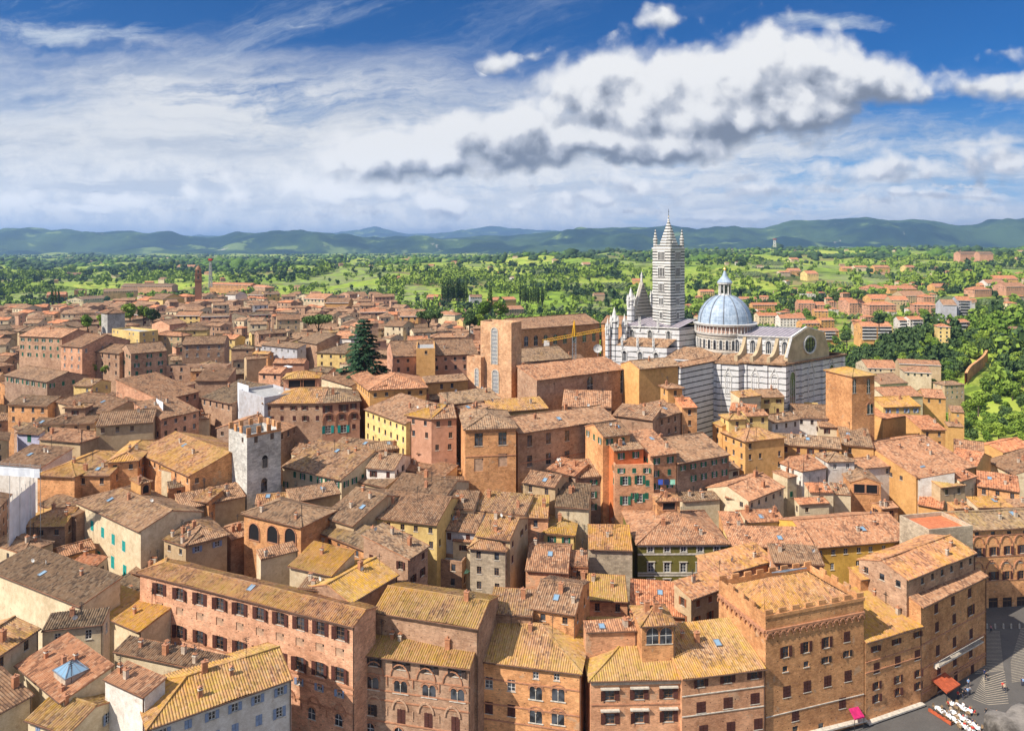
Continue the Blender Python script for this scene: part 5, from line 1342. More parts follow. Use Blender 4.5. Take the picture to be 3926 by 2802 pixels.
# ------------------------------------------------------------------ marble materials for the cathedral
marble('marble_bands', 1.12, .44); marble('marble_lines', 2.15, .17, (.68, .67, .66)); marble('marble_drum', 1.3, .22, (.56, .50, .42))
plain('marble', (.62, .60, .56)); plain('rose', (.50, .33, .26)); plain('brick_dark', (.30, .15, .085))
m, t = newmat('dome_lead')
uvn = t.n('ShaderNodeUVMap').outputs[0]; u_, v_, _ = t.sep(uvn); n = t.noise(t.n('ShaderNodeNewGeometry').outputs['Position'], .6, 5, .65)
c = t.mix(t.ramp(n, .3, .7), (.22, .285, .37), (.40, .475, .56))
c = t.mix(t.m('MULTIPLY', t.ramp(t.noise(t.vm('MULTIPLY', uvn, (14, 1.2, 1)), 3, 5, .7), .5, .75), .4), c, (.50, .55, .60))
seam = t.m('MAXIMUM', t.m('LESS_THAN', t.m('FRACT', t.m('MULTIPLY', u_, 60)), .10), t.m('LESS_THAN', t.m('FRACT', t.m('MULTIPLY', v_, 12)), .07))
c = t.mix(t.m('MULTIPLY', seam, .45), c, (.10, .15, .22))
finish(t, c, .5, spec=.4); MATS['dome_lead'] = m

O_ = Vector((96, 254, 0)); CA = Vector((-.93, .37, 0)); CB = Vector((.80, .60, 0))
cath = empty('cathedral', (O_.x, O_.y, 18)); tag(cath, 'striped marble cathedral with a blue ribbed dome', 'cathedral')
def Q(s, t_, z): p = CA*s+CB*t_; return (p.x, p.y, z-18)
def qbox(mb, s0, s1, t0, t1, z0, z1, m, skip=''):
    P_ = [Q(s1, t0, z0), Q(s0, t0, z0), Q(s0, t1, z0), Q(s1, t1, z0), Q(s1, t0, z1), Q(s0, t0, z1), Q(s0, t1, z1), Q(s1, t1, z1)]
    for k, q in (('f', (0, 1, 5, 4)), ('r', (1, 2, 6, 5)), ('b', (2, 3, 7, 6)), ('l', (3, 0, 4, 7)), ('t', (4, 5, 6, 7))):
        if k not in skip: mb.face([P_[i] for i in q], m)
mb = MB()
qbox(mb, 0, 27, 0, 40, 8, 45, 'marble_lines'); qbox(mb, 13.5, 27, -3.2, 0, 8, 45.4, 'marble_lines', 'b'); qbox(mb, 41, 62, 0, 40, 8, 49.5, 'marble_lines')
for s, t_ in ((0, 0), (0, 10), (0, 24), (0, 38.6), (6, 0), (13, 0), (20, -3.2), (26, -3.2)):   # pilasters
    if s == 0: qbox(mb, -.7, .6, t_-.2, t_+1.2, 8, 45.6, 'marble_lines')
    else: qbox(mb, s-.7, s+.7, t_-.6, t_+.2, 8, 45.2, 'marble_lines')
mb.build('choir_walls', cath)
mb = MB()
qbox(mb, -1.0, 27.3, -.9, 40.6, 45.6, 46.2, 'roof'); qbox(mb, 13.2, 27.3, -3.9, 0, 45.4, 46.0, 'roof')
mb.face([Q(0, 0, 46.25), Q(27, 0, 46.25), Q(27, 5.6, 48.6), Q(0, 5.6, 48.6)], 'roof'); mb.face([Q(0, 0, 46.25), Q(0, 5.6, 48.6), Q(.2, 5.6, 46.2)], 'roof')
mb.face([Q(0, 25.5, 48.6), Q(27, 25.5, 48.6), Q(27, 40, 46.25), Q(0, 40, 46.25)], 'roof')
mb.face([Q(62, 0, 49.6), Q(41, 0, 49.6), Q(41, 5.6, 52.5), Q(62, 5.6, 52.5)][::-1], 'roof')
mb.face([Q(41, -3, 45.5), Q(22, -3, 45.5), Q(25, 8, 49.5), Q(41, 8, 49.5)][::-1], 'roof')
mb.face([Q(22, 25, 49), Q(41, 25, 49), Q(41, 40, 46), Q(22, 40, 46)], 'roof')
mb.build('aisle_roof', cath, ROOFC['t'])
mb = MB()
qbox(mb, .8, 22.5, 5.5, 25.5, 44, 54.9, 'marble_lines'); qbox(mb, 40, 62, 5.5, 25.5, 44, 56.5, 'marble_lines')
for s0, s1, ze, zr_ in ((.8, 22.5, 54.9, 57.4), (40, 62, 56.5, 59.2)):
    mb.face([Q(s1, 5.5, ze), Q(s1, 25.5, ze), Q(s1, 15.5, zr_)], 'marble_lines')
mb.build('clerestory', cath)
mb = MB()
for s0, s1, ze, zr_ in ((.8, 22.7, 55.0, 57.5), (40, 62, 56.6, 59.3)):
    for t0, t1 in ((5.1, 15.5), (25.9, 15.5)): mb.face([Q(s0, t0, ze-.05), Q(s1, t0, ze-.05), Q(s1, t1, zr_), Q(s0, t1, zr_)], 'nave_roof')
    n_ = 16
    for i in range(n_+1):
        s = s0+(s1-s0)*i/n_; mb.bar(Q(s, 5.1, ze+.02), Q(s, 15.5, zr_+.06), .12, 'lead')
    mb.bar(Q(s0, 5.1, ze), Q(s1, 5.1, ze), .35, 'marble'); mb.bar(Q(s0, 15.5, zr_+.05), Q(s1, 15.5, zr_+.05), .3, 'lead')
mb.build('nave_roof', cath)
# end wall with the round window
mb = MB(); prof = [(2, 46.2), (2, 48), (5.2, 54.8), (15, 57.9), (26, 55.4), (29.4, 48.6), (29.4, 46.2)]
for s in (-.1, 1.2): mb.face([Q(s, a, z) for a, z in prof], 'plaster_beige')
for i in range(len(prof)):
    (a, c), (e_, g) = prof[i], prof[(i+1) % len(prof)]; mb.face([Q(-.1, a, c), Q(1.2, a, c), Q(1.2, e_, g), Q(-.1, e_, g)], 'plaster_beige')
    if 0 < i < 5: mb.bar(Q(.5, a, c+.1), Q(.5, e_, g+.1), .7, 'marble')
ew = mb.build('end_wall', cath)
mb = MB(); tc_, zc_, r_ = 15.8, 51.6, 3.1
ring = [(tc_+r_*1.25*math.cos(a), zc_+r_*math.sin(a)) for a in np.linspace(0, 2*math.pi, 25)[:-1]]
mb.face([Q(-.25, a, z) for a, z in ring], 'glass')
for i in range(24):
    a, c = ring[i], ring[(i+1) % 24]; mb.bar(Q(-.3, *a), Q(-.3, *c), .55, 'marble')
for k in (-1.5, 0, 1.5):
    hh = math.sqrt(r_*r_-k*k); mb.bar(Q(-.3, tc_+k*1.25, zc_-hh), Q(-.3, tc_+k*1.25, zc_+hh), .16, 'iron'); mb.bar(Q(-.3, tc_-hh*1.25, zc_+k), Q(-.3, tc_+hh*1.25, zc_+k), .16, 'iron')
mb.build('round_window', ew)
# flying buttresses
for s in (5.2, 11.0, 16.3):
    mb = MB(); pr = [(0, 45.9), (0, 48.2)]
    for i in range(9):
        a = i/8; pr.append((.3+5.0*a, 48.2+6.4*a**2.4))
    pr += [(5.5, 45.9)]
    mb.face([Q(s-.55, a, z) for a, z in pr], 'plaster_beige'); mb.face([Q(s+.55, a, z) for a, z in pr][::-1], 'plaster_beige')
    for i in range(len(pr)-1):
        a, c = pr[i], pr[i+1]; mb.face([Q(s-.55, *a), Q(s+.55, *a), Q(s+.55, *c), Q(s-.55, *c)], 'plaster_beige')
    mb.build('flying_buttress', cath)
def gothic(s, t_, z, w_, h, along='s', m='glass'):
    mb = MB(); P_ = arch_pts(w_, -h/2, h/2, 8, True)
    def q(x, off, zz): return Q(s+x, t_-off, z+zz) if along == 's' else Q(s-off, t_+x, z+zz)
    mb.face([q(x, .05, zz) for x, zz in P_], m)
    for i in range(len(P_)):
        a, c = P_[i], P_[(i+1) % len(P_)]; mb.bar(q(a[0], .1, a[1]), q(c[0], .1, c[1]), .3, 'marble')
    for k in (-1, 1): mb.bar(q(k*w_/6, .1, -h/2), q(k*w_/6, .1, h*.3), .12, 'marble')
    a = q(-w_*.75, .15, h*.35); c = q(0, .15, h*.78); d = q(w_*.75, .15, h*.35); mb.bar(a, c, .22, 'marble'); mb.bar(c, d, .22, 'marble')
    mb.build('gothic_window', cath)
for s in (2.7, 8.2, 13.6, 19.2): gothic(s, 5.5, 51.0, 2.0, 4.6)
for s in (44, 51, 58): gothic(s, 5.5, 53.5, 1.8, 3.6)
for s in (45, 51, 57): gothic(s, 0, 45.6, 1.8, 4)
for s in (3.2, 9.7): gothic(s, 0, 38, 2.2, 8, m='marble_lines')
for s in (17, 23.3): gothic(s, -3.2, 38, 2.0, 8, m='marble_lines')
for t_ in (5, 17, 31): gothic(0, t_, 36.5, 3.6, 12, 't', 'glass' if t_ != 17 else 'marble_lines')
gothic(0, 31, 24, 5, 4, 't', 'marble')
# crossing block, drum, dome, lantern
mb = MB(); qbox(mb, 22, 41, -3, 40, 8, 46, 'marble_lines')
mb.face([Q(22, -3, 46), Q(41, -3, 46), Q(36, 8, 49.5), Q(24, 8, 49.5)][::-1], 'roof'); mb.build('crossing', cath, ROOFC['t'])
dc = CA*30+CB*16.4; cx, cy = dc.x, dc.y
mb = MB(); mb.cyl(cx, cy, 26, 37.5, 10.5, 10.5, 'marble_drum', 48, False)
mb.cyl(cx, cy, 36.6, 37.3, 11.0, 11.3, 'marble', 48); mb.cyl(cx, cy, 29.3, 29.9, 10.9, 10.9, 'marble', 48)
mb.cyl(cx, cy, 37.3, 40.2, 10.4, 10.4, 'rose', 48, False); mb.cyl(cx, cy, 40.0, 40.7, 11.6, 11.9, 'marble', 48)
for i in range(48):
    a = 2*math.pi*i/48; x, y = cx+11.1*math.cos(a), cy+11.1*math.sin(a); mb.cyl(x, y, 37.3, 40.0, .13, .13, 'marble', 6, False)
drum = mb.build('drum', cath)
for i in range(30):
    a = 2*math.pi*(i+.5)/30
    if math.sin(a) > .35: continue
    m2 = MB(); m2.face([(x, 0, z) for x, z in arch_pts(1.05, -1.7, 1.7)], 'glass')
    pp = arch_pts(1.25, -1.7, 1.85)
    for j in range(1, len(pp)-1): m2.bar((pp[j][0], -.1, pp[j][1]), (pp[j+1][0], -.1, pp[j+1][1]), .22, 'marble')
    m2.bar((pp[-1][0], -.1, pp[-1][1]), (pp[0][0], -.1, pp[0][1]), .22, 'marble')
    link('arcade_window', cached('arcw', lambda: m2.mesh('arcade_window')), drum, loc=(cx+10.55*math.cos(a), cy+10.55*math.sin(a), 33.2), rz=a+math.pi/2)
mb = MB(); n_, r0 = 48, 9.9; prof = [(r0*math.cos(a)*(1 if a < 1.45 else 1), 40.7+10.6*math.sin(a)) for a in np.linspace(0, 1.40, 11)]
for j in range(len(prof)-1):
    for i in range(n_):
        a0, a1 = 2*math.pi*i/n_, 2*math.pi*(i+1)/n_; (ra, za), (rb, zb) = prof[j], prof[j+1]
        mb.face([(cx+ra*math.cos(a0), cy+ra*math.sin(a0), za), (cx+ra*math.cos(a1), cy+ra*math.sin(a1), za), (cx+rb*math.cos(a1), cy+rb*math.sin(a1), zb), (cx+rb*math.cos(a0), cy+rb*math.sin(a0), zb)], 'dome_lead',
                uv=[(i/n_, j/10), ((i+1)/n_, j/10), ((i+1)/n_, (j+1)/10), (i/n_, (j+1)/10)])
dome = mb.build('dome', cath)
for p in dome.data.polygons: p.use_smooth = True
mb = MB()
for i in range(12):
    a = 2*math.pi*(i+.35)/12
    for j in range(len(prof)-1): mb.bar((cx+(prof[j][0]+.08)*math.cos(a), cy+(prof[j][0]+.08)*math.sin(a), prof[j][1]), (cx+(prof[j+1][0]+.08)*math.cos(a), cy+(prof[j+1][0]+.08)*math.sin(a), prof[j+1][1]), .3, 'lead')
mb.build('ribs', dome)
mb = MB(); mb.cyl(cx, cy, 50.6, 51.2, 2.6, 2.5, 'marble', 16); mb.cyl(cx, cy, 51.2, 55.4, 1.75, 1.75, 'marble', 16, False)
for i in range(8):
    a = 2*math.pi*(i+.5)/8; mb.cyl(cx+2.1*math.cos(a), cy+2.1*math.sin(a), 51.2, 55.2, .22, .22, 'marble', 8, False)
    a2 = 2*math.pi*i/8; e1 = Vector((-math.sin(a2), math.cos(a2), 0)); c0 = Vector((cx+1.8*math.cos(a2), cy+1.8*math.sin(a2), 53.2))
    mb.face([c0+e1*x+Vector((0, 0, z)) for x, z in arch_pts(.9, -1.5, 1.6)], 'glass')
mb.cyl(cx, cy, 55.2, 55.8, 2.7, 2.8, 'marble', 16)
for (z0, z1, r1, r2) in ((55.8, 56.6, 2.9, 2.3), (56.6, 58.2, 2.3, 1.0), (58.2, 60.4, 1.0, .25)): mb.cyl(cx, cy, z0, z1, r1, r2, 'dome_lead', 16)
ln_ = mb.build('lantern', dome)
mb = MB(); mb.cyl(cx, cy, 60.3, 60.8, .35, .6, 'gold', 10); mb.cyl(cx, cy, 60.8, 61.3, .6, .3, 'gold', 10); mb.cyl(cx, cy, 61.3, 62.8, .18, .02, 'gold', 6); mb.build('golden_finial', dome)
# marble pinnacles and facade gable at the far end
def pinn(s, t_, z0, z1, z2, r):
    mb = MB(); x, y, _ = Q(s, t_, 0)
    mb.cyl(x, y, z0-18, z1-18, r, r, 'marble_lines', 8); mb.cyl(x, y, z1-18, z1-17.5, r*1.25, r*1.25, 'marble', 8)
    mb.cyl(x, y, z1-17.5, z2-18, r*.85, .05, 'marble', 8)
    for i in range(4):
        a = math.pi/4+i*math.pi/2; mb.cyl(x+r*1.1*math.cos(a), y+r*1.1*math.sin(a), z1-20, z1-17.2, r*.22, r*.2, 'marble', 6); mb.cyl(x+r*1.1*math.cos(a), y+r*1.1*math.sin(a), z1-17.2, z1-15.4, r*.25, .02, 'marble', 6)
    mb.build('pinnacle', cath)
pinn(62, 10.5, 48, 66.2, 71.5, 1.5); pinn(62, 23.8, 50, 67, 72, 1.4); pinn(62, 1.4, 44, 58.5, 64.2, 1.6); pinn(60, 4.2, 48, 57, 61.5, 1.0); pinn(63, -.8, 44, 55.5, 60, .9)
for s, t_ in ((58, 0), (52, 0), (46, 0), (55, 5.5), (48, 5.5)): pinn(s, t_, 48 if t_ == 0 else 55, 51.2 if t_ == 0 else 58, 53 if t_ == 0 else 60, .4)
mb = MB(); tri = [(11.5, 57), (22.8, 57), (22.8, 60), (16.6, 73), (11.5, 60)]
for s in (61.2, 62.8): mb.face([Q(s, a, z) for a, z in tri], 'marble_drum')
for i in range(5):
    a, c = tri[i], tri[(i+1) % 5]; mb.face([Q(61.2, *a), Q(62.8, *a), Q(62.8, *c), Q(61.2, *c)], 'marble')
    if i in (2, 3): mb.bar(Q(62, a[0], a[1]+.2), Q(62, c[0], c[1]+.2), 1.0, 'travertine')
x, y, _ = Q(62, 16.6, 0); mb.cyl(x, y, 54.6, 57.5, .5, .4, 'marble', 8); mb.cyl(x, y, 57.5, 59.5, .5, .05, 'marble', 8)
mb.build('facade_gable', cath)

# bell tower of the cathedral
ct = Vector((60.5, 275, 0)); a_ = Vector((-5.5, 6.74, 0)); b_ = Vector((6.74, 5.5, 0)); cc = (a_+b_)/2
bt = empty('bell_tower', (ct.x+cc.x, ct.y+cc.y, 20), math.atan2(5.5, 6.74)); tag(bt, 'tall black and white banded bell tower beside the blue dome', 'bell tower')
h_ = 4.35; mb = MB(); z0 = 0; zt = 66.5
holes_rows = [(64.0, 3.2, 3.5, 5), (57.8, 3.0, 3.6, 4), (51.9, 2.7, 3.3, 4), (46.5, 2.0, 3.0, 3), (41.1, 1.5, 2.7, 2), (36.3, .9, 2.2, 1)]
mb.box(-h_, -h_, z0, h_, h_, zt, 'marble_bands', 'd')
mb.box(-h_-.25, -h_-.25, zt, h_+.25, h_+.25, zt+.5, 'marble'); mb.box(-h_+.3, -h_+.3, zt+.5, h_-.3, h_-.3, zt+1.6, 'marble_bands')
for z in (60.9, 54.9, 49.2, 43.8): mb.box(-h_-.12, -h_-.12, z, h_+.12, h_+.12, z+.3, 'marble')
mb.build('shaft', bt)
for (z, w_, h, n) in holes_rows:
    def mk(w_=w_, h=h, n=n):
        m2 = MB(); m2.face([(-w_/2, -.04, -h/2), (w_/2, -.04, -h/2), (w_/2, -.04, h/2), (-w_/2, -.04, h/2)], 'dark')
        for i in range(n+1):
            x = -w_/2+w_*i/n; m2.box(x-.09, -.22, -h/2, x+.09, -.03, h/2-.35, 'marble')
        m2.box(-w_/2-.1, -.24, h/2-.4, w_/2+.1, -.03, h/2+.1, 'marble'); m2.box(-w_/2-.15, -.3, -h/2-.15, w_/2+.15, -.0, -h/2, 'marble')
        return m2.mesh('belfry_window')
    for rz, lx, ly in ((0, 0, -h_), (R(-90), -h_, 0)):
        link('belfry_window', cached(('bw', z), mk), bt, loc=(lx, ly, z), rz=rz)
for sx in (-1, 1):
    for sy in (-1, 1):
        mb = MB(); x, y = sx*(h_-.75), sy*(h_-.75); mb.cyl(x, y, zt+.5, zt+3.6, .8, .75, 'marble_bands', 8); mb.cyl(x, y, zt+3.6, zt+3.9, .95, .95, 'marble', 8); mb.cyl(x, y, zt+3.9, zt+7.9, .75, .05, 'marble_bands', 8); mb.build('corner_pinnacle', bt)
mb = MB(); mb.cyl(0, 0, zt+1.2, zt+2.4, 3.6, 3.6, 'marble_bands', 8, True, R(22.5)); mb.cyl(0, 0, zt+2.4, zt+11.2, 3.45, .25, 'marble_bands', 8, True, R(22.5))
mb.cyl(0, 0, zt+11.1, zt+11.7, .5, .4, 'marble', 8); mb.cyl(0, 0, zt+11.7, zt+13.4, .1, .1, 'iron', 6); mb.cyl(0, 0, zt+12.4, zt+13.0, .3, .25, 'travertine', 8); mb.bar((-.5, 0, zt+14.6), (.5, 0, zt+14.6), .1, 'iron'); mb.bar((0, 0, zt+13.3), (0, 0, zt+15.6), .1, 'iron')
mb.build('spire', bt)

def absorb(b, root, origin):
    """turn a built house into parts of a larger thing"""
    for ch in list(b.root.children):
        mw = b.M @ ch.matrix_basis
        ch.parent = root; ch.matrix_basis = root.matrix_basis.inverted() @ mw
    bpy.data.objects.remove(b.root); b.root = root
for b in BLD:
    if b.key in ('tran', 'tra2'): absorb(b, cath, None)
arch = None
for b in BLD:
    if b.key == 'fac': arch = b.root
for b in BLD:
    if b.key in ('fac2', 'fac3'): absorb(b, arch, None)

# slender brick bell tower in the far left town
p = at_y('T5', 1235, 180, 620); zt = at_y('T5', 1235, 28, 620).z-p.z
bt2 = empty('bell_tower', (p.x, p.y, p.z-12), R(20)); tag(bt2, 'slender dark brick bell tower with a small dome on the far left horizon', 'bell tower')
zt += 12; mb = MB(); mb.box(-2.6, -2.6, -8, 2.6, 2.6, zt-7.5, 'brick_dark', 'd'); mb.box(-2.9, -2.9, zt-7.5, 2.9, 2.9, zt-7, 'brick_dark'); mb.box(-2.3, -2.3, zt-7, 2.3, 2.3, zt-3.6, 'brick_dark'); mb.box(-2.9, -2.9, zt-13.5, 2.9, 2.9, zt-13, 'brick_dark')
mb.build('shaft', bt2)
mb = MB(); mb.cyl(0, 0, zt-3.6, zt-2, 2.3, 1.9, 'brick_dark', 12); mb.cyl(0, 0, zt-2, zt-.7, 1.9, .9, 'brick_dark', 12); mb.cyl(0, 0, zt-.7, zt+.8, .5, .1, 'brick_dark', 8); mb.build('cupola', bt2)
for z in (zt-10.2, zt-5.4):
    for rz, lx, ly in ((0, 0, -2.65), (R(-90), -2.65, 0), (R(90), 2.65, 0)): link('belfry_window', cached(('b2', round(z)), lambda: win_mesh('a', 1.3, 3.0, 'n')), bt2, loc=(lx, ly, z), rz=rz)

# crane, masts, dish
pc = at_y('T7', 327, 635, 292); mb = MB()
cr_ = empty('tower_crane', (pc.x, pc.y, pc.z-14)); tag(cr_, 'yellow tower crane with a grey lattice mast among the roofs', 'crane')
H_ = at_y('T7', 327, 470, 292).z-cr_.location.z
for sx in (-1, 1):
    for sy in (-1, 1): mb.bar((sx*.7, sy*.7, 0), (sx*.7, sy*.7, H_), .18, 'steel')
for i in range(int(H_/1.4)):
    z = i*1.4
    for (x0, y0, x1, y1) in ((-.7, -.7, .7, -.7), (.7, -.7, .7, .7), (-.7, .7, -.7, -.7)): mb.bar((x0, y0, z), (x1, y1, z+1.4), .1, 'steel'); mb.bar((x0, y0, z), (x1, y1, z), .1, 'steel')
mb.build('mast', cr_)
jd = (at_y('T7', 550, 412, 284)-at_y('T7', 327, 455, 292)); jd.normalize(); mb = MB()
for a, c in ((0, 24), (0, -15)):
    for off in (-.45, .45):
        n = Vector((-jd.y, jd.x, 0))*off; p0 = Vector((0, 0, H_))+n; mb.bar(p0+jd*a, p0+jd*c, .13, 'crane_yellow')
    mb.bar(Vector((0, 0, H_+1.0)), Vector((0, 0, H_+1.0))+jd*c, .12, 'crane_yellow')
    for i in range(abs(c)):
        q = jd*(i if c > 0 else -i); q2 = jd*((i+1) if c > 0 else -(i+1)); mb.bar(Vector((0, 0, H_))+q, Vector((0, 0, H_+1.0))+q2, .07, 'crane_yellow')
mb.build('jib', cr_)
mb = MB()
for sx in (-1, 1): mb.bar((sx*.9, 0, H_), (0, 0, H_+6.5), .3, 'crane_yellow'); mb.bar((0, sx*.9, H_), (0, 0, H_+6.5), .3, 'crane_yellow')
mb.bar((0, 0, H_+6.4), Vector((0, 0, H_+1))+jd*20, .08, 'iron'); mb.bar((0, 0, H_+6.4), Vector((0, 0, H_+1))-jd*14, .08, 'iron'); mb.build('tower_head', cr_)
mb = MB(); q = Vector((0, 0, H_-.9))-jd*13; mb.box(q.x-1.1, q.y-.6, q.z-1.2, q.x+1.1, q.y+.6, q.z+1.2, 'marble'); mb.build('counterweight', cr_)
def lattice(tile, x, y0, y1, Yd, w_, lab_, m1='concrete'):
    p = at_y(tile, x, y0, Yd); top = at_y(tile, x, y1, Yd).z-p.z+8
    r = empty('radio_mast', (p.x, p.y, p.z-8)); tag(r, lab_, 'mast'); mb = MB()
    for sx in (-1, 1):
        for sy in (-1, 1): mb.bar((sx*w_, sy*w_, 0), (sx*w_*.5, sy*w_*.5, top), w_*.35, m1)
    k = max(3, int(top/(w_*2.6)))
    for i in range(k):
        z = top*i/k; ww = w_*(1-.5*i/k)
        for (a, c, d, e_) in ((-1, -1, 1, -1), (1, -1, 1, 1), (1, 1, -1, 1), (-1, 1, -1, -1)): mb.bar((a*ww, c*ww, z), (d*ww, e_*ww, z+top/k), w_*.25, m1)
    mb.build('lattice', r); mb = MB(); mb.box(-w_*1.3, -w_*1.3, top*.93, w_*1.3, w_*1.3, top, 'red'); mb.build('antenna_platform', r)
lattice('S1', 1413, 450, 300, 900, 1.6, 'tall pale lattice radio mast beside the slender brick bell tower')
lattice('S3', 635, 205, 165, 2600, 4.0, 'distant white lattice mast on the wooded ridge right of the dome', 'marble')

# ---- added parts on single palazzi
def on(b, tile, x, y, side='F'):
    o, d, L_, prof = b.sides[side]; ow = b.M @ o; dw = b.M.to_3x3() @ d; a, c = ray(tile, x, y)
    s = (a*ow.y-ow.x)/(dw.x-a*dw.y); Y = ow.y+dw.y*s; return s, EYE+c*Y-b.zg
def fpt(b, side, s, z, out=0):
    o, d, L_, prof = b.sides[side]; q = o+d*s; return Vector((q.x+d.y*out, q.y-d.x*out, z))
def fbox(mb, b, side, s0, s1, z0, z1, out, m, inn=-.02):
    P_ = [fpt(b, side, s, z, o_) for o_ in (inn, out) for s, z in ((s0, z0), (s1, z0), (s1, z1), (s0, z1))]
    for q in ((4, 5, 6, 7), (0, 4, 7, 3), (5, 1, 2, 6), (7, 6, 2, 3), (0, 1, 5, 4)): mb.face([P_[i] for i in q], m)
def course(b, pts, m='brick_trim', h=.22, out=.12, side='F'):
    mb = MB(); L_ = b.sides[side][2]
    for tile, x, y in pts:
        s, z = on(b, tile, x, y, side); fbox(mb, b, side, 0, L_, z-h/2, z+h/2, out, m)
    mb.build('string_course', b.root)
def arches(b, side, zc, n, r, m='brick_trim', name='corbel_arches', out=.18, w_=.2, pointed=False, s0=0, s1=None):
    mb = MB(); L_ = b.sides[side][2]; s1 = s1 or L_; st = (s1-s0)/n
    for i in range(n):
        c = s0+st*(i+.5); pp = [(-math.cos(math.pi*k/8)*r, math.sin(math.pi*k/8)*r*(1.3 if pointed else 1)) for k in range(9)]
        for k in range(8): mb.bar(fpt(b, side, c+pp[k][0], zc+pp[k][1], out), fpt(b, side, c+pp[k+1][0], zc+pp[k+1][1], out), w_, m)
        fbox(mb, b, side, c-st/2-.06, c-st/2+.1, zc-r*.9, zc, out+.08, m)
    mb.build(name, b.root)
b = BK['cren']
for sd in 'FRL':
    n = int(b.sides[sd][2]/1.35); arches(b, sd, b.Z-3.6, n, .55, 'brick_trim', out=.25, w_=.25)
    mb = MB(); fbox(mb, b, sd, 0, b.sides[sd][2], b.Z-3.0, b.Z-2.6, .3, 'brick_trim'); mb.build('cornice', b.root)
course(b, [('T4', 300, 1470)], 'travertine', .15, .1)
# low roof inside the battlements with a big glass rooflight
rm = MB(); W_, D_ = b.W, b.D; z_ = b.Z-1.2
roof_face(rm, [Vector((.8, 1.2, z_+.2)), Vector((W_-.8, 1.2, z_+.2)), Vector((W_*.72, D_*.55, z_+3.4)), Vector((W_*.25, D_*.55, z_+3.4))], .36, rng)
roof_face(rm, [Vector((W_-.8, 1.2, z_+.2)), Vector((W_-.8, D_-.8, z_+.2)), Vector((W_*.72, D_*.55, z_+3.4))], .36, rng)
roof_face(rm, [Vector((.8, D_-.8, z_+.2)), Vector((.8, 1.2, z_+.2)), Vector((W_*.25, D_*.55, z_+3.4))], .36, rng)
roof_face(rm, [Vector((W_-.8, D_-.8, z_+.2)), Vector((.8, D_-.8, z_+.2)), Vector((W_*.25, D_*.55, z_+3.4)), Vector((W_*.72, D_*.55, z_+3.4))], .36, rng)
ro = rm.build('roof', b.root, ROOFC['O'])
mb = MB(); mb.face([(W_*.52, D_*.62, z_+3.5), (W_*.75, D_*.62, z_+3.5), (W_*.72, D_*.9, z_+1.6), (W_*.52, D_*.9, z_+1.6)], 'skyglass')
for a, c in (((W_*.52, D_*.62, z_+3.55), (W_*.75, D_*.62, z_+3.55)), ((W_*.52, D_*.9, z_+1.65), (W_*.72, D_*.9, z_+1.65)), ((W_*.52, D_*.62, z_+3.55), (W_*.52, D_*.9, z_+1.65)), ((W_*.75, D_*.62, z_+3.55), (W_*.72, D_*.9, z_+1.65))): mb.bar(a, c, .15, 'lead')
mb.build('rooflight', ro)
b = BK['goth']; arches(b, 'F', on(b, 'T4', 1400, 455)[1], int(b.W/3.3), 1.35, 'brick_trim', 'blind_arches', .12, .22, True)
arches(b, 'F', on(b, 'T4', 1400, 615)[1], int(b.W/3.3), 1.35, 'brick_trim', 'blind_arches', .12, .22, True)
course(b, [('T4', 1400, 408), ('T4', 1400, 540), ('T4', 1400, 690)])
mb = MB(); s, z = on(b, 'T4', 1400, 700); fbox(mb, b, 'F', 0, b.sides['F'][2], -.5, z, .06, 'travertine'); 
b = BK['corner']; course(b, [('T4', 1180, 985), ('T4', 1180, 1130), ('T4', 1180, 1255), ('T4', 1180, 1275)], 'brick_trim')
mb = MB(); s0, z = on(b, 'T4', 1060, 1205); s1, _ = on(b, 'T4', 1335, 1075); s0 = max(s0, .4)
fbox(mb, b, 'F', s0, s1, z-.25, z, 1.1, 'travertine')
for k in range(9): s = s0+(s1-s0)*k/8; fbox(mb, b, 'F', s-.12, s+.12, z-.75, z-.25, .7, 'travertine')
fbox(mb, b, 'F', s0, s1, z+.9, z+1.0, 1.1, 'travertine', 1.0)
for k in range(40): s = s0+(s1-s0)*k/39; fbox(mb, b, 'F', s-.03, s+.03, z, z+.95, 1.08, 'iron', 1.03)
mb.build('balcony', b.root)
for key, x0, y0 in (('corner', 1190, 1342), ('mid', 830, 1492), ('cren', 400, 1592)):
    b = BK[key]; mb = MB(); s, z = on(b, 'T4', x0, y0); fbox(mb, b, 'F', 0, b.sides['F'][2], z-.3, z, .9, 'travertine'); mb.build('ledge', b.root)
b = BK['bif']; course(b, [('T2', 940, 1302), ('T2', 940, 1395), ('T2', 940, 1455), ('T2', 940, 1590)])
arches(b, 'F', on(b, 'T2', 875, 1490)[1], 4, 1.35, 'niche', 'blind_arches', .06, .3, True, 1.2, b.W-1.0)
arches(b, 'F', on(b, 'T2', 875, 1290)[1], 4, 1.7, 'brick_trim', 'blind_arches', .1, .18, True, 1.2, b.W-1.0)
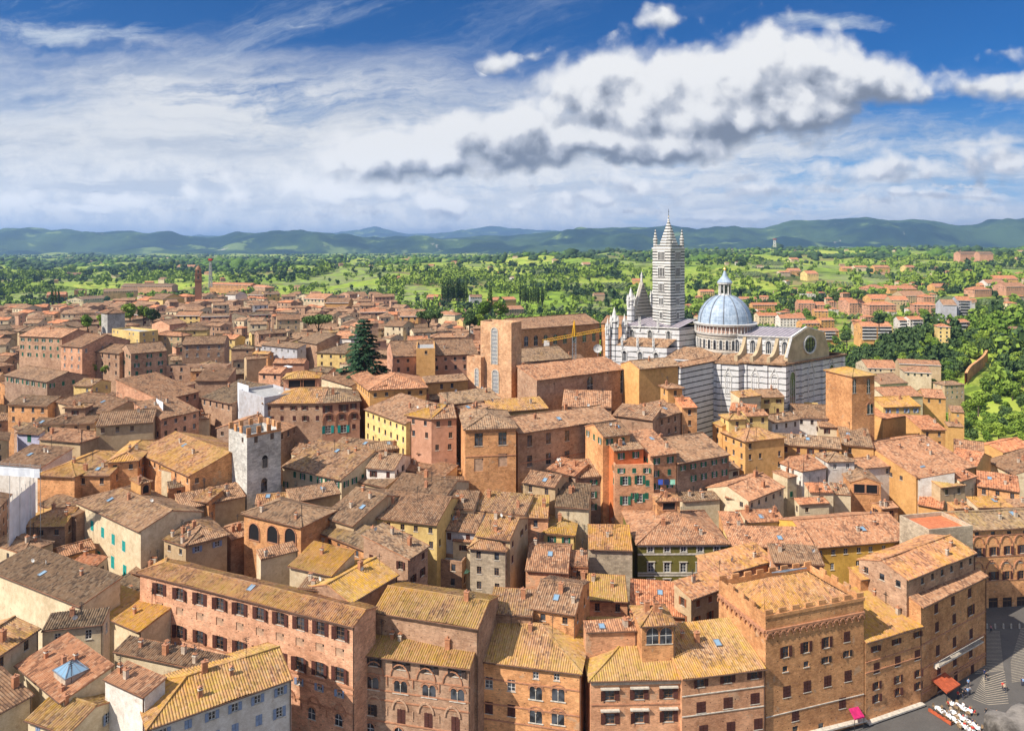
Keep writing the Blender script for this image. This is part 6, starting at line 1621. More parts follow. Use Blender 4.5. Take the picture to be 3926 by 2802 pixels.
# recessed roof dormer with a pale red wall
mb = MB(); s, z = on(b, 'T2', 1180, 1040); mb.box(b.W*.62, b.D*.62, b.Z+b.s*b.D*.62-.1, b.W-.3, b.D*.98, b.Z+b.s*b.D*.62+.5, 'cap'); mb.box(b.W*.62, b.D*.5, b.Z+b.s*b.D*.5, b.W*.64, b.D, b.Z+b.s*b.D+.9, 'mortar'); mb.box(b.W*.6, b.D*.98, b.Z, b.W-.2, b.D, b.Z+b.s*b.D+1.6, 'rose'); mb.box(b.W*.62, b.D*.5, b.Z+b.s*b.D*.5, b.W-.2, b.D*.53, b.Z+b.s*b.D*.5+.9, 'travertine')
mb.build('dormer_terrace', b.root)
b = BK['long']; course(b, [('T1', 1500, 1160)], 'brick_trim', .3, .15); course(b, [('T2', 300, 1320), ('T2', 300, 1440)], 'brick_trim')
arches(b, 'F', on(b, 'T2', 320, 1465)[1], 7, 1.3, 'brick_trim', 'blind_arches', .1, .22, True, b.W*.25, b.W*.98)
b = BK['alley']; course(b, [('T3', 150, 1345), ('T3', 150, 1500), ('T2', 1500, 1560)])
b = BK['hood']
for y in (1345, 1480):
    mb = MB()
    for x in (548, 732, 912):
        s, z = on(b, 'T3', x, y+14-(x-548)*.035); fbox(mb, b, 'F', s-1.6, s+1.6, z, z+.22, .55, 'travertine')
    mb.build('stone_hoods', b.root)
mb = MB(); fbox(mb, b, 'F', 0, b.sides['F'][2], b.Z-.75, b.Z-.1, .35, 'mortar'); mb.build('cornice', b.root); course(b, [('T3', 730, 1455)])
b = BK['step']; course(b, [('T3', 1250, 1375), ('T3', 1250, 1500)], 'travertine', .15)
b = BK['mid']; course(b, [('T4', 830, 1140), ('T4', 830, 1205)], 'brick_trim', .15)
b = BK['green']; course(b, [('T3', 1000, 524), ('T3', 1000, 640), ('T3', 1000, 655)], 'travertine', .35, .12)
mb = MB(); fbox(mb, b, 'F', 0, b.sides['F'][2], b.Z-.6, b.Z-.1, .3, 'travertine'); mb.build('cornice', b.root)
b = BK['crnb']; course(b, [('T6', 1400, 1215), ('T6', 1400, 1065)]); b = BK['lngp']; course(b, [('T7', 150, 1235)])
b = BK['pkp']
arches(b, 'F', on(b, 'T6', 515, 990)[1], 3, 2.0, 'brick_trim', 'blind_arches', .1, .3, True)
for key, tl, pts, w_, h in (('loggia', 'T2', [(-40, 385), (75, 400), (185, 415)], 3.3, 3.9), ('belv2', 'T6', [(218, 758), (295, 755)], 5.0, 2.6), ('logg', 'T1', [(905, 105)], 1.6, 2.2), ('turr', 'T3', [(915, 220)], 3.2, 1.9), ('lg3', 'T4', [(600, 90), (672, 90)], 3.4, 2.6)):
    b = BK[key]
    for x, y in pts:
        s, z = on(b, tl, x, y); L_ = b.sides['F'][2]; ww = min(w_, L_*.42 if len(pts) > 1 else L_*.8); s = max(ww/2+.15, min(L_-ww/2-.15, s)); p = fpt(b, 'F', s, min(z, b.Z-.4-h/2), .02)
        def mk(ww=ww, h=h, sq=key in ('belv2', 'turr', 'lg3')):
            m2 = MB(); P_ = [(-ww/2, -h/2), (ww/2, -h/2), (ww/2, h/2), (-ww/2, h/2)] if sq else arch_pts(ww, -h/2, h/2)
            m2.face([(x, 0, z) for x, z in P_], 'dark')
            for i in range(len(P_)): a, c = P_[i], P_[(i+1) % len(P_)]; m2.bar((a[0], -.05, a[1]), (c[0], -.05, c[1]), .2, 'brick_trim')
            return m2.mesh('open_arch')
        link('open_arch', cached((key, 'oa', round(ww, 2)), mk), b.root, loc=p)
# glass pyramid on the pinkish roof
b = BK['pyr']; mb = MB(); x, y = b.W*.70, b.D*.45; z = b.Z+hfun(b, x, y)
mb.box(x-2.0, y-1.6, z-1.0, x+2.0, y+1.6, z+.7, 'mortar'); P_ = [(x-2.1, y-1.7, z+.7), (x+2.1, y-1.7, z+.7), (x+2.1, y+1.7, z+.7), (x-2.1, y+1.7, z+.7)]; ap = (x, y, z+2.1)
for i in range(4):
    a, c = P_[i], P_[(i+1) % 4]; mb.face([a, c, ap], 'skyglass'); mb.bar(a, ap, .12, 'lead'); mb.bar(a, c, .14, 'lead')
    for k in (.33, .67): q = Vector(a).lerp(Vector(c), k); mb.bar(q, q.lerp(Vector(ap), .85), .06, 'lead')
mb.build('glass_pyramid', b.roofo)
# white scaffold sheets
def sheet(tile, x1, y1, x2, y2, Yd1, Yd2, h, label):
    a = at_y(tile, x1, y1, Yd1); c = at_y(tile, x2, y2, Yd2); g = g1(a.x, a.y); r = empty('scaffold', (a.x, a.y, g)); tag(r, label, 'scaffold')
    d = c-a; L_ = math.hypot(d.x, d.y); dx_, dy_ = d.x/L_, d.y/L_; zt = a.z-g; mb = MB(); n = max(3, int(L_/1.2)); rr = random.Random(3)
    off = [rr.uniform(-.12, .12) for _ in range(n+1)]
    for i in range(n):
        for j in range(4):
            z0, z1 = zt-h*j/4, zt-h*(j+1)/4
            def pp(k, z): o_ = off[k]*(1+j*.3); return (dx_*L_*k/n+dy_*o_, dy_*L_*k/n-dx_*o_, z)
            mb.face([pp(i, z1), pp(i+1, z1), pp(i+1, z0), pp(i, z0)], 'white_sheet')
    mb.build('sheeting', r); mb = MB()
    for i in range(0, n+1, 2): mb.bar((dx_*L_*i/n-dy_*.3, dy_*L_*i/n+dx_*.3, 0), (dx_*L_*i/n-dy_*.3, dy_*L_*i/n+dx_*.3, zt+1), .07, 'steel')
    for j in range(1, 5): z = zt+1-h*j/5; mb.bar((-dy_*.3, dx_*.3, z), (dx_*L_-dy_*.3, dy_*L_+dx_*.3, z), .07, 'steel')
    mb.build('scaffold_poles', r)
b = BK['sheet']; A = b.M @ Vector((0, 0, b.Z)); Yd = A.y
sheet('T5', 1478, 755, 1545, 985, Yd+4, Yd-2.0, 12, 'white sheeted scaffold around a house on the dark street')
sheet('T5', 1548, 905, 1618, 905, Yd-2.2, Yd-1.4, 12, 'front fold of the white scaffold sheeting')
sheet('T5', 972, 855, 1012, 880, 232, 226, 20, 'tall narrow strip of white sheeting between brown houses')
sheet('T5', -10, 1278, 245, 1300, BLD[0].A.y+62, BLD[0].A.y+60, 2, 'low white scaffold parapet below the brown hipped roof')
sheet('T1', 60, 205, 218, 75, 158, 172, 12, 'white sheeted scaffold round a flat roof full of rubble at the left edge')

for b in BLD:
    if b.label.startswith('orange apartment block with long white'):
        mb = MB()
        for k in range(4):
            z = b.Z-3.4-k*3.2; fbox(mb, b, 'F', .8, b.W*.47, z, z+1.1, 1.1, 'frame_white'); fbox(mb, b, 'F', b.W*.53, b.W-1.2, z, z+1.1, 1.1, 'frame_white'); fbox(mb, b, 'F', .8, b.W*.47, z+1.1, z+2.7, .05, 'glass'); fbox(mb, b, 'F', b.W*.53, b.W-1.2, z+1.1, z+2.7, .05, 'glass')
        mb.build('balconies', b.root)
    if b.label.startswith(('grey high rise', 'salmon block with rounded', 'low orange block with deep', 'white block with dark')):
        mb = MB()
        for k in range(int(b.Z/3.1)-1): z = b.Z-3.2-k*3.1; fbox(mb, b, 'F', b.W*.2, b.W*.8, z, z+1.0, 1.2, 'concrete' if 'grey' in b.label else 'frame_white'); fbox(mb, b, 'F', b.W*.22, b.W*.78, z+1.0, z+2.6, .05, 'glass')
        mb.build('balconies', b.root)
# ------------------------------------------------------------------ ground
def gridmesh(name, X, Y, Z, closed=False, mat=None):
    nr, nt = X.shape; V = np.stack([X, Y, Z], -1).reshape(-1, 3); idx = np.arange(nr*nt).reshape(nr, nt)
    if closed: nx = np.roll(idx, -1, axis=1); Q_ = np.stack([idx[:-1], idx[1:], nx[1:], nx[:-1]], -1).reshape(-1, 4)
    else: Q_ = np.stack([idx[:-1, :-1], idx[:-1, 1:], idx[1:, 1:], idx[1:, :-1]], -1).reshape(-1, 4)
    me = bpy.data.meshes.new(name); me.from_pydata(V.tolist(), [], Q_.tolist()); me.update()
    me.polygons.foreach_set('use_smooth', [True]*len(Q_)); me.materials.append(mat)
    o = bpy.data.objects.new(name, me); COL.objects.link(o); tag(o, kind='structure'); return o
m, t = newmat('ground')
pos = t.n('ShaderNodeNewGeometry').outputs['Position']; px_, py_, pz_ = t.sep(pos)
wob = t.noise(pos, .004, 4, .6, out=1); pw = t.vm('ADD', pos, t.vm('SCALE', t.vm('SUBTRACT', wob, (.5, .5, .5)), 160))
vo = t.n('ShaderNodeTexVoronoi', voronoi_dimensions='2D'); t.put(vo.inputs['Vector'], t.vm('MULTIPLY', pw, (.0062, .0042, 0))); vo.inputs['Scale'].default_value = 1
r1, r2, r3 = t.sep(vo.outputs['Color'])
vo2 = t.n('ShaderNodeTexVoronoi', voronoi_dimensions='2D'); t.put(vo2.inputs['Vector'], t.vm('MULTIPLY', pw, (.016, .011, 0))); s1, s2, s3 = t.sep(vo2.outputs['Color'])
f1 = t.mix(r1, (.20, .29, .045), (.48, .50, .09)); f1 = t.mix(t.ramp(r2, .65, .75), f1, (.26, .28, .11)); f1 = t.mix(t.ramp(r3, .86, .9), f1, (.30, .24, .10))
f1 = t.mix(t.m('MULTIPLY', t.ramp(s1, .5, .6), .6), f1, (.32, .46, .045))
row = t.m('SINE', t.m('MULTIPLY', t.m('ADD', t.m('MULTIPLY', px_, t.m('SUBTRACT', r1, .5)), t.m('MULTIPLY', py_, .6)), .8))      # vine and olive rows
f1 = t.mix(t.m('MULTIPLY', t.m('GREATER_THAN', row, .3), t.m('MULTIPLY', t.m('GREATER_THAN', s2, .55), .55)), f1, (.045, .07, .025))
wood = t.ramp(t.noise(pos, .0045, 7, .66), .54, .60); f1 = t.mix(t.m('MULTIPLY', wood, .7), f1, (.035, .058, .016))
f1 = t.mix(t.m('MULTIPLY', t.noise(pos, .05, 6, .7), .55), f1, t.mix(1, f1, (.35, .42, .3), 'MULTIPLY'))
town = t.mix(t.noise(pos, .3, 5, .7), (.10, .085, .07), (.26, .22, .18))
tm = t.n('ShaderNodeAttribute', attribute_name='town')
finish(t, t.mix(tm.outputs['Fac'], f1, town), .95, spec=.1); GROUND = m
th_f = np.radians(np.linspace(-50, 50, 420)); th_b = np.radians(np.linspace(50, 310, 60)[1:-1])
ths = np.concatenate([th_f, th_b]); rs = np.concatenate([[3], np.geomspace(12, 7500, 290), np.geomspace(8200, 60000, 14)])
TT, RR_ = np.meshgrid(ths, rs); X = RR_*np.sin(TT); Y = RR_*np.cos(TT); Z = np.zeros_like(X)
for i in range(X.shape[0]): Z[i] = G(X[i], Y[i])
go = gridmesh('ground', X, Y, Z-.02, True, GROUND)
def townmask(x, y):
    u = CX+x/np.maximum(y, 30)*F
    a = np.clip((700+np.clip((800-u)/8, -260, 0)*0-y)/30, 0, 1)*(u < 2000)*np.clip((y-(-1e9)), 0, 1)
    a = np.maximum(a, np.clip((440-y)/20, 0, 1)*np.clip((3420-u)/60, 0, 1)); a = np.maximum(a, np.clip((238-y)/10, 0, 1)*np.clip((4300-u)/60, 0, 1))
    a = np.where(y < 30, 1, a); return np.where((np.abs(x) > 560) | (y < -400), 0, a)
tmv = townmask(X, Y).reshape(-1).astype('f')
at_ = go.data.attributes.new('town', 'FLOAT', 'POINT'); at_.data.foreach_set('value', tmv)

# far hills: two ranges with the skyline of the photograph's horizon
m, t = newmat('forest_hills')
pos = t.n('ShaderNodeNewGeometry').outputs['Position']
n1 = t.noise(pos, .0011, 8, .68); n2 = t.noise(pos, .006, 5, .65)
c = t.mix(t.ramp(n1, .42, .60), (.016, .042, .034), (.070, .12, .045)); c = t.mix(t.m('MULTIPLY', n2, .5), c, (.018, .030, .014))
c = t.mix(t.m('MULTIPLY', t.ramp(t.noise(pos, .0022, 4, .6), .58, .64), .8), c, (.17, .23, .07))
c = t.mix(t.m('MULTIPLY', t.ramp(t.noise(t.vm('ADD', pos, (3000, 0, 0)), .004, 6, .75), .66, .69), .8), c, (.55, .48, .40))
finish(t, c, .95, spec=.05); HILLM = m
R1 = [(-1600, 860), (-900, 880), (-400, 890), (0, 894), (120, 889), (210, 893), (400, 903), (571, 907), (700, 904), (800, 908), (914, 895), (1005, 898), (1150, 905), (1300, 912), (1386, 909), (1528, 917), (1700, 915), (1871, 903), (1960, 906), (2071, 902), (2214, 884), (2330, 880), (2414, 877), (2540, 883), (2600, 880), (2680, 888), (2734, 879), (2833, 871), (2932, 874), (3037, 861), (3124, 868), (3217, 857), (3300, 860), (3357, 850), (3445, 855), (3503, 850), (3590, 857), (3680, 863), (3765, 861), (3823, 850), (3926, 836), (4300, 820), (5600, 850)]
R2 = [(-1600, 900), (0, 897), (120, 900), (200, 893), (251, 883), (310, 892), (370, 897), (428, 890), (500, 900), (650, 912), (1200, 905), (1300, 897), (1380, 884), (1437, 873), (1500, 886), (1560, 899), (1700, 897), (1790, 884), (1848, 877), (1928, 879), (2020, 881), (2128, 887), (2170, 897), (2300, 905), (5600, 900)]
def hills(name, prof, r0, rr, r1, base, nz):
    us = np.linspace(-1600, 5600, 900); ds = np.linspace(0, 1, 60); U, Dd = np.meshgrid(us, ds)
    r_ = np.where(Dd < .7, r0+(rr-r0)*Dd/.7, rr+(r1-rr)*(Dd-.7)/.3)
    Yy = r_; Xx = (U-CX)/F*r_
    pk = EYE+(HV-np.interp(U, [p[0] for p in prof], [p[1] for p in prof]))/F*rr
    sh = np.where(Dd < .7, np.sin(np.clip(Dd/.7, 0, 1)*math.pi/2)**1.5, np.cos(np.clip((Dd-.7)/.3, 0, 1)*math.pi/2))
    n = sum(np.sin(Xx*f_+Yy*f_*.7*s_+p_)*np.cos(Yy*f_*1.3-Xx*f_*.5*s_+p_*2)*a_ for f_, a_, s_, p_ in ((.0012, 1, 1, .3), (.0023, .7, -1, 1.7), (.0047, .4, 1, 4), (.0094, .22, -1, 2), (.019, .1, 1, 5)))
    Zz = base+(pk-base)*sh+n*nz*np.clip(np.sin(Dd/.7*math.pi), 0, 1)*(Dd < .7)+n*nz*.07
    gridmesh(name, Xx, Yy, Zz, False, HILLM)
hills('hills', R1, 6900, 10500, 13000, -25, 95)
hills('distant_mountains', R2, 16000, 22000, 26000, -20, 90)

# ------------------------------------------------------------------ trees
def leafmat(name, c1, c2):
    m, t = newmat(name); oi = t.n('ShaderNodeObjectInfo'); pos = t.n('ShaderNodeNewGeometry').outputs['Position']
    n = t.noise(pos, .35, 4, .65); c = t.mix(t.ramp(t.m('ADD', n, t.m('MULTIPLY', t.m('SUBTRACT', oi.outputs['Random'], .5), .35)), .3, .72), c1, c2)
    finish(t, c, .8, spec=.15); MATS[name] = m
leafmat('leaf_bright', (.095, .165, .02), (.25, .33, .045)); leafmat('leaf_mid', (.075, .14, .02), (.20, .28, .04)); leafmat('leaf_dark', (.036, .068, .024), (.095, .145, .038)); leafmat('leaf_grey', (.10, .13, .05), (.20, .24, .11)); leafmat('leaf_cedar', (.018, .05, .028), (.05, .105, .045))
def crown_np(rg, lobes, nleaf, size):
    """leaf-sized quads through the volume of several ellipsoid lobes -> verts (n,4,3)"""
    out = []
    tot = sum(l[3]*l[4]*l[5] for l in lobes)
    for (x, y, z, a, b_, c_) in lobes:
        n = int(nleaf*a*b_*c_/tot)+8
        d = rg.normal(size=(n, 3)); d /= np.linalg.norm(d, axis=1)[:, None]; r = rg.uniform(.62, 1.04, n)**.6
        p = d*r[:, None]*[a, b_, c_]+[x, y, z]
        nn = d+rg.normal(size=(n, 3))*.55; nn /= np.linalg.norm(nn, axis=1)[:, None]
        u = np.cross(nn, rg.normal(size=(n, 3))); u /= np.linalg.norm(u, axis=1)[:, None]; v = np.cross(nn, u); s = (size*rg.uniform(.6, 1.3, n))[:, None]
        out.append(np.stack([p-u*s-v*s*.7, p+u*s-v*s*.6, p+u*s*.7+v*s, p-u*s*.8+v*s*.8], 1))
    return np.concatenate(out)
def quads_mesh(name, q, mat):
    me = bpy.data.meshes.new(name); n = len(q); me.vertices.add(n*4); me.vertices.foreach_set('co', q.reshape(-1).astype('f')); me.loops.add(n*4); me.loops.foreach_set('vertex_index', np.arange(n*4, dtype='i'))
    me.polygons.add(n); me.polygons.foreach_set('loop_start', np.arange(0, n*4, 4, dtype='i')); me.update(calc_edges=True); me.materials.append(MATS[mat]); return me
rg = np.random.default_rng(5)
def tree_meshes(kind, k):
    rr = random.Random(k*7+1); lobes = []
    if kind == 'round':
        for i in range(7): a = rr.uniform(0, 6.28); q = rr.uniform(.6, 2.1); lobes.append((q*math.cos(a), q*math.sin(a), rr.uniform(3.6, 7.4), rr.uniform(1.3, 2.2), rr.uniform(1.3, 2.2), rr.uniform(1.1, 1.8)))
        q = crown_np(rg, lobes, 900, .33); th = 4.5
    elif kind == 'cypress':
        for i in range(6): z = 1.4+i*2.0; w_ = [1.0, 1.2, 1.15, .95, .7, .4][i]; lobes.append((rr.uniform(-.1, .1), rr.uniform(-.1, .1), z+.5, w_, w_, 1.6))
        q = crown_np(rg, lobes, 700, .28); th = 3
    else:
        for i in range(8): a = i*.8; q_ = 2.6 if i else 0; lobes.append((q_*math.cos(a), q_*math.sin(a), 6.3+rr.uniform(-.3, .3), 1.9, 1.9, .95))
        q = crown_np(rg, lobes, 1100, .3); th = 6.2
    mb = MB(); mb.cyl(0, 0, -1.5, th*.55, .32, .22, 'bark', 7, False); mb.cyl(0, 0, th*.55, th, .22, .1, 'bark', 7, False)
    for i in range(4):
        a = i*1.6+k; mb.bar((0, 0, th*.5), (1.6*math.cos(a), 1.6*math.sin(a), th*.95+.5), .16, 'bark')
    return q, mb.mesh('trunk')
TM = {}
for kind in ('round', 'cypress', 'umbrella'):
    for k in range(4 if kind == 'round' else 2): TM[kind, k] = tree_meshes(kind, k)
def plant_tree(kind, k, x, y, z, sc, leaf, label, group=None, cat='tree', name=None, szz=None):
    q, tr = TM[kind, k]; key = ('tm', kind, k, leaf)
    cm = cached(key, lambda: quads_mesh('crown', q, leaf))
    r = empty(name or {'round': 'tree', 'cypress': 'cypress_tree', 'umbrella': 'pine_tree'}[kind], (x, y, z), random.Random(int(x*9+y)).uniform(0, 6)); r.scale = (sc, sc, szz or sc); tag(r, label, cat, group)
    link('trunk', tr, r); link('crown', cm, r); return r
def on_ground(tile, x, y, lift=0):
    z = 10
    a, c = ray(tile, x, y)
    lo, hi = 60, 6000; 
    for Yt in np.geomspace(60, 6000, 500):
        if EYE+c*Yt < g1(a*Yt, Yt)+lift: hi = Yt; break
        lo = Yt
    for _ in range(12):
        m_ = (lo+hi)/2
        if EYE+c*m_ < g1(a*m_, m_)+lift: hi = m_
        else: lo = m_
    return Vector((a*hi, hi, g1(a*hi, hi)))
def clear(x, y, r=3):
    for b in BLD:
        if abs(b.c.x-x) < 25 and abs(b.c.y-y) < 25:
            d = b.M.inverted() @ Vector((x, y, b.zg))
            if -r < d.x < b.W+r and -r < d.y < b.D+r: return False
    return True
WPT = [on_ground('T8', 1262, 770), on_ground('T8', 1320, 700), on_ground('T8', 1392, 620)]
def wall_free(x, y):
    x = np.asarray(x, float); y = np.asarray(y, float); ok = np.ones(x.shape, bool)
    for a, c in zip(WPT[:-1], WPT[1:]):
        for k in np.linspace(0, 1, 24):
            p = a.lerp(c, float(k))
            for back in (0, 9, 18): q = p*(1-back/p.y); ok &= (x-q.x)**2+(y-q.y)**2 > 64
    return ok
# wooded slope on the right, between the old town and the apartment blocks
rr = random.Random(21); cnt = 0; placed = []
SL = [('leaf_bright', 'bright'), ('leaf_mid', 'mid'), ('leaf_dark', 'dark')]
for k in range(2600):
    u = rr.uniform(3120, 3990); v = rr.uniform(1215, 1700)
    lim = 1330+(u-3120)*.05 if u < 3640 else 1250
    if v < lim and rr.random() < .55: continue
    Yt = None
    p = on_ground('Z', u*.57947, v*.57947)
    if not (300 < p.y < 900) or p.x < 150: continue
    if any((p.x-a)**2+(p.y-c)**2 < (5.0+.006*p.y)**2 for a, c in placed) or not clear(p.x, p.y, 4): continue
    uu, vv = proj(p)
    if u < 3420 and p.y < 430: continue
    if not wall_free(p.x, p.y): continue
    placed.append((p.x, p.y)); cnt += 1
    if cnt > 235: break
    lf = rr.choices(SL, [4, 4, 2])[0]
    plant_tree('round', rr.randrange(4), p.x, p.y, p.z-.8, rr.uniform(.8, 1.55), lf[0], {'bright': 'fresh lime green leafy tree of the wooded valley slope on the right', 'mid': 'mid green leafy tree of the wooded valley slope on the right', 'dark': 'dark green leafy tree of the wooded valley slope on the right'}[lf[1]], lf[1]+' trees of the wooded slope')
print('slope trees', cnt)
# named single trees
def at_base(tile, x, y, Yd): p = at_y(tile, x, y, Yd); return p
p = at_y('T6', 640, 700, 262)
lob = []; rc = random.Random(4)
crown_q = []
for i in range(15):
    z = 3.0+i*1.35; L_ = 8.4*(1-(i/15.5))**.8+.8; nb = 7
    for j in range(nb):
        a = j*2*math.pi/nb+i*.7+rc.uniform(-.3, .3); L2 = L_*rc.uniform(.6, 1.12); n = int(34*L2/5)+10
        s_ = rg.uniform(.12, 1, n)**.8*L2; w_ = rg.normal(size=n)*.16*s_**.6*1.6
        x_ = math.cos(a)*s_-math.sin(a)*w_; y_ = math.sin(a)*s_+math.cos(a)*w_; zz = z+.10*s_-.022*s_**2+rg.normal(size=n)*.16-np.abs(w_)*.25
        c_ = np.stack([x_, y_, zz], 1); sz = rg.uniform(.28, .6, n)[:, None]
        e1 = np.stack([np.full(n, math.cos(a)), np.full(n, math.sin(a)), np.full(n, -.3)], 1)+rg.normal(size=(n, 3))*.25; e2 = np.stack([np.full(n, -math.sin(a)), np.full(n, math.cos(a)), rg.normal(size=n)*.4], 1)
        crown_q.append(np.stack([c_-e1*sz-e2*sz*.5, c_+e1*sz-e2*sz*.4, c_+e1*sz+e2*sz*.4-np.array([0, 0, .2]), c_-e1*sz+e2*sz*.5-np.array([0, 0, .2])], 1))
gz_ = p.z; ce = empty('cedar_tree', (p.x, p.y, gz_-3)); tag(ce, 'huge dark green cedar with drooping layered branches amid the roofs', 'tree')
link('crown', quads_mesh('crown', np.concatenate(crown_q), 'leaf_cedar'), ce); ce.scale = (1.08, 1.08, 1.0)
mb = MB(); mb.cyl(0, 0, -14, 12, .8, .5, 'bark', 8, False); mb.cyl(0, 0, 12, 23, .5, .08, 'bark', 8, False)
mb.build('trunk', ce)
for kind, k, tile, x, y, Yd, sc, lf, lb in (
    ('umbrella', 0, 'T6', 360, 440, 395, 2.0, 'leaf_dark', 'big round topped pine among the roofs left of the cedar'),
    ('umbrella', 1, 'T6', 1045, 402, 420, 1.9, 'leaf_dark', 'wide flat umbrella pine right of the bright orange house'),
    ('round', 1, 'T6', 1300, 395, 400, 1.5, 'leaf_dark', 'dark conical tree left of the tall brick arch wall'),
    ('round', 2, 'T6', 1385, 330, 470, 1.5, 'leaf_mid', 'leafy tree beside the slim cypress near the brown convent'),
    ('cypress', 0, 'T6', 1428, 300, 470, 1.4, 'leaf_dark', 'single slim cypress near the brown convent'),
    ('round', 3, 'T6', 1490, 330, 480, 1.5, 'leaf_mid', 'leafy tree right of the slim cypress'),
    ('round', 0, 'T6', 1370, 395, 420, 1.2, 'leaf_bright', 'small light green tree behind the tall brick arch wall'),
    ('round', 0, 'T5', 650, 395, 430, 1.2, 'leaf_bright', 'bright green tree left of the grey stone tower house'),
    ('round', 2, 'T5', 810, 350, 450, 1.5, 'leaf_mid', 'leafy tree right of the grey stone tower house'),
    ('round', 1, 'T5', 895, 345, 455, 1.3, 'leaf_mid', 'second leafy garden tree right of the grey stone tower house'),
    ('round', 3, 'T5', 950, 365, 440, 1.2, 'leaf_dark', 'dark tree against the sandy tower house in the left quarter'),
    ('round', 2, 'T5', 545, 405, 400, 1.1, 'leaf_mid', 'leafy terrace tree on the left quarter roofs'),
    ('round', 1, 'T5', 590, 680, 300, .55, 'leaf_mid', 'potted balcony shrub on the brown house'),
    ('round', 3, 'T5', 665, 690, 298, .6, 'leaf_mid', 'climbing plant hanging at the brown house balcony'),
    ('cypress', 0, 'T5', 325, 250, 640, 1.1, 'leaf_dark', 'left cypress beside the far red house'),
    ('cypress', 1, 'T5', 345, 250, 640, .95, 'leaf_dark', 'middle cypress beside the far red house'),
    ('cypress', 0, 'T5', 366, 248, 640, .9, 'leaf_dark', 'right cypress beside the far red house'),
    ('round', 0, 'S3', 1322, 712, 690, 1.9, 'leaf_dark', 'tall conifer standing in front of the pink four storey block'),
    ('umbrella', 0, 'S3', 1508, 800, 690, 1.7, 'leaf_dark', 'left umbrella pine before the white block'),
    ('umbrella', 1, 'S3', 1600, 808, 690, 1.9, 'leaf_dark', 'right umbrella pine before the white block'),
    ('round', 1, 'S3', 1110, 830, 640, 1.7, 'leaf_dark', 'dark tree beside the low orange block with deep balconies'),
    ('round', 3, 'S3', 1030, 570, 930, 1.9, 'leaf_dark', 'dark tree left of the pink stepped block'),
    ('umbrella', 0, 'S3', 1185, 548, 980, 2.2, 'leaf_dark', 'umbrella pine above the pink stepped block'),
    ('round', 2, 'T8', 1340, 900, 380, 1.3, 'leaf_mid', 'tree by the pale wall in the valley bottom')):
    p = at_base(tile, x, y, Yd); zb = p.z-(3.0*sc if kind != 'cypress' else 1); plant_tree(kind, k, p.x, p.y, zb, sc, lf, lb)
for i in range(14):
    p = at_y('T6', 1133+i*11.5+rr.uniform(-3, 3), 238+rr.uniform(-3, 3), 800+rr.uniform(-15, 15)); plant_tree('cypress', i % 2, p.x, p.y, p.z, rr.uniform(1.25, 1.7), 'leaf_dark', 'dark cypress of the dense row right of the pink villa', 'cypress row', szz=rr.uniform(1.3, 1.8))
for i in range(12):
    p = at_y('S2', 1215+i*14+rr.uniform(-6, 6), 592+rr.uniform(-4, 4), 760+rr.uniform(-25, 25)); plant_tree('cypress', i % 2, p.x, p.y, p.z, rr.uniform(1.0, 1.5), 'leaf_dark', 'dark cypress of the loose group left of the cathedral', 'loose cypress group', szz=rr.uniform(1.0, 1.7))
# woodland, hedges and orchards of the countryside: uncountable, one mesh per tone
ico = bpy.data.meshes.new('tmp'); import bmesh
bm = bmesh.new(); bmesh.ops.create_icosphere(bm, subdivisions=1, radius=1); IV = np.array([v.co for v in bm.verts]); IF = np.array([[v.index for v in f.verts] for f in bm.faces]); bm.free()
bm = bmesh.new(); bmesh.ops.create_icosphere(bm, subdivisions=2, radius=1); JV = np.array([v.co for v in bm.verts]); JF = np.array([[v.index for v in f.verts] for f in bm.faces]); bm.free()
def _vn(x, y, s, seed):
    r_ = np.random.default_rng(seed); tb = r_.random((256, 256)); gx_ = x*s; gy_ = y*s; i = np.floor(gx_).astype(int); j = np.floor(gy_).astype(int); a = gx_-i; b_ = gy_-j; a = a*a*(3-2*a); b_ = b_*b_*(3-2*b_)
    f = lambda p, q: tb[p % 256, q % 256]
    return f(i, j)*(1-a)*(1-b_)+f(i+1, j)*a*(1-b_)+f(i, j+1)*(1-a)*b_+f(i+1, j+1)*a*b_
def fb_(x, y, s, seed): return (_vn(x, y, s, seed)+.5*_vn(x, y, s*2.1, seed+1)+.3*_vn(x, y, s*4.3, seed+2)+.15*_vn(x, y, s*9, seed+3))/1.95
def scatter(n, ymin, ymax, seed, dens, umin=-300, umax=4250):
    r_ = np.random.default_rng(seed); y = np.exp(r_.uniform(math.log(ymin)*1.0, math.log(ymax), n)); u = r_.uniform(umin, umax, n); x = (u-CX)/F*y
    keep_ = r_.random(n) < dens(x, y, u); return x[keep_], y[keep_], u[keep_]
BP = np.array([(b.c.x, b.c.y, max(b.W, b.D)*.6+4) for b in BLD])
def free(x, y):
    ok = np.ones(len(x), bool)
    for bx, by, br in BP:
        ok &= (x-bx)**2+(y-by)**2 > br*br
    return ok
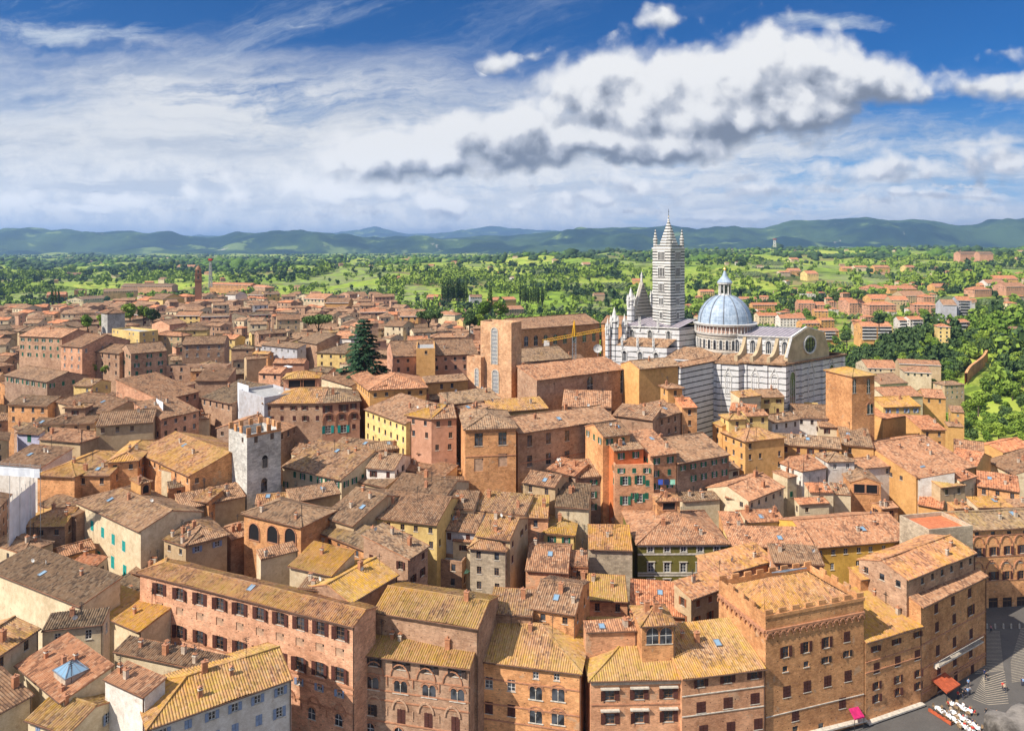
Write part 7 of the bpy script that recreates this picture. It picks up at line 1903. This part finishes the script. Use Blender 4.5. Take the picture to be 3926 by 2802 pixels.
def blobs(name, x, y, r, asp, mat, seed, fine_=False, label=None):
    r_ = np.random.default_rng(seed); z = G(x, y); n = len(x); BV, BF = (JV, JF) if fine_ else (IV, IF)
    nv = len(BV); jit = 1+r_.uniform(-.34, .34, (n, nv)); ang = r_.uniform(0, 6.28, n); ca, sa = np.cos(ang), np.sin(ang)
    P_ = BV[None]*jit[:, :, None]; X_ = P_[:, :, 0]*ca[:, None]-P_[:, :, 1]*sa[:, None]; Y_ = P_[:, :, 0]*sa[:, None]+P_[:, :, 1]*ca[:, None]
    co_ = np.stack([x[:, None]+X_*r[:, None], y[:, None]+Y_*r[:, None], z[:, None]+(P_[:, :, 2]*asp[:, None]+asp[:, None]*.75)*r[:, None]], -1).reshape(-1, 3)
    fc = (BF[None]+(np.arange(n)*nv)[:, None, None]).reshape(-1, 3)
    me = bpy.data.meshes.new(name); me.vertices.add(len(co_)); me.vertices.foreach_set('co', co_.ravel().astype('f')); me.loops.add(fc.size); me.loops.foreach_set('vertex_index', fc.ravel().astype('i'))
    me.polygons.add(len(fc)); me.polygons.foreach_set('loop_start', np.arange(0, fc.size, 3, dtype='i')); me.update(calc_edges=True); me.materials.append(MATS[mat])
    o = bpy.data.objects.new(name, me); COL.objects.link(o); tag(o, kind='stuff', label=label, cat='woodland'); print(name, n); return o
def leafy(name, x, y, r, asp, mat, seed, label, nq=95, qs=.15):
    r_ = np.random.default_rng(seed); z = G(x, y); n = len(x); T_ = []
    for k in range(6):
        rr_ = random.Random(k+50); lob = [(rr_.uniform(-.5, .5), rr_.uniform(-.5, .5), rr_.uniform(.35, 1.25), rr_.uniform(.35, .6), rr_.uniform(.35, .6), rr_.uniform(.3, .5)) for _ in range(6)]
        T_.append(crown_np(np.random.default_rng(k), lob, nq, qs))
    T_ = np.stack([t_[:nq] for t_ in T_]); T_ = T_[r_.integers(0, 6, n)]; ang = r_.uniform(0, 6.28, n)[:, None, None]
    X_ = T_[..., 0]*np.cos(ang)-T_[..., 1]*np.sin(ang); Y_ = T_[..., 0]*np.sin(ang)+T_[..., 1]*np.cos(ang); R3 = r[:, None, None]
    q = np.stack([x[:, None, None]+X_*R3, y[:, None, None]+Y_*R3, z[:, None, None]+(T_[..., 2])*R3*asp[:, None, None]*1.25], -1).reshape(-1, 4, 3)
    me = quads_mesh(name, q, mat); o = bpy.data.objects.new(name, me); COL.objects.link(o); tag(o, kind='stuff', label=label, cat='woodland'); print('leafy', name, n)
def outside(x, y, u):
    t_ = townmask(x, y) < .3
    return t_
def wdens(x, y, u):
    n = fb_(x, y, 1/170., 3); n2 = fb_(x+900, y, 1/420., 9); d = np.clip((n*.6+n2*.5-.605)*14, 0.0, 1)
    hedge = (np.abs(fb_(x, y, 1/210., 31)-.5) < .012)*.7
    low_ = np.clip((1250-y)/400, 0, 1)*(u < 3000)*.8
    return np.maximum(np.maximum(d, hedge), np.maximum(((u > 3150) & (y < 700))*.9, low_*np.clip((n-.36)*9, 0, 1)+.03))*outside(x, y, u)
x, y, u = scatter(60000, 470, 2300, 1, wdens); PL = np.array(placed); k = free(x, y) & wall_free(x, y)
for a_x, a_y in placed: k &= (x-a_x)**2+(y-a_y)**2 > 30
k &= ~((u > 3120) & (y < 330)); x, y, u = x[k], y[k], u[k]
tone = fb_(x, y, 1/90., 77)+np.random.default_rng(8).uniform(-.12, .12, len(x)); r_ = np.exp(np.random.default_rng(9).normal(1.42, .32, len(x)))*np.clip(.75+y/3500, .7, 1.25); asp = np.random.default_rng(10).uniform(.75, 1.15, len(x))
for nm, mt, lo, hi, lb in (('bright_woodland', 'leaf_bright', .54, 9, 'lime green broadleaf woodland and hedges on the hills'), ('woodland', 'leaf_mid', .42, .54, 'mid green woodland covering the valley and hills'), ('dark_woodland', 'leaf_dark', -9, .42, 'dark pine and oak groves on the hills')):
    s_ = (tone > lo) & (tone <= hi) & (y < 1050); leafy(nm, x[s_], y[s_], r_[s_]*1.15, asp[s_], mt, 3, lb)
    s_ = (tone > lo) & (tone <= hi) & (y >= 1050) & (y < 2300); leafy('further_'+nm, x[s_], y[s_], r_[s_]*1.1, asp[s_], mt, 3, 'further '+lb, 46, .24)
x, y, u = scatter(42000, 2300, 6800, 2, wdens); tone = fb_(x, y, 1/200., 77); r_ = np.exp(np.random.default_rng(9).normal(2.1, .35, len(x))); asp = np.random.default_rng(10).uniform(.5, .85, len(x))
for nm, mt, lo, hi, lb in (('horizon_woodland', 'leaf_mid', .47, 9, 'mid green woods of the distant plain'), ('horizon_groves', 'leaf_dark', -9, .47, 'dark groves of the distant plain')):
    s_ = (tone > lo) & (tone <= hi); blobs(nm, x[s_], y[s_], r_[s_], asp[s_], mt, 5, False, lb)
# olive orchards in rows
ox, oy = [], []
ro_ = np.random.default_rng(44)
for k in range(46):
    yy = math.exp(ro_.uniform(math.log(950), math.log(2800))); uu = ro_.uniform(0, 3900); xx = (uu-CX)/F*yy; a = ro_.uniform(-.6, .6); n1_, n2_ = ro_.integers(5, 11), ro_.integers(7, 16)
    for i in range(n1_):
        for j in range(n2_):
            dx_, dy_ = j*7.5, i*10.5; ox.append(xx+dx_*math.cos(a)-dy_*math.sin(a)+ro_.normal()*.5); oy.append(yy+dx_*math.sin(a)+dy_*math.cos(a)+ro_.normal()*.5)
ox, oy = np.array(ox), np.array(oy); ou = CX+ox/oy*F; k = outside(ox, oy, ou) & free(ox, oy); ox, oy = ox[k], oy[k]
blobs('olive_orchards', ox, oy, ro_.uniform(1.9, 3.0, len(ox)), ro_.uniform(.7, .95, len(ox)), 'leaf_grey', 6, False, 'grey green olive trees planted in rows on the hills')
# town walls and road on the right slope
def wallstrip(name, pts, h, th, mat, label, cat='wall', roofc=None):
    P_ = [on_ground(*q) for q in pts]; r = empty(name, P_[0]); tag(r, label, cat); mb = MB(); o = P_[0]
    for a, c in zip(P_[:-1], P_[1:]):
        n = max(1, int((c-a).length/6))
        for i in range(n):
            p0 = a.lerp(c, i/n); p1 = a.lerp(c, (i+1)/n); p0.z = g1(p0.x, p0.y); p1.z = g1(p1.x, p1.y); d = Vector((-(p1-p0).y, (p1-p0).x, 0)).normalized()*th/2
            A_ = [p0-d-o, p0+d-o, p1+d-o, p1-d-o]
            up = Vector((0, 0, h)); dn = Vector((0, 0, -4))
            mb.face([A_[0]+dn, A_[3]+dn, A_[3]+up, A_[0]+up], mat); mb.face([A_[2]+dn, A_[1]+dn, A_[1]+up, A_[2]+up], mat); mb.face([A_[0]+up, A_[3]+up, A_[2]+up, A_[1]+up], mat)
    mb.build('stonework', r, WALLC['bo'][1]); return r
wallstrip('town_wall', [('T8', 1262, 770), ('T8', 1320, 700), ('T8', 1392, 620)], 8, 1.6, 'w_brick', 'old brick town wall climbing the wooded slope')
0 and wallstrip('town_wall', [('T8', 1335, 820), ('T8', 1400, 850), ('T8', 1460, 860)], 3, 1.2, 'w_stone', 'low pale stone wall in the valley bottom')
# ------------------------------------------------------------------ the square
m, t = newmat('square_paving'); pos = t.n('ShaderNodeNewGeometry').outputs['Position']
c = t.mix(t.noise(pos, .25, 6, .7), (.075, .068, .062), (.145, .132, .118)); c = t.mix(t.m('MULTIPLY', t.ramp(t.noise(pos, 3, 4), .45, .7), .4), c, (.07, .063, .057)); finish(t, c, .8, spec=.2); MATS['paving'] = m
gx_ = np.linspace(40, 185, 90); gy_ = np.linspace(95, 176, 60); XX, YY = np.meshgrid(gx_, gy_); ZZ = G(XX.ravel(), YY.ravel()).reshape(XX.shape)
o = gridmesh('square', XX, YY, ZZ+.03, False, m)
mb = MB()
def gp(x, y, lift=.06): return Vector((x, y, g1(x, y)+lift))
def strip(pts, w_, m_):
    P_ = [on_ground('T4', *q) for q in pts]
    for a, c in zip(P_[:-1], P_[1:]):
        n = max(1, int((c-a).length/1.5))
        for i in range(n):
            p0 = a.lerp(c, i/n); p1 = a.lerp(c, (i+1)/n); d = Vector((-(p1-p0).y, (p1-p0).x, 0)).normalized()*w_/2
            mb.face([gp(*(p0-d).to_2d()), gp(*(p1-d).to_2d()), gp(*(p1+d).to_2d()), gp(*(p0+d).to_2d())], m_)
for i in range(30):
    k = i/29; y0 = 1005+k*240
    strip([(1376+max(0, k-.75)*4*-60, y0+max(0, k-.75)*90), (1470+k*25, y0)], .10+.03*k, 'beige')
for i in range(14):
    k = i/13; strip([(1375-75*k, 1262+k*160), (1372+k*25, 1300+k*160), (1500+k*25, 1255+k*195)], .13, 'beige')
for i in range(34):
    k = i/33; y0 = 990+k*330; strip([(1600-75*min(1, k*1.6)+k*20, y0), (1690, y0-22)], .11, 'beige')
mb.build('paving_lines', None, None); bpy.data.objects['paving_lines']['kind'] = 'structure'

# bollards
bm_ = MB(); bm_.cyl(0, 0, 0, .95, .2, .17, 'travertine', 10); bm_.cyl(0, 0, .95, 1.12, .2, .06, 'travertine', 10); bmesh_ = bm_.mesh('bollard')
for i, x in enumerate((1390, 1441, 1492, 1541, 1592, 1628)):
    p = on_ground('T4', x, 985); o = link('bollard', bmesh_, loc=p); tag(o, 'short travertine bollard in the row across the shaded square', 'bollard', 'bollards')

# people
m, t = newmat('cloth'); finish(t, t.n('ShaderNodeObjectInfo').outputs['Color'], .9); MATS['cloth'] = m
plain('trousers', (.04, .045, .07)); plain('hair', (.04, .025, .015)); plain('chair_wood', (.30, .2, .11))
def person_mesh(pose):
    import bmesh
    V_ = {'pel': (0, 0, .95, .15), 'wst': (0, 0, 1.12, .135), 'che': (0, 0, 1.32, .17), 'nk': (0, -.01, 1.49, .06), 'hd': (0, -.02, 1.60, .095), 'hd2': (0, -.02, 1.70, .085)}
    st = {'stand': (0, 0), 'walk': (.22, -.22), 'sit': (0, 0)}[pose]
    for s, n in ((-1, 'l'), (1, 'r')):
        sw = st[0] if s < 0 else st[1]
        V_['sh'+n] = (s*.19, 0, 1.42, .06); V_['el'+n] = (s*.25, -sw*.5-.02, 1.16, .045); V_['wr'+n] = (s*.26, -sw*.9-.12, .95, .035); V_['ha'+n] = (s*.26, -sw*.95-.15, .87, .04)
        if pose == 'sit': V_['kn'+n] = (s*.11, -.42, .93, .075); V_['an'+n] = (s*.11, -.44, .5, .05); V_['ft'+n] = (s*.11, -.60, .46, .045)
        else: V_['kn'+n] = (s*.11, sw*.5-.02, .52, .07); V_['an'+n] = (s*.11, sw, .1, .048); V_['ft'+n] = (s*.12, sw-.16, .05, .042)
    E_ = [('pel', 'wst'), ('wst', 'che'), ('che', 'nk'), ('nk', 'hd'), ('hd', 'hd2')]
    for n in 'lr': E_ += [('che', 'sh'+n), ('sh'+n, 'el'+n), ('el'+n, 'wr'+n), ('wr'+n, 'ha'+n), ('pel', 'kn'+n), ('kn'+n, 'an'+n), ('an'+n, 'ft'+n)]
    ks = list(V_); dz_ = -.45 if pose == 'sit' else 0
    me = bpy.data.meshes.new('b'); me.from_pydata([(V_[k][0], V_[k][1], V_[k][2]+dz_) for k in ks], [(ks.index(a), ks.index(c)) for a, c in E_], [])
    o = bpy.data.objects.new('tmp', me); COL.objects.link(o); md = o.modifiers.new('s', 'SKIN'); sk = me.skin_vertices[0].data
    for i, k in enumerate(ks): sk[i].radius = (V_[k][3], V_[k][3]*(.72 if k in ('che', 'wst', 'pel') else 1)); sk[i].use_root = (k == 'pel')
    ss = o.modifiers.new('u', 'SUBSURF'); ss.levels = 1; dg = bpy.context.evaluated_depsgraph_get(); me2 = bpy.data.meshes.new_from_object(o.evaluated_get(dg)); bpy.data.objects.remove(o)
    me2.materials.clear()
    for n in ('cloth', 'trousers', 'skin', 'hair'): me2.materials.append(MATS[n])
    for p in me2.polygons:
        z = p.center.z-dz_; x = abs(p.center.x); p.use_smooth = True
        p.material_index = 3 if (z > 1.62 and p.center.y > -.06) or z > 1.72 else 2 if z > 1.46 or (x > .2 and z < 1.12 and z > .8) else 1 if z < .98 else 0
    me2.name = 'person'; return me2
PM = {k: person_mesh(k) for k in ('stand', 'walk', 'sit')}
CL = {'dark blue': (.02, .03, .1), 'white': (.75, .75, .73), 'red': (.55, .04, .03), 'black': (.02, .02, .02), 'pale blue': (.25, .38, .6), 'grey': (.25, .25, .26), 'pink': (.7, .3, .35), 'beige': (.5, .4, .28)}
def person(tile, x, y, pose, col, rz, label):
    p = on_ground(tile, x, y); o = link('person', PM[pose], color=CL[col], loc=(p.x, p.y, p.z+.03), rz=rz); tag(o, label, 'person'); return o
for x, y, ps, cl, rz, lb in ((1415, 1010, 'walk', 'pink', 1.2, 'person in pink walking in front of the bollards'), (1385, 1310, 'walk', 'black', .4, 'person in black at the corner of the brick palazzo'), (1374, 1290, 'stand', 'dark blue', 2, 'person in dark blue at the corner of the brick palazzo'),
    (1490, 1370, 'walk', 'red', -.6, 'person in a red top crossing the striped paving'), (1500, 1380, 'walk', 'beige', -.4, 'person in beige crossing the striped paving'), (1605, 1340, 'stand', 'dark blue', 1, 'person in dark blue, left of the pair at the right edge'), (1616, 1345, 'stand', 'pale blue', 2.4, 'person in pale blue, right of the pair at the right edge'),
    (1386, 1535, 'walk', 'black', 2.6, 'person in black passing the cafe tables'), (1450, 1545, 'walk', 'pale blue', .2, 'person in pale blue right of the cafe tables'), (1255, 1400, 'stand', 'dark blue', .8, 'person in dark blue beside the awning'), (1272, 1405, 'stand', 'pale blue', 3, 'person in pale blue beside the awning'),
    (1285, 1398, 'walk', 'grey', 1.7, 'person in grey by the palazzo wall near the awning'), (1210, 1425, 'stand', 'red', .3, 'person in red right beside the awning end'), (1275, 1350, 'stand', 'pale blue', 0, 'person in pale blue under the pale balcony'), (1240, 1425, 'walk', 'black', 2.2, 'person in black between awning and cafe tables')):
    person('T4', x, y, ps, cl, rz, lb)
# cafe: round tables with white cloths, chairs, seated guests
def table_mesh():
    mb = MB(); mb.cyl(0, 0, .0, .70, .04, .04, 'iron', 6, False); mb.cyl(0, 0, .45, .74, .56, .50, 'cloth_white', 14); mb.cyl(0, 0, 0, .04, .25, .25, 'iron', 8); return mb.mesh('table')
def chair_parts():
    a = MB(); a.box(-.22, -.22, .42, .22, .22, .46, 'chair_wood'); seat = a.mesh('seat')
    a = MB(); a.box(-.22, .19, .46, .22, .23, .92, 'chair_wood'); back = a.mesh('backrest')
    a = MB(); a.box(-.02, -.02, 0, .02, .02, .42, 'chair_wood'); leg = a.mesh('leg'); return seat, back, leg
tmesh = table_mesh(); cs_, cb_, cl_ = chair_parts(); rt = random.Random(12); nt_ = 0
TB = [(1175+i*27+rt.uniform(-3, 3), 1470+i*11+rt.uniform(-4, 4)) for i in range(5)]+[(1085+i*31, 1500+i*21) for i in range(9)]+[(1180+i*30, 1525+i*19) for i in range(6)]
for i, (x, y) in enumerate(TB):
    p = on_ground('T4', x, y); r = empty('cafe_table', (p.x, p.y, p.z+.03)); tag(r, 'cafe table under a white cloth outside the palazzo arcade', 'table', 'cafe tables on the square'); link('tabletop', tmesh, r)
    for k in range(3 if i % 2 else 4):
        a = k*1.57+i; q = Vector((p.x+math.cos(a)*.85, p.y+math.sin(a)*.85, p.z+.03)); rz = a-math.pi/2
        c = empty('chair', q, rz); tag(c, 'pale wooden chair drawn up to a white cafe table', 'chair', 'cafe chairs'); link('seat', cs_, c); link('backrest', cb_, c)
        for sx in (-1, 1):
            for sy in (-1, 1): link('leg', cl_, c, loc=(sx*.19, sy*.19, 0))
        if rt.random() < .45:
            cn = rt.choice(['white', 'white', 'beige', 'red', 'grey', 'dark blue'])
            o = link('person', PM['sit'], color=CL[cn], loc=(q.x, q.y, q.z), rz=rz); tag(o, f'seated cafe guest in a {cn} top among the white tables', 'person', f'cafe guests in {cn}')
# awnings
def awning(b, tile, x0, y0, x1, y1, out, mat, label):
    s0, z = on(b, tile, x0, y0); s1, _ = on(b, tile, x1, y1); z = 3.55; r = empty('awning', b.M @ fpt(b, 'F', s0, z), b.rz); tag(r, label, 'awning'); L_ = s1-s0; mb = MB()
    n = 8
    for i in range(n):
        a, c = L_*i/n, L_*(i+1)/n; mb.face([(a, 0, 0), (c, 0, 0), (c, -out, -.9), (a, -out, -.9)], mat); mb.face([(a, -out, -.9), (c, -out, -.9), (c, -out, -1.15), (a, -out, -1.15)], mat)
    mb.face([(0, 0, -.02), (0, -out, -.92), (0, -out, -1.15), (0, -out+.1, -1.15)], mat); mb.build('canopy', r); mb = MB()
    for s in (.05, L_-.05): mb.bar((s, -out+.1, -1.0), (s, -out+.1, -3.3), .07, 'iron'); mb.bar((s, 0, -.05), (s, -out, -.95), .06, 'iron')
    mb.build('awning_frame', r)
awning(BK['corner'], 'T4', 1045, 1440, 1130, 1395, 2.9, 'awning', 'orange red awning over the cafe in front of the corner palazzo')
awning(BK['cren'], 'T4', 530, 1600, 590, 1575, 1.5, 'magenta', 'magenta awning at the foot of the battlemented palazzo')
# low barrier at the cafe
mb = MB(); a = on_ground('T4', 1030, 1500); c = on_ground('T4', 1170, 1590); r = empty('planter_barrier', a); tag(r, 'low orange barrier with black rail edging the cafe', 'barrier'); d = c-a
mb.bar((0, 0, .35), d+Vector((0, 0, .35)), .45, 'awning'); mb.build('panel', r); mb = MB(); mb.bar((0, 0, 1.0), d+Vector((0, 0, 1.0)), .06, 'iron')
for k in range(6): q = d*(k/5); mb.bar(q, q+Vector((0, 0, 1)), .06, 'iron')
mb.build('rail', r)
# green sunshade in the little courtyard, white one on a terrace
for tl, x, y, Yd, m_, lb, rr_ in (('T2', 1255, 615, 0, 'mint', 'mint green sunshade in the small courtyard', 1.7), ('T6', 165, 652, 290, 'cloth_white', 'white parasol on the pale pink terrace', 2.2)):
    p = at_z(tl, x, y, 14) if not Yd else at_y(tl, x, y, Yd); r = empty('sunshade', (p.x, p.y, p.z-2.6)); tag(r, lb, 'parasol'); mb = MB(); mb.cyl(0, 0, 2.1, 2.7, rr_, .05, m_, 8); mb.build('canopy', r); mb = MB(); mb.cyl(0, 0, 0, 2.6, .04, .04, 'iron', 6); mb.build('pole', r)
# washing hung out of the green shuttered houses
for tl, x, y, Yd, cols, lb in (('T7', 905, 1385, 178, ('blue', 'navy', 'mint'), 'blue and mint washing hanging below green shutters'), ('T4', 1000, 115, 0, (), '')):
    if not cols: continue
    p = at_y(tl, x, y, Yd); r = empty('washing_line', p); tag(r, lb, 'laundry'); mb = MB(); mb.bar((-2.4, 0, 1), (2.4, 0, 1), .05, 'iron'); mb.build('line', r)
    for i, cn in enumerate(cols): mb = MB(); mb.box(-2.2+i*1.5, -.03, -.3, -1.0+i*1.5, .03, 1, cn); mb.build('cloth', r)
# satellite dish
p = at_y('T7', 473, 545, 280); r = empty('satellite_dish', p+Vector((0, 0, -2))); tag(r, 'large white satellite dish near the crane', 'satellite dish'); mb = MB()
for i in range(16):
    a0, a1 = 2*math.pi*i/16, 2*math.pi*(i+1)/16
    for (r0_, y0_, r1_, y1_) in ((0, .35, .9, .22), (.9, .22, 1.7, -.1)):
        mb.face([(math.cos(a)*q, yy, 2+math.sin(a)*q) for a, q, yy in ((a0, r0_, y0_), (a1, r0_, y0_), (a1, r1_, y1_), (a0, r1_, y1_))], 'marble')
mb.build('dish', r); mb = MB(); mb.bar((0, .3, -1), (0, .3, 2), .15, 'steel'); mb.bar((0, .3, 2), (0, -.9, 2), .06, 'steel'); mb.build('stand', r)
# weathered stone of the tower parapet at the lower right
import bmesh
bm = bmesh.new(); bmesh.ops.create_icosphere(bm, subdivisions=5, radius=1); 
from mathutils import noise as mn
for v in bm.verts:
    n = v.co.normalized(); k = max(abs(n.x), abs(n.y), abs(n.z)); v.co = n/k*.55+n*.45
    v.co *= 1+.12*mn.fractal(n*2.3, .8, 2.1, 5)+.03*mn.fractal(n*9, .8, 2.1, 4)
    v.co = Vector((v.co.x*.42, v.co.y*.40, v.co.z*.33))
me = bpy.data.meshes.new('parapet_stone'); bm.to_mesh(me); bm.free()
for p in me.polygons: p.use_smooth = True
m, t = newmat('rough_stone'); pos = t.n('ShaderNodeNewGeometry').outputs['Position']; n = t.noise(pos, 9, 8, .7); c = t.mix(t.ramp(n, .35, .65), (.05, .042, .035), (.24, .21, .18)); finish(t, c, .9, bump=n, bs=.6, bd=.03)
me.materials.append(m); o = link('parapet_stone', me, loc=(2.10, 2.35, EYE-2.02)); tag(o, 'rough grey weathered stone of the viewing parapet, lower right corner', 'stone')

# ------------------------------------------------------------------ air
m = bpy.data.materials.new('haze_air'); m.use_nodes = True; m.node_tree.nodes.clear(); t = NT.__new__(NT); t.t = m.node_tree
pv = t.n('ShaderNodeVolumePrincipled'); pv.inputs['Color'].default_value = (.38, .62, 1, 1); pv.inputs['Density'].default_value = HAZE; pv.inputs['Anisotropy'].default_value = .25
t.n('ShaderNodeOutputMaterial', i_Volume=pv)
MATS['haze'] = m
hb = MB(); hb.box(-45000, -1500, -300, 45000, 61000, 660, 'haze'); ho = hb.build('haze'); tag(ho, kind='stuff')
